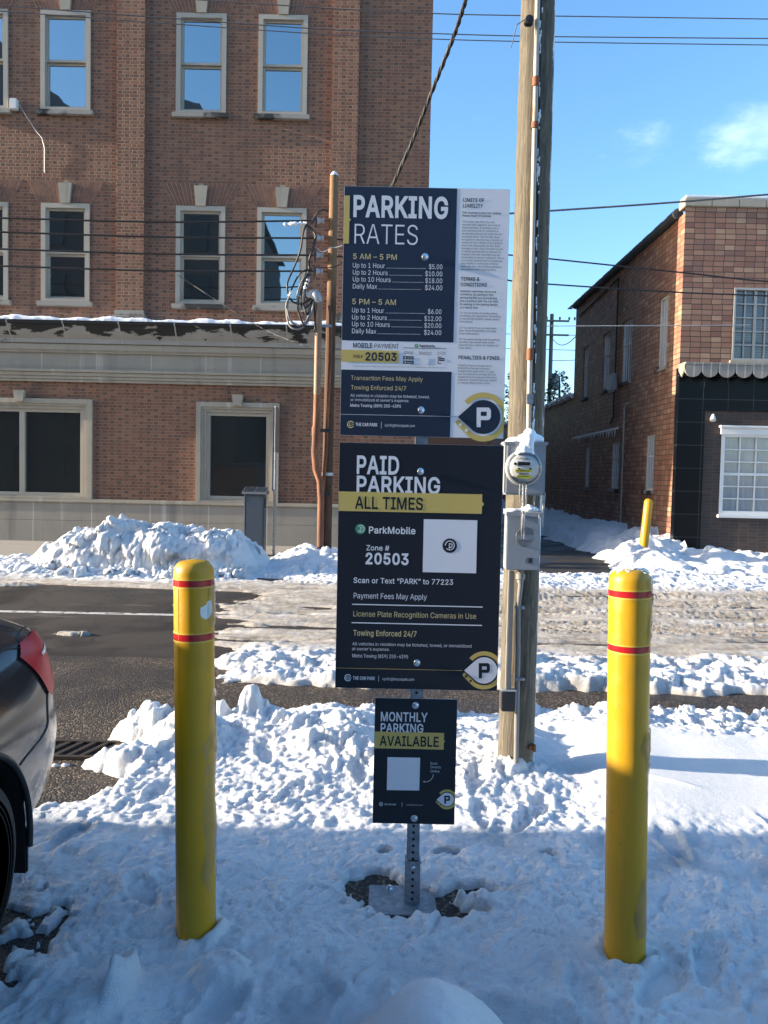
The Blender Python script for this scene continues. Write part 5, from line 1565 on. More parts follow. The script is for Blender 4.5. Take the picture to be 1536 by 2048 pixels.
q834;731,-281 611,-281 611,115 602,115 564,61 534,33 496,7 446,-10 384,-16 296,-4 219,32 155,89 107,166 77,261 67,371 77,481 108,575 156,652 220,709 297,744 385,756 448,750 497,733 536,708 603,628 615,628 615,746 731,746|402,92 465,101 517,128 559,170 589,226 607,294 613,372 607,450 589,517 559,572 518,613 465,640 402,648 337,639 284,612 243,569 213,513 195,447 189,372 195,297 213,229 243,172 285,129 338,101
r509;103,0 103,746 219,746 219,631 227,631 255,682 300,722 355,748 479,754 479,634 357,635 313,618 276,592 247,557 229,515 223,466 223,0
s717;358,-16 285,-10 220,7 166,35 121,74 89,125 70,185 185,209 207,156 244,118 294,97 356,89 426,98 481,122 515,159 527,202 520,238 499,267 465,289 417,305 293,334 205,365 142,409 104,467 92,538 101,599 128,652 170,695 226,728 293,749 368,756 439,750 499,732 548,704 588,667 617,622 637,570 527,545 508,585 477,620 431,645 368,654 307,646 257,623 224,588 213,545 221,507 244,478 282,456 451,411 540,381 602,337 639,280 651,209 642,147 614,93 570,47 511,13 439,-9
t447;401,746 401,643 13,643 13,746|128,926 248,926 248,192 253,150 267,120 294,104 397,105 419,3 331,-8 245,4 181,42 141,102 128,183
u806;358,-10 288,-2 226,21 175,60 136,115 111,186 103,273 103,746 223,746 223,283 235,206 269,147 323,111 393,99 444,104 490,122 528,151 557,190 576,240 582,300 582,746 702,746 702,0 586,0 586,181 604,181 562,92 505,33 437,1
v765;319,0 34,746 166,746 404,41 362,41 599,746 730,746 445,0
w1115;270,0 44,746 171,746 344,81 324,81 495,746 622,746 791,81 769,81 944,746 1070,746 844,0 724,0 544,664 571,664 391,0
x744;41,0 337,429 336,336 56,746 197,746 407,405 345,405 554,746 691,746 410,332 410,421 703,0 564,0 340,357 402,357 180,0
y765;93,-272 121,-168 174,-177 204,-175 231,-165 256,-145 278,-114 319,-3 34,746 166,746 404,41 361,41 600,746 730,746 401,-114 376,-167 347,-210 313,-243 274,-267 230,-281
z748;82,0 82,90 499,628 499,635 94,635 94,746 654,746 654,650 248,118 248,111 666,111 666,0
–687;687,481 687,369 0,369 0,481
’348;101,626 160,1000 297,1000 193,626
“590;101,626 205,1000 297,1000 238,626|344,626 448,1000 539,1000 480,626
”590;101,626 160,1000 297,1000 193,626|344,626 403,1000 539,1000 436,626
'''

# ------------------------------------------------------------------ lettering: outlines of the glyphs, cap height 1000
GL_ = {}
for ln in GLYPHS.strip('\n').split('\n'):
    ch = ln[0]
    adv, rest = ln[1:].split(';', 1)
    GL_[ch] = (int(adv), [[tuple(map(int, q.split(','))) for q in cc.split(' ')] for cc in rest.split('|') if cc])
GL_[' '] = (380, [])
_cache = {}


def glyph(ch, off):
    key = (ch, off)
    if key in _cache:
        return _cache[key]
    adv, cs = GL_[ch]
    out = []
    for c in cs:
        n = len(c)
        q = []
        for i in range(n):
            a, b, d = Vector(c[i - 1]), Vector(c[i]), Vector(c[(i + 1) % n])
            n1 = (b - a).normalized(); n2 = (d - b).normalized()
            n1, n2 = Vector((-n1.y, n1.x)), Vector((-n2.y, n2.x))
            m = n1 + n2
            if m.length < 1e-3:
                m = n1
            m.normalize()
            k = 1 / max(0.45, m.dot(n1))
            q.append(b + m * off * k)
        out.append(q)
    vs, es = [], []
    for q in out:
        k = len(vs)
        vs += [Vector((p.x, p.y)) for p in q]
        es += [(k + i, k + (i + 1) % len(q)) for i in range(len(q))]
    V, F = [], []
    if vs:
        r = mgeo.delaunay_2d_cdt(vs, es, [], 0, 0.4)
        V = [(p.x, p.y) for p in r[0]]
        for f in r[2]:
            cx = sum(V[i][0] for i in f) / len(f); cy = sum(V[i][1] for i in f) / len(f)
            wn_ = 0
            for q in out:
                for i in range(len(q)):
                    a, b = q[i - 1], q[i]
                    cr = (b.x - a.x) * (cy - a.y) - (cx - a.x) * (b.y - a.y)
                    if a.y <= cy < b.y and cr > 0:
                        wn_ += 1
                    elif b.y <= cy < a.y and cr < 0:
                        wn_ -= 1
            if wn_:
                F.append(tuple(f))
    _cache[key] = (adv + 1.2 * off, V, F)
    return _cache[key]


class Sheet:
    """artwork of one sign: flat layers stacked half a millimetre apart in front of its panel.
    maps points of a close-up of the photograph (corner pixels given) onto the panel"""

    def __init__(self, tl, tr, bl, w, h, x0, z0, y):
        self.tl, self.tr, self.bl = Vector(tl), Vector(tr), Vector(bl)
        e1, e2 = self.tr - self.tl, self.bl - self.tl
        m = Matrix(((e1.x, e2.x), (e1.y, e2.y)))
        self.inv = m.inverted()
        self.w, self.h, self.x0, self.z0, self.y = w, h, x0, z0, y
        self.kx, self.kz = w / e1.length, h / e2.length
        self.L = {}

    def at(self, cx, cy):
        q = self.inv @ (Vector((cx, cy)) - self.tl)
        return min(max(q.x, 0.0), 1.0) * self.w, q.y * self.h

    def mb(self, mat, layer):
        return self.L.setdefault((mat, layer), MB())

    def face(self, mat, layer, pts):
        """pts already (x, z down) in metres"""
        y = self.y - 0.0005 * (layer + 1)
        self.mb(mat, layer).add([(self.x0 + x, y, self.z0 - z) for x, z in pts], [tuple(range(len(pts)))])

    def rect(self, mat, layer, cx0, cy0, cx1, cy1):
        a, b = self.at(cx0, cy0), self.at(cx1, cy1)
        self.face(mat, layer, [(a[0], b[1]), (b[0], b[1]), (b[0], a[1]), (a[0], a[1])])

    def poly(self, mat, layer, pts):
        self.face(mat, layer, [self.at(*p) for p in pts])

    def arc(self, mat, layer, cx, cy, r0, r1, a0, a1, n=40):
        for i in range(n):
            A = [math.radians(a0 + (a1 - a0) * (i + k) / n) for k in (0, 1)]
            pts = [(cx + r * math.cos(t), cy - r * math.sin(t)) for r, t in ((r0, A[0]), (r1, A[0]), (r1, A[1]), (r0, A[1]))]
            q = [self.at(*p) for p in pts]
            if len({(round(a, 6), round(b, 6)) for a, b in q}) < 3:
                continue
            self.face(mat, layer, q)

    def disc(self, mat, layer, cx, cy, r, n=36):
        self.poly(mat, layer, [(cx + r * math.cos(2 * math.pi * i / n), cy - r * math.sin(2 * math.pi * i / n)) for i in range(n)][::-1])

    def text(self, mat, layer, s, cx, cy, cap, cx1=None, bold=0, clip=None):
        """baseline starts at (cx, cy); cap height and right end in close-up pixels"""
        x, z = self.at(cx, cy)
        kz = cap * self.kz / 1000.0
        gs = [glyph(ch, bold) for ch in s]
        tot = sum(g_[0] for g_ in gs)
        kx = (cx1 - cx) * self.kx / tot if cx1 else kz * 0.93
        y = self.y - 0.0005 * (layer + 1)
        m = self.mb(mat, layer)
        for adv, V, F in gs:
            if V:
                m.add([(self.x0 + x + px * kx, y, self.z0 - z + (max(py, clip) if clip is not None else py) * kz) for px, py in V], F)
            x += adv * kx

    def build(self, parent, names):
        """one mesh per colour name and parent layer"""
        byname = {}
        for (mat, layer), m in self.L.items():
            byname.setdefault((names[mat], mat), MB()).add(m.v, m.f)
        for (nm, mat), m in byname.items():
            m.obj(nm, M[mat], parent, 0)


def bolt(parent, x, z, y, r=0.0115):
    m = MB().lathe((x, y, z), (0, -1, 0), [(0, r * 1.05), (.0015, r * 1.05), (.002, r * .85), (.005, r * .75), (.007, r * .45), (.0078, 0.0)], 20)
    b = m.obj('bolt', M['chrome'], parent)
    return b


SY = 2.84


def sign_frame(px):
    c = [P(x, y, SY) for x, y in px]
    xl = (c[0].x + c[2].x) / 2; xr = (c[1].x + c[3].x) / 2
    zt = (c[0].z + c[1].z) / 2; zb = (c[2].z + c[3].z) / 2
    return xl, xr, zt, zb


def emblem(sh, cx, cy, r, pin, ring, letter, ringc='gold', carw='sign_white', lay=2):
    """round map-pin emblem with the letter P, ringed by a gold band that ends in a little car"""
    if ring:
        sh.arc(ring, lay - 1, cx, cy, r * 1.0, r * 1.09, -137, 137)
    sh.arc(ringc, lay, cx, cy, r * 1.13, r * 1.45, -126, 140)
    # the car end: a straight bar leaving the band to the upper left
    a = math.radians(234)
    bx, by = cx + r * 1.29 * math.cos(a), cy - r * 1.29 * math.sin(a)
    d = Vector((-0.70, -0.715)); nrm = Vector((0.715, -0.70))
    half = r * 0.16
    def pt(u, v):
        q = Vector((bx, by)) + d * u * r + nrm * v * half
        return (q.x, q.y)
    body = [pt(0, -1), pt(0, 1), pt(1.02, 1)] + [pt(1.02 + 0.14 * math.sin(t), math.cos(t)) for t in (0.5, 1.0, 1.57, 2.1, 2.6)] + [pt(1.02, -1)]
    sh.poly(ringc, lay, body)
    sh.poly(carw, lay + 1, [pt(0.28, -.7), pt(0.28, .7), pt(0.42, .55), pt(0.42, -.55)])
    sh.poly(carw, lay + 1, [pt(0.78, -.6), pt(0.78, .6), pt(0.90, .75), pt(0.90, -.75)])
    # pin: tip on the left
    tip = (cx - r * 1.50, cy)
    an = 0.84
    pts = [tip] + [(cx - r * math.cos(an + (2 * math.pi - 2 * an) * i / 44), cy - r * math.sin(an + (2 * math.pi - 2 * an) * i / 44)) for i in range(45)]
    if ring:
        rr = 1.09
        tp = (cx - r * 1.64, cy)
        sh.poly(ring, lay + 1, ([tp] + [(cx - r * rr * math.cos(an + (2 * math.pi - 2 * an) * i / 44), cy - r * rr * math.sin(an + (2 * math.pi - 2 * an) * i / 44)) for i in range(45)])[::-1])
    sh.poly(pin, lay + 2, pts[::-1])
    # P, squared off
    w, h, s = r * 0.84, r * 1.16, r * 0.245
    x0, y0 = cx - r * 0.40, cy - r * 0.56
    sh.poly(letter, lay + 3, [(x0, y0 + h), (x0 + s, y0 + h), (x0 + s, y0), (x0, y0)])
    sh.poly(letter, lay + 3, [(x0 + s, y0 + s), (x0 + w - s, y0 + s), (x0 + w - s * .45, y0), (x0 + s, y0)][::-1] if False else [(x0 + s, y0 + s), (x0 + w - s, y0 + s), (x0 + w - s * .6, y0), (x0 + s, y0)])
    hb = h * 0.64
    sh.poly(letter, lay + 3, [(x0 + s, y0 + hb), (x0 + w - s * .6, y0 + hb), (x0 + w - s, y0 + hb - s), (x0 + s, y0 + hb - s)])
    sh.poly(letter, lay + 3, [(x0 + w - s, y0 + hb - s), (x0 + w - s * .6, y0 + hb), (x0 + w - s * .25, y0 + hb - s * .25), (x0 + w, y0 + hb - s * .7), (x0 + w, y0 + s * .7), (x0 + w - s * .25, y0 + s * .25), (x0 + w - s * .6, y0), (x0 + w - s, y0 + s)])


def small_mark(sh, cx, cy, r, col, dark):
    sh.arc(col, 2, cx, cy, r * .74, r, 30, 330)
    sh.disc(col, 3, cx, cy, r * .52)
    sh.poly(col, 3, [(cx + r * .2, cy + r * .45), (cx + r * 1.0, cy), (cx + r * .2, cy - r * .45)])
    sh.text(dark, 5, 'P', cx - r * .28, cy + r * .32, r * .66, cx + r * .42, 60)


# ---- PARKING RATES
xl, xr, zt, zb = sign_frame([(688, 372), (1019, 378), (680, 872), (1008, 876)])
wS, hS = xr - xl, zt - zb
s1 = root('parking_sign', ((xl + xr) / 2, SY, zb), 'navy and white parking rates sign with long price list, topmost on the perforated post', 'sign', 'parking signs on the post')
pn = MB().box(xl, xr, SY, SY + 0.004, zb, zt, 0.0012).obj('panel', M['alu'], s1)
sh = Sheet((115, 42), (1415, 65), (78, 2005), wS, hS, xl, zt, SY)
A = sh
A.face('sign_white', 0, [(0.001, hS - .001), (wS - .001, hS - .001), (wS - .001, 0.001), (0.001, 0.001)])
b1x = A.at(1000, 60)[0]
A.face('navy', 1, [(0.0015, A.at(90, 1250)[1]), (b1x, A.at(90, 1250)[1]), (b1x, 0.0015), (0.0015, 0.0015)])
zz0, zz1 = A.at(90, 1482)[1], hS - 0.0015
A.face('navy', 1, [(0.0015, zz1), (b1x - .004, zz1), (b1x - .004, zz0), (0.0015, zz0)])
gx = A.at(155, 300)[0]
zz0, zz1 = A.at(115, 118)[1], A.at(108, 492)[1]
A.face('gold', 2, [(0.0015, zz1), (gx, zz1), (gx, (zz0 + zz1) / 2 + .006), (gx + .006, (zz0 + zz1) / 2), (gx, (zz0 + zz1) / 2 - .006), (gx, zz0), (0.0015, zz0)])
A.text('sign_white', 2, 'PARKING', 178, 278, 156, 938, 52)
A.text('sign_white', 2, 'RATES', 178, 493, 157, 700, -14)
A.text('pale_gold', 2, '5 AM – 5 PM', 180, 612, 42, 533, 14)
rows = (('Up to 1 Hour', '$5.00', 680, 435, 446, 765, 778), ('Up to 2 Hours', '$10.00', 735, 458, 470, 735, 750),
        ('Up to 10 Hours', '$18.00', 789, 482, 494, 742, 750), ('Daily Max', '$24.00', 844, 374, 384, 730, 748))
for i, (a, b, y, x1, d0, d1, p0) in enumerate(rows):
    for sh_, dy, dx in ((A, 0, 0), (A, 352, -6)):
        if dy:
            b = ('$6.00', '$12.00', '$20.00', '$24.00')[i]
        A.text('sign_white', 2, a, 178 + dx, y + dy - 1, 37, x1 + dx, 2)
        A.text('sign_white', 2, b, p0 + dx, y + dy + 9, 37, 889 + dx, 2)
        for k in range(int((d1 - d0) / 8.5)):
            cx = d0 + dx + k * 8.5
            A.rect('sign_white', 2, cx, y + dy + 1 + (cx - d0) * .01, cx + 4, y + dy + 5 + (cx - d0) * .01)
A.text('pale_gold', 2, '5 PM – 5 AM', 173, 966, 42, 527, 14)
A.text('navy', 2, 'MOBILE', 182, 1308, 36, 338, 40)
A.text('navy', 2, 'PAYMENT', 350, 1311, 36, 548, 0)
A.face('gold', 2, [(0.0015, A.at(90, 1420)[1]), (A.at(545, 1428)[0], A.at(90, 1420)[1]), (A.at(545, 1332)[0], A.at(90, 1325)[1]), (0.0015, A.at(90, 1325)[1])])
A.text('navy', 3, 'ZONE #', 182, 1388, 22, 260, 30)
A.text('navy', 3, '20503', 277, 1408, 60, 535, 62)
A.disc('green', 2, 686, 1292, 15)
A.text('sign_white', 3, 'P', 681, 1299, 14, 692, 40)
A.text('navy', 2, 'ParkMobile', 708, 1302, 19, 832, 40)
A.rect('navy', 2, 583, 1311, 925, 1313)
for s_, a, b, y in (('Download', 588, 660, 1345), ('ParkMobile', 584, 663, 1358), ('Scan to Pay at', 704, 803, 1347), ('ParkMobile.io', 705, 803, 1361), ("Text 'Park'", 848, 922, 1350), ("to 77223*", 850, 918, 1364)):
    A.text('navy', 2, s_, a, y, 10, b, 12)
for y in (1375, 1410):
    A.rect('navy', 2, 581, y, 664, y + 26)
    A.disc('sign_white', 3, 597, y + 13, 6)
    A.text('sign_white', 3, 'App Store' if y < 1400 else 'Google Play', 610, y + 18, 9, 658, 10)
A.rect('sign_white', 2, 724, 1380, 782, 1438)
A.rect('navy', 2, 855, 1380, 860, 1434); A.rect('navy', 2, 855, 1378, 884, 1384); A.rect('navy', 2, 855, 1430, 884, 1436); A.rect('navy', 2, 866, 1388, 906, 1414)
A.text('sign_white', 3, 'PARK', 871, 1405, 9, 901, 20)
A.text('navy', 2, '*Message frequency will vary. Message and data rates may apply. Reply HELP for help or STOP to cancel. ParkMobile privacy notice: ParkMobile terms of use', 182, 1457, 8, 920, 0)
A.text('pale_gold', 2, 'Transaction Fees May Apply', 165, 1564, 34, 737, -2)
A.text('pale_gold', 2, 'Towing Enforced 24/7', 165, 1640, 34, 608, 4)
A.text('sign_white', 2, 'All vehicles in violation may be ticketed, towed,', 162, 1698, 23, 792, -4)
A.text('sign_white', 2, "or immobilized at owner's expense.", 162, 1732, 23, 630, -4)
A.text('sign_white', 2, 'Metro Towing (859) 255-4395', 160, 1777, 23, 566, 24)
zl = A.at(90, 1836)[1]
A.face('sign_white', 2, [(0.0015, zl + .0012), (b1x - .004, zl + .0012), (b1x - .004, zl), (0.0015, zl)])
A.face('navy', 2, [(b1x - .004, zl + .0010), (A.at(1055, 1850)[0], zl + .0010), (A.at(1055, 1850)[0], zl + .0002), (b1x - .004, zl + .0002)])
small_mark(A, 165, 1918, 29, 'pale_gold', 'navy')
A.text('sign_white', 2, 'THE CAR PARK', 203, 1930, 25, 378, 44)
A.rect('sign_white', 2, 407, 1898, 409, 1950)
A.text('sign_white', 2, 'kyinfo@thecarpark.com', 436, 1934, 22, 675, -4)


def para(lines, x, y, step, cap, bold, maxw=None, dx=-0.9):
    for i, s_ in enumerate(lines):
        A.text('navy', 2, s_, x + dx * i * .5, y + i * step, cap, x + dx * i * .5 + maxw * sum(glyph(c, bold)[0] for c in s_), bold)


A.text('navy', 2, 'LIMITS OF', 1044, 163, 27, 1214, 34)
A.text('navy', 2, 'LIABILITY', 1043, 207, 27, 1203, 34)
para(['This Contract Limits Our Liability', 'Please Read It Carefully'], 1041, 255, 23, 14, 30, 0.0138)
para(['This notice sets forth the only', 'contract with regard to your use of', 'these premises. It licenses you to', 'park and lock one (1) vehicle in a', 'designated area at your sole risk and',
      'at posted rates. The Car Park does', 'not guard or assume care, custody or', 'control of your vehicle or its contents', 'and is not responsible for fire, theft,', 'damage or loss. Only a license to park',
      'is hereby granted and no bailment is', 'created. Cars left overnight may be', "impounded at owner's expense. This is", 'your entire contract and no employee', 'may modify or waive any of these', 'items. By your use of these premises,', 'you agree to all foregoing terms.'],
     1039, 325, 23.2, 14, 2, 0.0133)
A.text('navy', 2, 'TERMS &', 1030, 778, 27, 1180, 34)
A.text('navy', 2, 'CONDITIONS', 1030, 822, 27, 1240, 34)
para(['Carefully read these terms and', 'conditions. By parking in this', 'parking facility you are entering', 'into a contract with The Car Park.', 'By parking in this parking facility', 'you signify that:'], 1027, 868, 25.5, 14, 26, 0.0136)
para(['(1) You accepted all parking terms,', 'conditions and regulations for parking', 'or you will be ticketed, towed, and/or', 'immobilized.'], 1023, 1038, 23, 14, 0, 0.0133)
para(['(2) You agree to pay all applicable', 'fees, fines and penalties including', 'those listed below.'], 1021, 1155, 23, 14, 0, 0.0133)
para(['(3) You acknowledge that the parking', 'operator may assess fines and/or', 'impound your vehicle for violation of', 'these terms.'], 1018, 1245, 23, 14, 0, 0.0133)
A.text('navy', 2, 'PENALTIES & FINES', 1016, 1396, 27, 1343, 34)
para(['Violators may be charged up to', '$180.00 in fees per violation.', 'Violation fees paid within 14 days', 'may be reduced by at least $20.00.', 'Unpaid accounts may be referred to', 'collection. Violation fees are subject', 'to change without prior notice.'], 1013, 1452, 23, 14, 0, 0.0133)
emblem(A, 1218, 1856, 135, 'navy', None, 'sign_white')
A.build(s1, {'sign_white': 'white_lettering', 'navy': 'navy_print', 'gold': 'gold_print', 'pale_gold': 'gold_lettering', 'green': 'green_emblem'})
for cx, cy in ((748, 596), (723, 1803)):
    x, z = A.at(cx, cy)
    bolt(s1, xl + x, zt - z, SY - 0.004, 0.0125)

# ---- PAID PARKING ALL TIMES
xl, xr, zt, zb = sign_frame([(680, 884), (1004, 892), (669, 1375), (998, 1383)])
wS, hS = xr - xl, zt - zb
s2 = root('parking_sign', ((xl + xr) / 2, SY, zb), 'black paid parking sign with a gold band across, middle one on the post', 'sign', 'parking signs on the post')
MB().box(xl, xr, SY, SY + 0.004, zb, zt, 0.0012).obj('panel', M['alu'], s2)
A = Sheet((75, 55), (1338, 84), (33, 1955), wS, hS, xl, zt, SY)
A.face('ink', 0, [(0.001, hS - .001), (wS - .001, hS - .001), (wS - .001, 0.001), (0.001, 0.001)])
A.text('sign_white', 1, 'PAID', 199, 292, 132, 540, 40)
A.text('sign_white', 1, 'PARKING', 197, 436, 122, 856, 40)
z0_, z1_ = A.at(65, 430)[1], A.at(63, 580)[1]
ax = A.at(1172, 500)[0]
A.face('gold', 2, [(0.0015, z1_), (ax, z1_), (ax, (z0_ + z1_) / 2 + .010), (ax + .008, (z0_ + z1_) / 2), (ax, (z0_ + z1_) / 2 - .010), (ax, z0_), (0.0015, z0_)])
A.text('ink', 3, 'ALL TIMES', 193, 561, 90, 722, 34)
A.disc('green', 1, 235, 720, 40)
A.arc('sign_white', 2, 238, 718, 22, 28, -150, 140, 24)
A.text('sign_white', 2, 'P', 228, 738, 34, 250, 10)
A.text('sign_white', 1, 'ParkMobile', 295, 752, 50, 662, 34)
A.text('sign_white', 1, 'Zone #', 277, 884, 40, 458, 18)
A.text('sign_white', 1, '20503', 267, 988, 82, 615, 52)
A.poly('sign_white', 1, [(715, 1054), (1128, 1064), (1136, 655), (723, 645)])
A.disc('ink', 2, 924, 850, 56)
A.arc('sign_white', 3, 924, 848, 31, 38, -140, 180, 30)
A.text('sign_white', 3, 'P', 912, 884, 52, 948, 20)
A.text('sign_white', 1, 'Scan or Text “PARK” to 77223', 178, 1135, 40, 955, 22)
A.text('sign_white', 1, 'Payment Fees May Apply', 176, 1255, 42, 748, 0)
A.poly('sign_white', 1, [(168, 1306), (1180, 1330), (1180, 1322), (168, 1298)])
A.text('pale_gold', 1, 'License Plate Recognition Cameras in Use', 173, 1396, 42, 1132, 0)
A.poly('sign_white', 1, [(164, 1449), (1176, 1473), (1176, 1465), (164, 1441)])
A.text('pale_gold', 1, 'Towing Enforced 24/7', 175, 1545, 42, 672, 22)
A.text('sign_white', 1, 'All vehicles in violation may be ticketed, towed, or immobilized', 168, 1621, 24, 1097, -6)
A.text('sign_white', 1, "at owner's expense.", 166, 1660, 24, 460, -6)
A.text('sign_white', 1, 'Metro Towing (859) 255-4395', 166, 1716, 27, 605, -4)
zl = A.at(40, 1797)[1]
A.face('gold', 1, [(0.0015, zl + .0014), (A.at(1068, 1820)[0], zl + .0014), (A.at(1068, 1820)[0], zl), (0.0015, zl)])
small_mark(A, 134, 1875, 28, 'sign_white', 'ink')
A.text('sign_white', 1, 'THE CAR PARK', 172, 1890, 25, 345, 44)
A.rect('sign_white', 1, 372, 1860, 374, 1908)
A.text('sign_white', 1, 'kyinfo@thecarpark.com', 402, 1896, 22, 650, -4)
emblem(A, 1193, 1820, 103, 'sign_white', 'ink', 'ink', 'gold', 'ink', 1)
A.build(s2, {'sign_white': 'white_lettering', 'ink': 'black_print', 'gold': 'gold_print', 'pale_gold': 'gold_lettering', 'green': 'green_emblem'})
for cx, cy in ((697, 278), (670, 1757)):
    x, z = A.at(cx, cy)
    bolt(s2, xl + x, zt - z, SY - 0.004, 0.0125)
post_top = zt

# ---- MONTHLY PARKING AVAILABLE
xl, xr, zt, zb = sign_frame([(751, 1394), (915, 1400), (744, 1646), (909, 1650)])
wS, hS = xr - xl, zt - zb
s3 = root('parking_sign', ((xl + xr) / 2, SY, zb), 'small black monthly parking sign, lowest one on the post', 'sign', 'parking signs on the post')
MB().box(xl, xr, SY, SY + 0.004, zb, zt, 0.0012).obj('panel', M['alu'], s3)
A = Sheet((395, 92), (1440, 128), (345, 1700), wS, hS, xl, zt, SY)
A.face('ink', 0, [(0.001, hS - .001), (wS - .001, hS - .001), (wS - .001, 0.001), (0.001, 0.001)])
A.text('sign_white', 1, 'MONTHLY', 457, 388, 112, 1058, 36)
A.text('sign_white', 1, 'PARKING', 453, 528, 108, 1010, 36)
z0_, z1_ = A.at(385, 522)[1], A.at(378, 735)[1]
ax = A.at(1262, 650)[0]
A.face('gold', 2, [(0.0015, z1_), (ax, z1_), (ax, (z0_ + z1_) / 2 + .006), (ax + .005, (z0_ + z1_) / 2), (ax, (z0_ + z1_) / 2 - .006), (ax, z0_), (0.0015, z0_)])
A.text('ink', 3, 'AVAILABLE', 447, 700, 122, 1205, 36)
A.poly('sign_white', 1, [(532, 1275), (945, 1286), (960, 866), (545, 852)])
for s_, y, b in (('Book', 955, 1180), ('Directly', 1002, 1225), ('Online', 1055, 1205)):
    A.text('sign_white', 1, s_, 1088, y, 32, b, -10)
A.arc('sign_white', 1, 1025, 1078, 96, 102, -100, 0, 16)
A.disc('sign_white', 1, 1008, 1172, 9, 12)
small_mark(A, 458, 1453, 26, 'sign_white', 'ink')
A.text('sign_white', 1, 'THE CAR PARK', 495, 1467, 20, 648, 20)
A.rect('sign_white', 1, 724, 1435, 727, 1490)
A.text('sign_white', 1, 'kyinfo@thecarpark.com', 778, 1476, 18, 990, -14)
emblem(A, 1297, 1405, 88, 'sign_white', 'ink', 'ink', 'gold', 'ink', 1)
A.build(s3, {'sign_white': 'white_lettering', 'ink': 'black_print', 'gold': 'gold_print'})
for cx, cy in ((905, 192), (878, 1637)):
    x, z = A.at(cx, cy)
    bolt(s3, xl + x, zt - z, SY - 0.004, 0.0125)

# ---- the perforated post
PX, PY = POST.x, SY + 0.004 + 0.0245
ptop = P(846, 600, PY).z
sp = root('sign_post', (PX, PY, 0), 'galvanised perforated square post carrying three parking signs', 'post')
lean = (P(843, 880, PY).x - PX) / P(843, 880, PY).z


def square_tube(x, y, hw, z0, z1, bev=0.005):
    m = MB()
    m.box(x - hw, x + hw, y - hw, y + hw, z0, z1, bev)
    m.v = [(a + lean * c, b, c) for a, b, c in m.v]
    return m


square_tube(PX, PY, 0.0235, 0.06, ptop).obj('upper_tube', M['galv'], sp)
square_tube(PX, PY, 0.0285, 0.006, 0.178).obj('sleeve', M['galv'], sp)
hl = MB()
k = 0
z = 0.030
while z < 1.75:
    hw = 0.0288 if z < 0.17 else 0.0238
    for sx, ax in ((0, (0, -1, 0)), (1, (1, 0, 0)), (-1, (-1, 0, 0))):
        if sx == 0:
            c = (PX + lean * z, PY - hw - 0.0002, z)
        else:
            c = (PX + lean * z + sx * (hw + 0.0002), PY, z)
        hl.lathe(c, ax, [(0, 0.0056), (0.0004, 0.0056)], 12)
    z += 0.0254
hl.obj('punched_hole', M['dark_hole'], sp, 0)
for sx in (0, 1):
    c = (PX + lean * .155, PY - .0285, 0.152) if sx == 0 else (PX + lean * .155 + .0285, PY, 0.162)
    MB().lathe(c, (0, -1, 0) if sx == 0 else (1, 0, 0), [(0, .009), (.006, .009), (.008, .006), (.009, 0)], 10).obj('corner_bolt', M['chrome'], sp)
bp = MB().box(PX - 0.165, PX + 0.09, PY - 0.10, PY + 0.105, 0.002, 0.010, 0.002)
bp.obj('base_plate', M['galv'], sp)
for dx, dy in ((-.085, .075), (.075, .075)):
    MB().lathe((PX + dx, PY + dy, .010), (0, 0, 1), [(0, .014), (.004, .014), (.0042, .009), (.014, .009), (.015, 0)], 6).obj('anchor_bolt', M['chrome'], sp, 20)
tg = root('pipe_stub', (PX + .16, PY + .36, 0), 'short grey steel bar lying in the trodden snow behind the post', 'bar')
MB().tube([(PX + .105, PY + .345, .022), (PX + .225, PY + .345, .022)], 0.013, 10).obj('bar', M['galv'], tg)


# ------------------------------------------------------------------ bollards
def bollard(px_top, px_base, Y, label, sticker):
    b = P(px_base[0], px_base[1], Y); tp = P(px_top[0], px_top[1], Y)
    b = Vector((b.x, Y, 0)); tp = Vector((tp.x, Y, tp.z))
    ax = (tp - b)
    h = ax.length
    ax.normalize()
    rt = root('bollard', b, label, 'bollard', 'yellow bollards')
    r = 0.0675
    prof = [(-0.02, r), (h * .25, r), (h * .5, r), (h - 0.048, r)]
    prof += [(h - 0.048 + 0.040 * math.sin(t), r - 0.031 * (1 - math.cos(t))) for t in (0.3, 0.6, 0.9, 1.2, 1.45, 1.57)]
    prof += [(h - 0.0045, r * .30), (h - 0.003, 0.0)]
    MB().lathe(b, ax, prof, 56).obj('sleeve', M['yellow'], rt, 50)

    def band(pt, pb):
        zt_, zb_ = [(CAMZ - (CAMZ - P(768 + 0 * 1, yy, Y).z)) for yy in (pt, pb)]
        return zt_, zb_
    return rt, b, ax, h, r


def hz(px, py, Y, r):
    """height on the near side of an upright cylinder of radius r"""
    return P(px, py, Y - r).z


def dress(rt, b, ax, h, r, bands, seams):
    for z0, z1 in bands:
        MB().lathe(b, ax, [(z0, r + .0002), (z0, r + .0012), (z1, r + .0012), (z1, r + .0002)], 56).obj('reflective_band', M['tape'], rt, 50)
        e = MB().lathe(b, ax, [(z0 - .006, r), (z0 - .006, r + .0016), (z0 - .0008, r + .0016), (z0 - .0008, r)], 56)
        e.lathe(b, ax, [(z1 + .0008, r), (z1 + .0008, r + .0016), (z1 + .005, r + .0016), (z1 + .005, r)], 56)
        e.obj('band_edge', M['tape_edge'], rt, 50)
    for an in seams:
        d = Vector((math.sin(an), -math.cos(an), 0)) * (r + .0002)
        MB().tube([b + d + ax * .02, b + d + ax * (h - .06)], 0.0011, 6).obj('seam', M['yellow'], rt, 0)


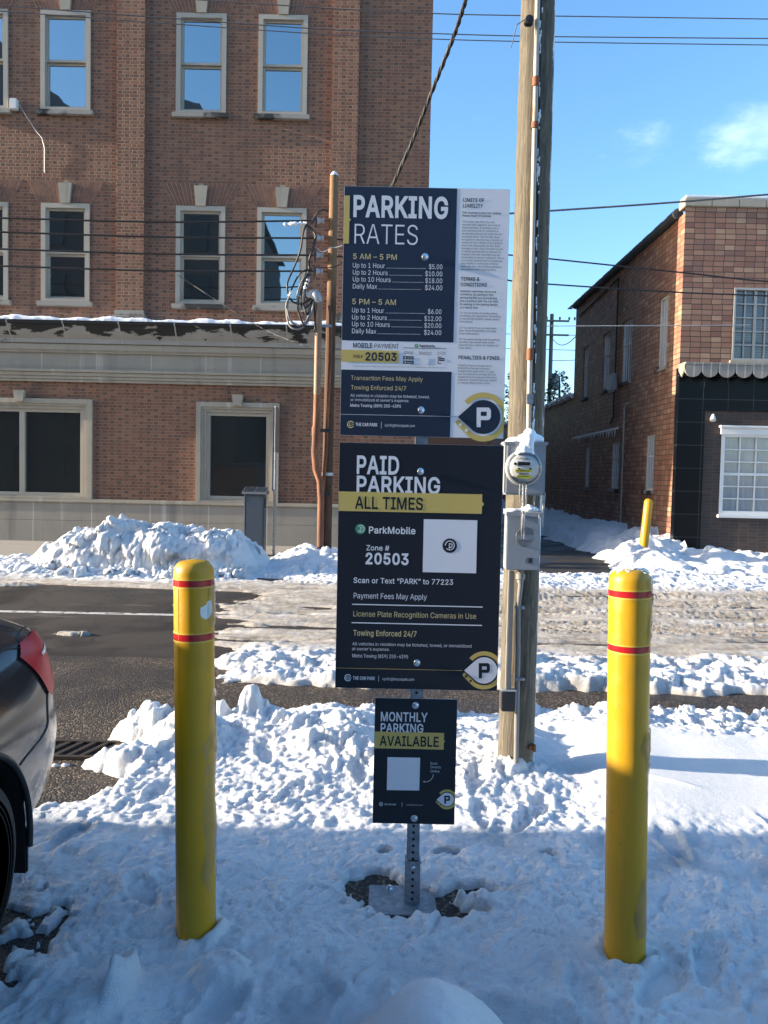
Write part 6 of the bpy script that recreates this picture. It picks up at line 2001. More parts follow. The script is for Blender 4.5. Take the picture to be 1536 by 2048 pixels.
def film(rt, b, ax, r, pts, thick=0.004, name='ice_film', mat='ice', rough=0.3, seed=1):
    """a sheet of ice frozen on the sleeve: outline given as (angle from the camera side, height)"""
    rr = random.Random(seed)
    vs = []
    poly = [Vector((a, z)) for a, z in pts]
    tri = mgeo.delaunay_2d_cdt([Vector((p.x * 0.1, p.y)) for p in poly] + [Vector((rr.uniform(min(p.x for p in poly), max(p.x for p in poly)) * .1, rr.uniform(min(p.y for p in poly), max(p.y for p in poly)))) for _ in range(int(60 * (max(p.y for p in poly) - min(p.y for p in poly)) + 20))],
                               [(i, (i + 1) % len(poly)) for i in range(len(poly))], [], 1, 1e-5)
    ne = {}
    for f in tri[2]:
        for i in range(len(f)):
            e = tuple(sorted((f[i - 1], f[i])))
            ne[e] = ne.get(e, 0) + 1
    rim = {i for e, c in ne.items() if c == 1 for i in e}
    m = MB()
    for i, p in enumerate(tri[0]):
        a = p.x / 0.1
        t = 0.0006 if i in rim else thick * (1 - rough + rough * rr.random() * 2)
        d = Vector((math.sin(a), -math.cos(a), 0)) * (r + t)
        vs.append(b + d + ax * p.y)
    m.add(vs, [tuple(f) for f in tri[2]])
    return m.obj(name, M[mat], rt, 60)


YL, YR = 2.61, 2.535
rt, b, ax, h, r = bollard((387.5, 1117), (392.5, 1882), YL, 'yellow bollard with a torn white sticker between its two red bands, beside the car', True)
zb1 = (hz(388, 1175, YL, r), hz(388, 1162.5, YL, r)); zb2 = (hz(389, 1284, YL, r), hz(389, 1271, YL, r))
dress(rt, b, ax, h, r, (zb1, zb2), (-0.60, 2.2))
va = math.atan2(b.x, b.y) * -1      # angle that faces the camera
def aL(px):        # sideways offset on the left bollard (photo column) -> angle round the sleeve
    return math.asin(max(-.99, min(.99, (px - 390) / 40.5))) + math.atan2(-b.x, b.y)
zs = lambda py: hz(389, py, YL, r)
film(rt, b, ax, r, [(aL(402), zs(1225)), (aL(403), zs(1216)), (aL(414), zs(1211)), (aL(417), zs(1204)), (aL(424), zs(1204)), (aL(426), zs(1228)), (aL(420), zs(1238)), (aL(414), zs(1241)), (aL(404), zs(1236))], 0.0008, 'torn_sticker', 'sticker', 0.2, 4)
film(rt, b, ax, r, [(aL(427), zs(1380)), (aL(420), zs(1400)), (aL(417), zs(1440)), (aL(421), zs(1470)), (aL(404), zs(1498)), (aL(413), zs(1530)), (aL(406), zs(1560)), (aL(408), zs(1600)), (aL(404), zs(1640)), (aL(411), zs(1700)), (aL(401), zs(1760)), (aL(418), zs(1800)), (aL(431), zs(1790)),
                    (aL(430) + .8, zs(1700)), (aL(430) + 1.0, zs(1500)), (aL(430) + .6, zs(1390))], 0.005, 'ice_film', 'ice', 0.5, 5)
film(rt, b, ax, r, [(aL(424), zs(1160)), (aL(419), zs(1180)), (aL(416), zs(1240)), (aL(422), zs(1262)), (aL(428) + .5, zs(1260)), (aL(428) + .7, zs(1180))], 0.004, 'ice_film', 'ice', 0.5, 6)

rt, b, ax, h, r = bollard((1260, 1134), (1249, 1925), YR, 'yellow bollard with snow crusted on its cap, right of the signs', False)
zs = lambda py: hz(1255, py, YR, r)
dress(rt, b, ax, h, r, ((zs(1196.5), zs(1184)), (zs(1307), zs(1295))), (1.9,))
def aL(px):
    return math.asin(max(-.99, min(.99, (px - 1256) / 41.5))) + math.atan2(-b.x, b.y)
film(rt, b, ax, r, [(aL(1296), zs(1200)), (aL(1293), zs(1240)), (aL(1290), zs(1262)), (aL(1294), zs(1290)), (aL(1296) + .9, zs(1290)), (aL(1296) + .8, zs(1190))], 0.005, 'ice_film', 'ice', 0.5, 7)
film(rt, b, ax, r, [(aL(1290), zs(1465)), (aL(1287), zs(1482)), (aL(1281), zs(1493)), (aL(1289), zs(1520)), (aL(1294), zs(1560)), (aL(1293), zs(1610)), (aL(1294) + .9, zs(1600)), (aL(1294) + .9, zs(1460))], 0.006, 'ice_film', 'ice', 0.5, 8)
film(rt, b, ax, r, [(aL(1288), zs(1760)), (aL(1274), zs(1838)), (aL(1282), zs(1880)), (aL(1288) + .6, zs(1890)), (aL(1288) + .8, zs(1770))], 0.003, 'ice_film', 'ice', 0.4, 9)
top = b + ax * (h - 0.012)
sc = bmesh.new()
bmesh.ops.create_icosphere(sc, subdivisions=4, radius=1)
for v in sc.verts:
    c = v.co.copy()
    n_ = 0.18 * math.sin(c.x * 7 + 1) * math.sin(c.y * 9) + 0.14 * math.sin(c.x * 17) * math.sin(c.z * 13 + c.y * 15)
    v.co = Vector((top.x + 0.004 + c.x * 0.055 * (1 + n_), top.y + 0.008 + c.y * 0.050 * (1 + n_), top.z - 0.006 + max(c.z, -.3) * 0.017 * (1 + 2.2 * n_)))
m = MB(); sc.verts.index_update(); m.add([v.co for v in sc.verts], [[v.index for v in f.verts] for f in sc.faces]); sc.free()
m.obj('snow_crust', M['soft_snow'], rt, 60)
film(rt, b, ax, r, [(aL(1290), h - 0.055), (aL(1288), h - .035), (aL(1296) + .6, h - .03), (aL(1296) + .9, h - .12), (aL(1297), h - .12)], 0.006, 'ice_film', 'ice', 0.6, 10)

# the leaning one by the alley
Yf = 15.4
b = P(1285, 1090, Yf); tp = P(1298, 997, Yf)
b.y = tp.y = Yf
b.z = 0.0
axf = (tp - b).normalized(); hf = (tp - b).length
rt = root('bollard', b, 'leaning plain yellow bollard at the far alley corner', 'bollard', 'yellow bollards')
MB().lathe(b, axf, [(-.05, .088), (hf - .08, .088), (hf - .04, .078), (hf - .01, .05), (hf, 0)], 28).obj('sleeve', M['yellow'], rt, 50)

# ------------------------------------------------------------------ big utility pole with its meter
UY = 4.12
ub = P(1031, 1540, UY); ut = P(1076.5, 0, UY)
ub.y = ut.y = UY
dirp = (ut - ub) / (ut.z - ub.z)
ub = ub - dirp * ub.z
up = root('utility_pole', (ub.x, UY, 0), 'tall weathered wooden utility pole with electric meter, right beside the signs', 'utility pole', 'wooden utility poles')


def pz(z):
    return ub + dirp * z


m = MB()
nseg, nr = 90, 40
vs, fs = [], []
for i in range(nseg + 1):
    z = 9.0 * i / nseg - 0.05
    c = pz(z)
    r = 0.098 - 0.0021 * z
    for k in range(nr):
        a = 2 * math.pi * k / nr
        rr = r * (1 + 0.012 * math.sin(a * 3 + z * .7) + 0.006 * math.sin(a * 11 + z * 2.1) + 0.010 * math.sin(a * 2 - z * 1.7))
        vs.append((c.x + rr * math.cos(a), c.y + rr * math.sin(a), z))
for i in range(nseg):
    for k in range(nr):
        k2 = (k + 1) % nr
        fs.append((i * nr + k, i * nr + k2, (i + 1) * nr + k2, (i + 1) * nr + k))
fs.append(tuple(nseg * nr + k for k in range(nr)))
m.add(vs, fs)
m.obj('pole', M['pole_wood'], up, 60)
YF = UY - 0.095                 # front of the pole


def px_on(px, py, Y=YF):
    p = P(px, py, Y)
    return Vector((p.x, Y, p.z))


c0 = px_on(1057, 862, YF - .018); c1 = px_on(1076, -40, YF - .008); cm = px_on(1066, 420, YF - .010)
cd = root('conduit', (c0.x, c0.y, c0.z), 'long pale rusty conduit strapped up the big pole above the meter', 'conduit')
MB().tube([c0, c0.lerp(cm, .5), cm, cm.lerp(c1, .5), c1, c1 + (c1 - cm) * 1.2], 0.0130, 12).obj('pipe', M['pale_conduit'], cd)
for py, hh in ((706, .06), (160, .045), (246, .03)):
    q = (py - 862) / (-40 - 862)
    p = c0.lerp(c1, q)
    MB().tube([p - Vector((0, 0, hh / 2)), p + Vector((0, 0, hh / 2))], 0.0185, 12).obj('coupling', M['rust_ring'], cd)
p = px_on(1059, 800, YF - .016)
MB().box(p.x - .018, p.x + .018, p.y - .022, p.y, p.z - .022, p.z + .03, .003).obj('clip', M['galv'], cd)
iw = [px_on(1066, 860, YF - .004), px_on(1072, 620, YF - .002), px_on(1078, 300, YF), px_on(1083, -40, YF + .004)]
gw = root('ground_wire', iw[0], 'thin icy dark wire running up the big pole beside the pale conduit', 'cable')
MB().tube(iw, 0.006, 6).obj('wire', M['cable'], gw)
m = MB()
rr = random.Random(9)
for k in range(60):
    q = rr.random()
    p = iw[0].lerp(iw[3], q) + Vector((rr.uniform(-.004, .006), -0.006, 0))
    m.tube([p, p + Vector((0, -.001, -rr.uniform(.01, .05)))], [rr.uniform(.003, .006), .002], 5)
m.obj('ice', M['soft_snow'], gw, 60)
# black clamp high on the pole with a loose end
kl = root('clamp', px_on(1058, 44, YF - .02), 'small black cable clamp high on the big pole', 'clamp')
p = px_on(1057, 44, YF - .012)
MB().lathe(p, (0, -1, 0), [(0, .02), (.012, .024), (.03, .02), (.035, 0)], 12).box(p.x - .024, p.x + .02, p.y - .02, p.y, p.z - .028, p.z - .005, .006).obj('body', M['cable'], kl)
MB().tube([p + Vector((-.02, 0, .01)), p + Vector((-.06, -.01, -.02)), p + Vector((-.085, 0, -.13))], .0025, 5).obj('wire', M['wire'], kl)

# meter socket
MYF = YF - 0.125
TL, BR = P(1011, 884, MYF), P(1090, 991, MYF)
mx0, mx1, mz0, mz1 = TL.x, BR.x, BR.z, TL.z
em = root('electric_meter', ((mx0 + mx1) / 2, MYF + .06, mz0), 'grey electric meter box with snow cap and icicles on the big pole', 'meter')
b_ = MB().box(mx0, mx1, MYF, MYF + 0.115, mz0, mz1, 0.010)
b_.box(mx0 - .006, mx1 + .008, MYF - .008, MYF + .118, mz1 - .012, mz1 + .004, .003)
b_.obj('enclosure', M['grey_box'], em)
pnl = MB().ring(mx0 + .012, mx0 + .07, mz1 - .11, mz1 - .02, .006, MYF - .003, MYF + .001)
pnl.obj('embossed_panel', M['grey_box'], em, 0)
cx, cz = P(1046.5, 936, MYF).x, P(1046.5, 936, MYF).z
rg = MB().lathe((cx, MYF + .002, cz), (0, -1, 0), [(0, .093), (.010, .093), (.016, .088), (.020, .082), (.020, .078)], 48)
rg.obj('socket_ring', M['grey_box'], em, 50)
fc = MB().lathe((cx, MYF - .02, cz), (0, -1, 0), [(0, .072), (.012, .072), (.016, .066), (.0165, 0)], 40)
dial = fc.obj('meter_dial', M['meter_face'], em, 50)
dy = MYF - .0372
d_ = MB().box(cx - .038, cx + .032, dy - .002, dy, cz + .008, cz + .034)
d_.obj('display_frame', M['sign_white'], dial, 0)
MB().box(cx - .033, cx + .027, dy - .0032, dy - .0022, cz + .012, cz + .030).obj('display', M['lcd'], dial, 0)
y_ = MB().box(cx - .046, cx + .038, dy - .0012, dy, cz - .022, cz - .008).box(cx - .038, cx + .034, dy - .0012, dy, cz - .054, cz - .036)
y_.obj('yellow_label', M['label_yellow'], dial, 0)
MB().box(cx - .030, cx + .034, dy - .0012, dy, cz - .0345, cz - .0215).obj('white_label', M['sign_white'], dial, 0)
tx = MB()
for zz, w_ in ((-.0145, .05), (-.026, .044), (-.031, .036), (-.042, .04), (.045, .05), (.050, .03)):
    tx.box(cx - w_ * .8, cx + w_ * .55, dy - .0022, dy - .0013, cz + zz - .0012, cz + zz + .0012)
tx.obj('fine_print', M['lcd'], dial, 0)
bt = MB()
for dx in (-.030, -.026, .026, .032):
    bt.lathe((cx + dx, dy, cz - .004), (0, -1, 0), [(0, .004), (.003, .004), (.003, 0)], 10)
bt.lathe((cx - .048, dy, cz + .020), (0, -1, 0), [(0, .007), (.003, .007), (.003, 0)], 12)
bt.obj('button', M['lcd'], dial)
t = NT('clear_meter_dome')
g1 = t.n('BsdfTransparent'); g2 = t.n('BsdfGlossy'); g2.inputs['Roughness'].default_value = .03
fr_ = t.n('Fresnel'); fr_.inputs['IOR'].default_value = 1.45
ms = t.n('MixShader')
t.put(ms.inputs[0], fr_.outputs[0]); t.t.links.new(g1.outputs[0], ms.inputs[1]); t.t.links.new(g2.outputs[0], ms.inputs[2])
t.t.links.new(ms.outputs[0], t.out.inputs['Surface'])
M['dome'] = t.m
MB().lathe((cx, MYF - .018, cz), (0, -1, 0), [(0, .080), (.03, .079), (.048, .074), (.058, .062), (.062, .04), (.063, 0)], 48).obj('glass_dome', M['dome'], em, 60)


def blob(name, parent, centers, mat='soft_snow', res=0.008, amp=0.006, seed=3):
    """a lump of snow swept over a few overlapping balls"""
    b = bmesh.new()
    for (x, y, z), (rx, ry, rz) in centers:
        q = bmesh.ops.create_icosphere(b, subdivisions=3, radius=1)['verts']
        for v in q:
            v.co = Vector((x + v.co.x * rx, y + v.co.y * ry, z + v.co.z * rz))
    me = bpy.data.meshes.new('tmp'); b.to_mesh(me); b.free()
    o = bpy.data.objects.new('tmp', me); COL.objects.link(o)
    md = o.modifiers.new('r', 'REMESH'); md.mode = 'VOXEL'; md.voxel_size = res
    sm = o.modifiers.new('s', 'SMOOTH'); sm.iterations = 6; sm.factor = .6
    dg = bpy.context.evaluated_depsgraph_get()
    m2 = bpy.data.meshes.new_from_object(o.evaluated_get(dg))
    bpy.data.objects.remove(o); bpy.data.meshes.remove(me)
    mb = MB()
    co = np.array([v.co[:] for v in m2.vertices]); no = np.array([v.normal[:] for v in m2.vertices])
    k = fbm(co[:, 0] * 38 + co[:, 1] * 17, co[:, 2] * 38 - co[:, 1] * 23, 3, seed)
    co = co + no * (k * amp)[:, None]
    mb.add([tuple(v) for v in co], [tuple(p.vertices) for p in m2.polygons])
    bpy.data.meshes.remove(m2)
    return mb.obj(name, M[mat], parent, 60)


mm = (mx0 + mx1) / 2
blob('snow_cap', em, [((mm - .035, MYF + .055, mz1 + .006), (.066, .055, .024)), ((mm + .03, MYF + .055, mz1 + .016), (.072, .055, .036)), ((mm + .022, MYF + .03, mz1 + .040), (.034, .034, .034)),
                      ((mm + .012, MYF + .00, mz1 + .018), (.034, .030, .034)), ((mm + .004, MYF - .012, mz1 - .012), (.038, .022, .034)), ((mm - .004, MYF - .016, mz1 - .038), (.046, .020, .030)), ((mm - .008, MYF - .020, mz1 - .056), (.054, .020, .018))], res=.0065)


def icicle(parent, p, length, r, seed):
    rr = random.Random(seed)
    n = 9
    pts, rs = [], []
    for i in range(n + 1):
        q = i / n
        pts.append(Vector(p) + Vector((rr.uniform(-1, 1) * .0012, rr.uniform(-1, 1) * .0012, -length * q)))
        rs.append(r * (1 - q) ** .6 * rr.uniform(.75, 1.2) + .0008)
    return MB().tube(pts, rs, 8).obj('icicle', M['icicle'], parent, 70)


for i, (px, py0, py1, r, yy) in enumerate(((1040, 968, 1012, .0032, MYF - .03), (1047, 968, 1056, .0050, MYF - .035), (1053, 967, 1030, .0065, MYF - .038), (1044, 970, 1030, .003, MYF - .03), (1069, 991, 1012, .005, MYF + .02), (1087, 990, 1060, .0062, MYF + .03), (1089, 985, 1022, .004, MYF + .05))):
    a, b2 = P(px, py0, yy), P(px, py1, yy)
    icicle(em, a, a.z - b2.z, r, 20 + i)

# disconnect box
DYF = YF - 0.105
TL, BR = P(1014.5, 1030, DYF), P(1078, 1141, DYF)
dx0, dx1, dz0, dz1 = TL.x, BR.x, BR.z, TL.z
db = root('disconnect_box', ((dx0 + dx1) / 2, DYF + .05, dz0), 'grey breaker box with frozen round badge below the meter', 'electrical box')
b_ = MB().box(dx0, dx1, DYF, DYF + .09, dz0, dz1, .004)
b_.prism_x([(DYF - .012, dz1 - .006), (DYF - .012, dz1 + .016), (DYF + .06, dz1 + .030), (DYF + .095, dz1 + .030), (DYF + .095, dz1 + .002), (DYF - .004, dz1 + .002)], dx0 - .006, dx1 + .005)
b_.obj('enclosure', M['grey_box'], db)
ccx, ccz = P(1050, 1074, DYF).x, P(1050, 1074, DYF).z
MB().lathe((ccx, DYF, ccz), (0, -1, 0), [(0, .050), (.004, .050), (.008, .046), (.009, .030), (.010, 0)], 36).obj('frozen_badge', M['ice'], db, 40)
wd = MB().box(ccx - .044, ccx + .044, DYF - .012, DYF - .0102, ccz - .012, ccz + .012)
wd.ring(ccx - .045, ccx + .045, ccz - .013, ccz + .013, .0016, DYF - .013, DYF - .0115)
wd.obj('badge_band', M['grey_box'], db, 0)
ltr = MB()
x = ccx - .038
for ch in 'FREBTN':
    adv, V, F = glyph(ch, 30)
    k = .0125 / adv if adv else 1
    ltr.add([(x + a * k, DYF - .0128, ccz - .008 + bb * .016 / 1000) for a, bb in V], F)
    x += .0128
ltr.obj('badge_lettering', M['grey_porcelain'], db, 0)
p = P(1058.5, 1121, DYF)
MB().ring(p.x - .020, p.x + .020, p.z - .016, p.z + .016, .003, DYF - .003, DYF - .0005).box(p.x - .016, p.x - .004, DYF - .002, DYF - .0003, p.z - .012, p.z + .012).obj('latch', M['galv'], db, 0)
MB().box(p.x - .003, p.x + .016, DYF - .0022, DYF - .0003, p.z - .012, p.z + .012).obj('latch_recess', M['black_box'], db, 0)
blob('snow_cap', db, [((dx0 + .035, DYF + .03, dz1 + .024), (.045, .040, .010)), ((dx1 - .05, DYF + .035, dz1 + .028), (.050, .042, .018)), ((dx1 - .055, DYF + .03, dz1 + .038), (.022, .022, .020))], res=.006, amp=.004)
for i, (px, py1, r) in enumerate(((1044, 1072, .0035), (1049, 1078, .0045), (1052, 1062, .003), (1079, 1052, .004))):
    a, b2 = P(px, 1030, DYF - .014), P(px, py1, DYF - .014)
    icicle(db, a, a.z - b2.z, r, 40 + i)
# conduits below it
q0, q1 = px_on(1019, 1141, YF - .03), px_on(1013, 1385, YF - .03)
cb = root('conduit', q1, 'flat grey wire cover from the breaker box down to the small black box', 'conduit')
MB().box(min(q0.x, q1.x) - .004, min(q0.x, q1.x) + .024, YF - .040, YF - .005, q1.z, q0.z, .004).obj('cover', M['pvc'], cb)
q = [px_on(1041, 1150, YF - .045), px_on(1041, 1172, YF - .045), px_on(1039, 1190, YF - .04), px_on(1036, 1215, YF - .024), px_on(1036, 1300, YF - .02), px_on(1034, 1400, YF - .018), px_on(1032, 1540, YF - .018)]
cb2 = root('conduit', q[-1], 'thin grey conduit bent from the breaker box down the pole to the snow', 'conduit')
MB().tube(q, .0135, 12).obj('pipe', M['pvc'], cb2)
MB().lathe(q[0] + Vector((0, 0, .03)), (0, 0, -1), [(0, .016), (.02, .016), (.022, .024), (.05, .024), (.055, .017), (.07, .017)], 14).obj('connector', M['pvc'], cb2)
for py in (1215, 1357):
    p = px_on(1037, py, YF - .018)
    MB().box(p.x - .02, p.x + .032, p.y - .018, p.y + .02, p.z - .009, p.z + .009, .004).lathe((p.x + .026, p.y - .018, p.z), (0, -1, 0), [(0, .006), (.006, .005), (.007, 0)], 8).obj('strap', M['galv'], cb2)
p = px_on(1061, 1493, YF + .01)
bk = root('bracket', p, 'small rusty bracket on the foot of the big pole', 'bracket')
MB().box(p.x - .012, p.x + .020, p.y - .02, p.y + .03, p.z - .012, p.z + .010, .003).box(p.x + .010, p.x + .024, p.y - .028, p.y, p.z - .02, p.z + .016, .002).obj('plate', M['rust_ring'], bk)
TL, BR = P(1004, 1384, YF - .055), P(1030, 1424, YF - .055)
sb = root('outlet_box', ((TL.x + BR.x) / 2, YF - .03, BR.z), 'small black outlet box with grey lid low on the big pole', 'electrical box')
MB().box(TL.x, BR.x, YF - .055, YF + .01, BR.z, TL.z, .005).obj('body', M['black_box'], sb)
MB().box(TL.x - .002, BR.x + .008, YF - .058, YF + .008, TL.z + .001, TL.z + .008, .002).box(BR.x + .0005, BR.x + .007, YF - .05, YF, BR.z, TL.z).obj('lid', M['grey_box'], sb)

# ------------------------------------------------------------------ small pole, insulators, rusty service pipe
QY = 14.2
qb, qt = P(651, 1120, QY), P(668.5, 352, QY)
qd = (qt - qb) / (qt.z - qb.z); qd.y = 0
q0 = Vector((qb.x - qd.x * qb.z, QY, 0))
qp = root('utility_pole', q0, 'short brown pole with four insulators left of the signs', 'utility pole', 'wooden utility poles')
zt_ = qt.z
m = MB()
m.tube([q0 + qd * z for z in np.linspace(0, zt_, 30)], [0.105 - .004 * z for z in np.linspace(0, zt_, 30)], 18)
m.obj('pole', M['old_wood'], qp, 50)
blob('snow_cap', qp, [(tuple(q0 + qd * (zt_ + .01)), (.075, .075, .05)), (tuple(q0 + qd * (zt_ + .05)), (.035, .035, .04))], res=.014, amp=.01)
INS = []
for k, py in enumerate((442, 477, 511, 543)):
    p = P(643, py, QY - .02)
    zc = p.z
    xp = (q0 + qd * zc).x - .09
    MB().tube([(xp + .03, QY - .03, zc), (xp - .07, QY - .03, zc)], .014, 6).obj('insulator_pin', M['rust_ring'], qp)
    i_ = MB().lathe((xp - .065, QY - .03, zc), (-1, 0, 0), [(0, .012), (.005, .045), (.03, .05), (.06, .035), (.10, .055), (.13, .06), (.135, .02)], 16)
    i_.obj('insulator', M['grey_porcelain'], qp, 40)
    MB().lathe((xp - .205, QY - .03, zc), (-1, 0, 0), [(0, .035), (.01, .115), (.03, .12), (.036, .03)], 18).obj('insulator_disc', M['porcelain'], qp, 40)
    INS.append(Vector((xp - .24, QY - .03, zc)))
for py, r, mt in ((948, .1, 'sign_white'),):
    p = q0 + qd * P(650, py, QY).z
    MB().lathe(p - Vector((0, 0, .03)), (0, 0, 1), [(0, .085), (0, .102), (.055, .102), (.055, .085)], 20).obj('metal_band', M['grey_porcelain'], qp)
p = q0 + qd * P(650, 958, QY).z
MB().lathe((p.x, QY - .088, p.z), (0, -1, 0), [(0, .025), (.006, .022), (.008, 0)], 12).obj('tag', M['sign_white'], qp)
p = q0 + qd * P(650, 985, QY).z
MB().box(p.x - .07, p.x + .06, QY - .14, QY - .08, p.z - .07, p.z + .05, .02).obj('bracket', M['black_box'], qp)
# second pipe hugging the pole
sp_ = [P(661, 660, QY - .12), P(660, 720, QY - .12), P(652, 900, QY - .12), P(644, 1000, QY - .12), P(641, 1122, QY - .12)]
c2 = root('conduit', (sp_[-1].x, QY - .12, 0), 'dark rusty pipe hugging the front of the small brown pole', 'conduit')
MB().tube([P(658, 612, QY - .11), P(661, 628, QY - .12)] + sp_, .034, 10).obj('pipe', M['rust'], c2)
# service pipe with its weatherhead
vp = [P(639, 604, QY - .2), P(637, 640, QY - .2), P(634, 790, QY - .2), P(632, 858, QY - .2), P(629, 905, QY - .2), P(632, 940, QY - .2), P(640, 962, QY - .2), P(642, 1000, QY - .2), P(640, 1122, QY - .2)]
rp = root('service_pipe', (vp[-1].x, QY - .2, 0), 'rusty bent service pipe with weatherhead beside the small pole', 'pipe')
MB().tube(vp[:3], .062, 14).obj('upper_pipe', M['tan_steel'], rp)
MB().tube([vp[2] - Vector((0, 0, -.01)), vp[3], vp[4], vp[5], vp[6], vp[7], vp[8]], .062, 14).obj('pipe', M['rust'], rp)
MB().lathe(vp[3] - Vector((0, 0, .12)), (0, 0, 1), [(0, .062), (0, .078), (.16, .078), (.16, .062)], 16).obj('coupling', M['rust'], rp)
wh = P(634, 592, QY - .2)
hm = MB().lathe(wh + Vector((.04, 0, -.12)), (-.45, -.1, 1), [(0, .065), (.05, .085), (.17, .085), (.24, .04), (.245, 0)], 16)
hm.prism([(wh.x - .20, wh.z + .02), (wh.x - .02, wh.z - .10), (wh.x + .02, wh.z + .10), (wh.x - .10, wh.z + .09)], QY - .28, QY - .12)
hm.obj('weatherhead', M['grey_box'], rp, 40)
p = P(655, 861, QY - .15)
MB().box(vp[3].x + .04, p.x + .06, QY - .17, QY - .13, p.z - .03, p.z + .03).obj('standoff', M['black_box'], rp, 0)
p = P(648, 652, QY - .15)
MB().box(vp[1].x, p.x + .14, QY - .18, QY - .15, p.z - .025, p.z + .025).obj('standoff', M['galv'], rp, 0)

# drip loops of cable between the wires and the weatherhead
LY = QY - .22


def curve(pts, n=8):
    """Catmull-Rom through points"""
    pts = [Vector(p) for p in pts]
    e = [pts[0] * 2 - pts[1]] + pts + [pts[-1] * 2 - pts[-2]]
    out = []
    for i in range(1, len(e) - 2):
        for k in range(n):
            t_ = k / n
            a, b, c, d = e[i - 1], e[i], e[i + 1], e[i + 2]
            out.append(0.5 * ((2 * b) + (c - a) * t_ + (2 * a - 5 * b + 4 * c - d) * t_ ** 2 + (3 * b - a - 3 * c + d) * t_ ** 3))
    return out + [pts[-1]]


def crop_px(pts):      # points read off a close-up (540,380)-(720,680) at 6.828 x
    return [P(540 + x / 6.828, 380 + y / 6.828, LY - .02 * (i % 3)) for i, (x, y) in enumerate(pts)]


loops = [
    ([(800, 295), (735, 268), (660, 300), (600, 380), (575, 440)], .014, 'cable'),
    ([(500, 460), (450, 600), (415, 820), (330, 1050), (250, 1230), (235, 1330), (265, 1470), (340, 1540), (440, 1550), (530, 1500), (580, 1450)], .017, 'cable'),
    ([(510, 480), (590, 560), (625, 640), (600, 690), (590, 780), (550, 900), (530, 1010), (540, 1100)], .020, 'cable'),
    ([(570, 1090), (520, 1085), (430, 1125), (370, 1200), (320, 1300), (290, 1370)], .015, 'cable'),
    ([(285, 1370), (270, 1440), (225, 1560), (225, 1680), (260, 1840), (340, 1900), (440, 1880), (540, 1760), (585, 1600), (590, 1470)], .018, 'pvc'),
    ([(270, 1430), (235, 1600), (260, 1740), (330, 1830), (420, 1840), (510, 1760), (560, 1600), (585, 1480)], .017, 'pvc'),
    ([(525, 1120), (440, 1240), (380, 1400), (380, 1540), (420, 1650), (500, 1640), (570, 1560), (590, 1470)], .018, 'pvc'),
    ([(520, 1130), (470, 1240), (410, 1420), (385, 1560), (385, 1660), (430, 1780), (510, 1900), (570, 1930), (615, 1900), (612, 1750), (598, 1480)], .017, 'cable'),
    ([(490, 1130), (450, 1300), (420, 1480), (440, 1620), (500, 1600), (560, 1520), (590, 1460)], .018, 'cable'),
    ([(540, 1130), (515, 1220), (490, 1320), (470, 1440), (460, 1560), (500, 1690), (560, 1640), (592, 1480)], .022, 'cable'),
    ([(520, 1150), (490, 1330), (455, 1500), (450, 1690), (490, 1740), (560, 1680), (590, 1500)], .016, 'pvc'),
    ([(650, 800), (700, 840), (770, 830), (810, 790), (900, 785), (985, 760)], .008, 'pale_wire'),
    ([(570, 1030), (640, 1055), (760, 1058), (880, 1050), (950, 1020), (1000, 980)], .009, 'cable'),
]
dl = root('cable_bundle', (vp[0].x - .3, LY, P(600, 640, LY).z), 'tangled drip loops of black and grey cable by the small pole', 'cables')
for pts, r, mt in loops:
    MB().tube(curve(crop_px(pts)), r, 7).obj('cable', M[mt], dl, 60)
sn = MB()
for pts, r in (([(180, 470), (250, 465), (340, 460), (430, 455), (500, 450)], .026), ([(300, 1350), (285, 1400), (265, 1450)], .026), ([(530, 1180), (510, 1250), (480, 1330), (475, 1380)], .028)):
    sn.tube(curve(crop_px(pts), 5), [r * (0.5 + R.random()) for _ in curve(crop_px(pts), 5)], 7)
sn.obj('ice', M['soft_snow'], dl, 60)


# ------------------------------------------------------------------ overhead wires
def wire(label, pts, r, mat='wire', sag=0.0, name='power_line', group='overhead wires', cat='wire'):
    """pts: points; straight spans with a little sag"""
    out = []
    for i in range(len(pts) - 1):
        a, b = Vector(pts[i]), Vector(pts[i + 1])
        for k in range(12):
            q = k / 12
            out.append(a.lerp(b, q) - Vector((0, 0, sag * 4 * q * (1 - q))))
    out.append(Vector(pts[-1]))
    o = MB().tube(out, r, 6).obj(name, M[mat], None, 60)
    return tag(o, label, cat, group)


WY = 12.5


def ext(p, q, k):
    p, q = Vector(p), Vector(q)
    return q + (q - p) * k


def wl_(px, Y=WY):
    return [P(x, y, Y) for x, y in px]


pts = wl_([(290, -8), (433, 2), (700, 19), (866, 27), (1040, 31), (1536, 38)]); pts.append(ext(pts[-2], pts[-1], 1)); pts.insert(0, ext(pts[1], pts[0], 2))
wire('highest thin wire across the sky, crossing the big pole at its dark clamp', curve(pts, 6), .008)
pts = wl_([(0, 11), (320, 35), (640, 58), (866, 67), (1100, 73), (1536, 77)]); pts.append(ext(pts[-2], pts[-1], 1)); pts.insert(0, ext(pts[1], pts[0], 2))
wire('upper one of the two close wires across the blue sky', curve(pts, 6), .008)
pts = wl_([(0, 22), (320, 46), (640, 68), (866, 78), (1100, 84), (1536, 90)]); pts.append(ext(pts[-2], pts[-1], 1)); pts.insert(0, ext(pts[1], pts[0], 2))
wire('lower one of the two close wires across the blue sky', curve(pts, 6), .0075)
pts = wl_([(1019, 427), (1095, 422), (1330, 406), (1536, 389)], 13); pts.append(ext(pts[-2], pts[-1], 2)); pts.insert(0, ext(pts[1], pts[0], 3))
wire('thick wire rising from the big pole past the tiled roof corner', curve(pts, 6), .016)
rows_ = ((436, 448, 'topmost'), (464, 480, 'second from the top'), (498, 514, 'third from the top'), (532, 547, 'lowest'))
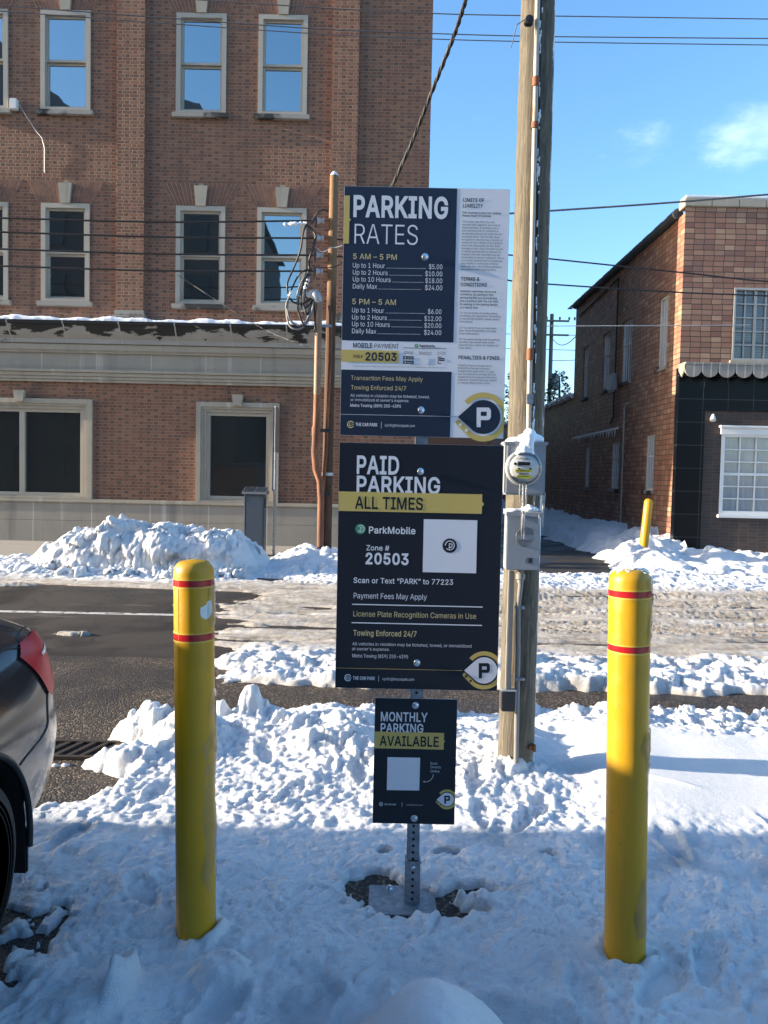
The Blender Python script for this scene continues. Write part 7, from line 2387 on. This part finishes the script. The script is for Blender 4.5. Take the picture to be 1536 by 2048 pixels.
RIGHT = [None, [(1019, 510), (1093, 517), (1363, 545), (1536, 563)], [(1019, 561), (1093, 568), (1363, 585), (1536, 592)], None]
for k, (ya, yb, nm) in enumerate(rows_):
    a = P(0, ya, QY - .03)
    mid = P(320, (ya + yb) / 2 + 2, QY - .03)
    pts = [ext(mid, a, 1.2), a, mid, INS[k]]
    wire(nm + ' of the four black wires that end at the small pole', curve(pts, 8), .017, 'cable')
    far = P(900, yb + 18, QY - .03)
    if RIGHT[k]:
        wire(('upper' if k == 1 else 'lower') + ' black wire crossing in front of the tiled side wall', curve([q0 + qd * INS[k].z, far] + [P(x, y, QY) for x, y in RIGHT[k]] + [P(1800, RIGHT[k][-1][1] + 14, QY)], 8), .014, 'cable')
pts = [P(1019, 652, 15.5), P(1105, 652, 15.5), P(1367, 651, 15.9), P(1500, 650, 16.2)]
wire('thin whitish wire stretched level across the tiled side wall', curve(pts, 6), .009, 'pale_wire')
tw = [P(x, y, 9.0 + i * .5) for i, (x, y) in enumerate(((950, -60), (932, 0), (905, 80), (866, 178), (828, 275), (785, 372), (760, 430)))]
c1_, c2_ = curve(tw, 10), []
tr_ = root('service_drop', tw[0], 'twisted black service cable slanting down from the sky behind the signs', 'cable', 'overhead wires')
for ph in (0, 2.1, 4.2):
    MB().tube([p + Vector((math.cos(i * .9 + ph) * .016, 0, math.sin(i * .9 + ph) * .016)) for i, p in enumerate(c1_)], .014, 6).obj('strand', M['cable'], tr_, 60)
pts = [P(355, 550, 16.2), P(440, 605, 15.7), P(533, 661, 15.2), P(650, 707, QY)]
wire('thin dark guy wire slanting over the cornice down to the small pole', curve(pts, 6), .007, 'cable', name='guy_wire')

# ------------------------------------------------------------------ pay station and the sign seen edge-on
KY = 14.3
TL, BR = P(490, 988, KY), P(527, 1116, KY)
kz0 = 0.10
ks = root('pay_station', ((TL.x + BR.x) / 2, KY, kz0), 'dark grey pay station with a slanted solar top behind the snow pile', 'pay station')
kx0, kx1, kz1 = TL.x, BR.x - .0, TL.z
MB().box(kx0, kx1, KY, KY + .28, kz0, kz1, .015).obj('cabinet', M['kiosk'], ks)
MB().box(kx0 + .03, kx1 - .03, KY - .006, KY + .002, kz0 + .12, kz1 - .14, .003).obj('door', M['kiosk'], ks)
MB().box(kx0 - .012, kx0 - .001, KY - .004, KY + .02, kz0, kz1).obj('edge_trim', M['alu'], ks, 0)
MB().box(kx1 + .001, kx1 + .02, KY + .02, KY + .05, kz1 - .25, kz1 - .08).obj('handle', M['black_box'], ks, 0)
tp_ = MB().prism_x([(KY - .06, kz1 + .002), (KY + .34, kz1 + .002), (KY + .34, kz1 + .13), (KY - .06, kz1 + .04)], kx0 - .05, kx1 + .04)
top_ = fix_normals(tp_.obj('solar_top', M['alu'], ks, 20))
xm = (kx0 + kx1) / 2


def slope_quad(x0, x1, y0, y1):
    f = lambda y: kz1 + .04 + (y - KY + .06) / .40 * .09 + .003
    return [(x0, y0, f(y0)), (x1, y0, f(y0)), (x1, y1, f(y1)), (x0, y1, f(y1))]


s_ = MB()
s_.add(slope_quad(kx0 - .035, xm - .012, KY - .04, KY + .32), [(0, 1, 2, 3)])
s_.add(slope_quad(xm + .008, kx1 + .025, KY - .04, KY + .32), [(0, 1, 2, 3)])
s_.obj('solar_cell', M['solar'], top_, 0)

EY = 14.6
ea, eb_ = P(552, 815, EY), P(547, 1116, EY)
es = root('street_sign', (eb_.x, EY, 0.1), 'thin grey street sign seen edge-on beside the pay station', 'sign')
MB().tube([(eb_.x, EY, .1), (ea.x, EY, ea.z + .02)], .026, 10).obj('post', M['galv'], es)
z0_ = P(552, 905, EY).z
MB().box(ea.x + .020, ea.x + .034, EY - .24, EY + .24, z0_, ea.z, .004).obj('plate', M['alu'], es)
MB().box(ea.x - .055, ea.x - .041, EY - .02, EY + .34, P(552, 982, EY).z, ea.z + .01, .004).obj('side_plate', M['galv'], es)

# ------------------------------------------------------------------ drain grate by the berm
gp = P(150, 1512, 4.55); gp.z = 0.0
gr = root('drain_grate', (-1.72, 4.45, 0), 'rusty iron drain grate by the bare asphalt and the snow edge', 'grate')
gm = MB()
gm.ring(0, 0, 0, 0, 0, 0, 0) if False else None
gx0, gx1, gy0, gy1 = -1.98, -1.50, 4.24, 4.52
gm.box(gx0, gx1, gy0, gy0 + .03, .004, .02).box(gx0, gx1, gy1 - .03, gy1, .004, .02).box(gx0, gx0 + .03, gy0 + .03, gy1 - .03, .004, .02).box(gx1 - .03, gx1, gy0 + .03, gy1 - .03, .004, .02)
gm.obj('frame', M['grate'], gr, 0)
MB().add([(gx0 + .03, gy0 + .03, .005), (gx1 - .03, gy0 + .03, .005), (gx1 - .03, gy1 - .03, .005), (gx0 + .03, gy1 - .03, .005)], [(0, 1, 2, 3)]).obj('pit', M['dark_hole'], gr, 0)
bs = MB()
for k in range(7):
    x = gx0 + .06 + k * .075
    bs.add([(x, gy0 + .03, .007), (x + .028, gy0 + .03, .007), (x + .10, gy1 - .03, .007), (x + .072, gy1 - .03, .007), (x, gy0 + .03, .018), (x + .028, gy0 + .03, .018), (x + .10, gy1 - .03, .018), (x + .072, gy1 - .03, .018)],
           [(3, 2, 1, 0), (4, 5, 6, 7), (0, 1, 5, 4), (1, 2, 6, 5), (2, 3, 7, 6), (3, 0, 4, 7)])
bs.obj('bar', M['grate'], gr, 0)

# ------------------------------------------------------------------ the parked car, nose towards the viewer
TAIL, AXR = 3.27, 2.30
CXL = -1.220                       # its left flank
CHW = 0.90
CXC = CXL - CHW
AXF = AXR - 2.70
NOSE = TAIL - 4.62
cr = root('parked_car', (CXC, (TAIL + NOSE) / 2, 0), 'dark grey salt stained sedan parked at the left edge, red tail light towards us', 'car')
# stations: (y from the tail, half width scale, sill z, bumper low z, shoulder z, deck/roof z, roof half width)
ST = [(0.00, .60, .46, .70, .84, .86, .46), (0.02, .72, .40, .70, .90, .93, .54), (0.08, .84, .34, .70, .945, .985, .60), (0.20, .925, .30, .71, .975, 1.065, .66), (0.36, .965, .26, .72, .975, 1.10, .68), (0.55, .985, .22, .73, .96, 1.115, .68), (0.80, 1.0, .20, .74, .95, 1.17, .65),
      (1.15, 1.0, .19, .74, .95, 1.31, .60), (1.55, 1.0, .18, .74, .945, 1.42, .58), (2.1, 1.0, .18, .73, .93, 1.46, .58), (2.7, 1.0, .18, .72, .92, 1.43, .57), (3.15, 1.0, .18, .72, .91, 1.26, .62), (3.5, .995, .19, .71, .90, 1.03, .68), (3.9, .98, .20, .69, .87, .95, .66), (4.25, .94, .22, .66, .81, .87, .60), (4.5, .84, .26, .60, .72, .77, .52), (4.60, .70, .32, .56, .64, .68, .44), (4.62, .60, .38, .54, .60, .62, .38)]
prof_n = 9
bmv, bmf = [], []
for (dy, ws, zs_, zm_, zh, zr, wr) in ST:
    w_ = CHW * ws
    half = [(0.0, zs_ - .01), (w_ * .80, zs_), (w_ * .955, zs_ + .06), (w_ * .985, (zs_ + zm_) * .5), (w_, zm_ - .08), (w_ * .972, zm_ + .06), (w_ * .915, zh - .03), (w_ * .845, zh + .02), (max(wr, .1) * .5 + w_ * .34, zh + (zr - zh) * .55), (wr * .80, zr - .015), (wr * .45, zr + .004), (0.0, zr + .010)]
    row = [(CXC + x, TAIL - dy, z) for x, z in half] + [(CXC - x, TAIL - dy, z) for x, z in half[-2:0:-1]]
    bmv.append(row)
n = len(bmv[0])
m = MB()
vs = [p for row in bmv for p in row]
fs = []
for i in range(len(bmv) - 1):
    for k in range(n):
        k2 = (k + 1) % n
        fs.append((i * n + k, i * n + k2, (i + 1) * n + k2, (i + 1) * n + k))
fs.append(tuple(range(n - 1, -1, -1)))
fs.append(tuple((len(bmv) - 1) * n + k for k in range(n)))
m.add(vs, fs)
body = fix_normals(m.obj('body', M['paint'], cr, 0))
sb_ = body.modifiers.new('s', 'SUBSURF'); sb_.levels = 2; sb_.render_levels = 2
cuts = []
for ay in (AXR, AXF):
    c = MB().lathe((CXC - 1.2, ay, .335), (1, 0, 0), [(0, .385), (.52, .385)], 48)
    c.lathe((CXC + .68, ay, .335), (1, 0, 0), [(0, .385), (.52, .385)], 48)
    o = fix_normals(c.obj('cut', M['trim'], None, 0))
    bo = body.modifiers.new('b', 'BOOLEAN'); bo.operation = 'DIFFERENCE'; bo.object = o; bo.solver = 'EXACT'
    cuts.append(o)
dg = bpy.context.evaluated_depsgraph_get()
nm_ = bpy.data.meshes.new_from_object(body.evaluated_get(dg))
body.modifiers.clear()
old = body.data
body.data = nm_
bpy.data.meshes.remove(old)
for o in cuts:
    bpy.data.objects.remove(o)
nm_.materials.clear(); nm_.materials.append(M['paint'])
nm_.polygons.foreach_set('use_smooth', [True] * len(nm_.polygons))
nm_.set_sharp_from_angle(angle=RAD(40))
nm_.name = 'body'
off = origin_of(body)
bvh = BVHTree.FromPolygons([v.co + off for v in nm_.vertices], [tuple(p.vertices) for p in nm_.polygons])


def skin_patch(name, mat, frame, outline, lift, parent, dens=0.02):
    """a patch lying on the body: frame maps (u, v) to a start point and a direction of projection"""
    us = [p[0] for p in outline]; vs_ = [p[1] for p in outline]
    pts = [Vector(p) for p in outline]
    k = len(pts)
    edges = [(i, (i + 1) % k) for i in range(k)]
    u = min(us)
    def inside(a, b):
        c = False
        for i in range(k):
            p, q = pts[i - 1], pts[i]
            if (p.y > b) != (q.y > b) and a < (q.x - p.x) * (b - p.y) / (q.y - p.y) + p.x:
                c = not c
        return c
    while u < max(us):
        v = min(vs_)
        while v < max(vs_):
            if inside(u, v):
                pts.append(Vector((u, v)))
            v += dens
        u += dens
    # finer rim
    r = mgeo.delaunay_2d_cdt(pts, edges, [], 1, 1e-5)
    out = []
    ok = True
    for p in r[0]:
        s, d = frame(p.x, p.y)
        h = bvh.ray_cast(s, d)
        if h[0] is None:
            out.append(s + d * 2)
        else:
            out.append(h[0] - d * 0 + (h[1] if h[1].dot(d) < 0 else -h[1]) * lift)
    m = MB().add(out, [tuple(f) for f in r[2]])
    return m.obj(name, mat, parent, 40)


def densify(pts, n=5):
    out = []
    for i in range(len(pts)):
        a, b = Vector(pts[i]), Vector(pts[(i + 1) % len(pts)])
        out += [tuple(a.lerp(b, k / n)) for k in range(n)]
    return out


def corner(u, z):     # seen from outside the rear left corner; u runs from the flank (-) to the tail (+)
    d = Vector((-.80, -.60, 0))
    side = Vector((-.60, .80, 0))
    c = Vector((CXC + CHW * .86, TAIL - .16, 0))
    return c + side * u - d * 1.5 + Vector((0, 0, z)), d


def flank(y, z):
    return Vector((CXC + 2.5, y, z)), Vector((-1, 0, 0))


lamp = skin_patch('tail_light', M['red_lens'], corner, densify([(-.275, .930), (-.20, .966), (-.005, .975), (.13, .950), (.145, .85), (.02, .79), (-.165, .745), (-.19, .77), (-.22, .84), (-.255, .895)]), .009, cr, .016)
skin_patch('reverse_lens', M['clear_lens'], corner, densify([(-.13, .905), (.12, .928), (.12, .914), (-.12, .893)], 6), .0125, lamp, .012)
# seam between the bumper and the quarter panel
for pts, nm in (([(-.175, .765), (-.20, .745), (-.225, .70), (-.243, .656), (-.30, .634), (-.369, .622), (-.426, .615), (-.47, .605)], 'bumper_seam'),):
    out = []
    for p in curve([Vector((a, b, 0)) for a, b in pts], 6):
        s, d = corner(p.x, p.y)
        h = bvh.ray_cast(s, d)
        if h[0] is not None:
            out.append(h[0])
    MB().tube(out, .0045, 6).obj(nm, M['trim'], cr, 60)
out = []
for p in curve([Vector(q) for q in ((-.40, .985, 0), (-.26, .965, 0), (-.20, .955, 0), (-.15, .985, 0), (-.02, .992, 0), (.1, .97, 0))], 6):
    s, d = corner(p.x, p.y)
    h = bvh.ray_cast(s, d)
    if h[0] is not None:
        out.append(h[0])
MB().tube(out, .004, 6).obj('boot_seam', M['trim'], cr, 60)
# glass: side windows and rear screen
for sgn in (1, -1):
    fl_ = (lambda y, z: (Vector((CXC + 2.5, y, z)), Vector((-1, 0, 0)))) if sgn > 0 else (lambda y, z: (Vector((CXC - 2.5, y, z)), Vector((1, 0, 0))))
    for y0, y1 in ((TAIL - 1.95, TAIL - 1.10), (TAIL - 2.95, TAIL - 2.02)):
        zt_l = 1.33
        ol = [(y1 + (.0 if y1 < TAIL - 1.2 else .12), 1.0), (y1 - .05, zt_l - .02), (y0, zt_l + .02), (y0 - (.0 if y0 > TAIL - 2.5 else .25), 1.0)]
        skin_patch('side_window', M['car_glass'], fl_, densify(ol, 6), .006, cr, .05)
skin_patch('rear_window', M['car_glass'], lambda x, y: (Vector((CXC + x, y, 3)), Vector((0, 0, -1))), densify([(-.48, TAIL - .72), (.48, TAIL - .72), (.44, TAIL - 1.30), (-.44, TAIL - 1.30)], 6), .006, cr, .06)
skin_patch('windscreen', M['car_glass'], lambda x, y: (Vector((CXC + x, y, 3)), Vector((0, 0, -1))), densify([(-.50, TAIL - 2.85), (.50, TAIL - 2.85), (.56, TAIL - 3.45), (-.56, TAIL - 3.45)], 6), .006, cr, .06)
lr = skin_patch('tail_light', M['red_lens'], lambda u, z: (Vector((CXC - CHW * .5 - u, TAIL + 1.2, z)), Vector((0, -1, 0))), densify([(-.1, .90), (.16, .90), (.20, .84), (.14, .76), (-.05, .80)]), .009, cr, .02)
for sx in (1, -1):
    skin_patch('headlight', M['clear_lens'], lambda u, z: (Vector((CXC + sx * (CHW * .62 + u), NOSE - 1.2, z)), Vector((0, 1, 0))), densify([(-.16, .66), (.12, .72), (.14, .62), (-.14, .58)]), .006, cr, .03)
# arch lips and liners
for ay in (AXR, AXF):
    for sx in (1, -1):
        li = MB()
        arc_o = []
        for k in range(25):
            a = math.radians(-8 + 196 * k / 24)
            arc_o.append((ay + .39 * math.cos(a), .335 + .39 * math.sin(a)))
        li.tube([(CXC + sx * (CHW - .018), y, z) for y, z in arc_o], .012, 6)
        li.obj('arch_lip', M['trim'], cr, 60)
        ln_ = MB()
        vs, fs = [], []
        for k in range(25):
            a = math.radians(-10 + 200 * k / 24)
            for xx in (CHW - .03, CHW - .30):
                vs.append((CXC + sx * xx, ay + .382 * math.cos(a), .335 + .382 * math.sin(a)))
        for k in range(24):
            fs.append((2 * k, 2 * k + 1, 2 * k + 3, 2 * k + 2))
        ln_.add(vs, fs)
        ln_.obj('wheel_liner', M['trim'], cr, 60)
        wx = CXC + sx * (CHW - .02)
        wh_ = MB().lathe((wx - sx * .215, ay, .325), (sx, 0, 0), [(0, .20), (0, .29), (.012, .315), (.04, .326), (.11, .328), (.175, .326), (.203, .315), (.214, .285), (.214, .235), (.205, .225)], 56)
        tire = wh_.obj('wheel', M['tyre'], cr, 40)
        gv = MB()
        for rr_ in (.245, .262, .278):
            gv.lathe((wx - sx * .0008, ay, .325), (sx, 0, 0), [(0, rr_ - .002), (.0012, rr_), (0, rr_ + .002)], 48)
        gv.obj('sidewall_ridge', M['tyre'], tire, 40)
        rm = MB().lathe((wx - sx * .20, ay, .325), (sx, 0, 0), [(0, .222), (.18, .226), (.19, .215), (.15, .205), (.08, .19), (.08, 0)], 48)
        for k in range(10):
            a = 2 * math.pi * k / 10
            c, s = math.cos(a), math.sin(a)
            c2, s2 = math.cos(a + .16), math.sin(a + .16)
            x0, x1 = wx - sx * .055, wx - sx * .03
            q = [(x0, ay + .05 * c, .325 + .05 * s), (x0, ay + .05 * c2, .325 + .05 * s2), (x1, ay + .215 * c2, .325 + .215 * s2), (x1, ay + .215 * c, .325 + .215 * s)]
            rm.add(q + [(x - sx * .02, y, z) for x, y, z in q], [(0, 1, 2, 3), (7, 6, 5, 4), (0, 4, 5, 1), (1, 5, 6, 2), (2, 6, 7, 3), (3, 7, 4, 0)])
        rm.lathe((wx - sx * .06, ay, .325), (sx, 0, 0), [(0, .06), (.03, .058), (.035, 0)], 24)
        rm.obj('rim', M['wheel'], tire, 40)
MB().box(CXC - .26, CXC + .26, TAIL - .03, TAIL + .006, .60, .71, .004).obj('licence_plate', M['sign_white'], cr)
mf = MB().box(CXC + CHW - .10, CXC + CHW - .035, AXR + .40, AXR + .42, .17, .34, .006)
mf.obj('mud_flap', M['trim'], cr)
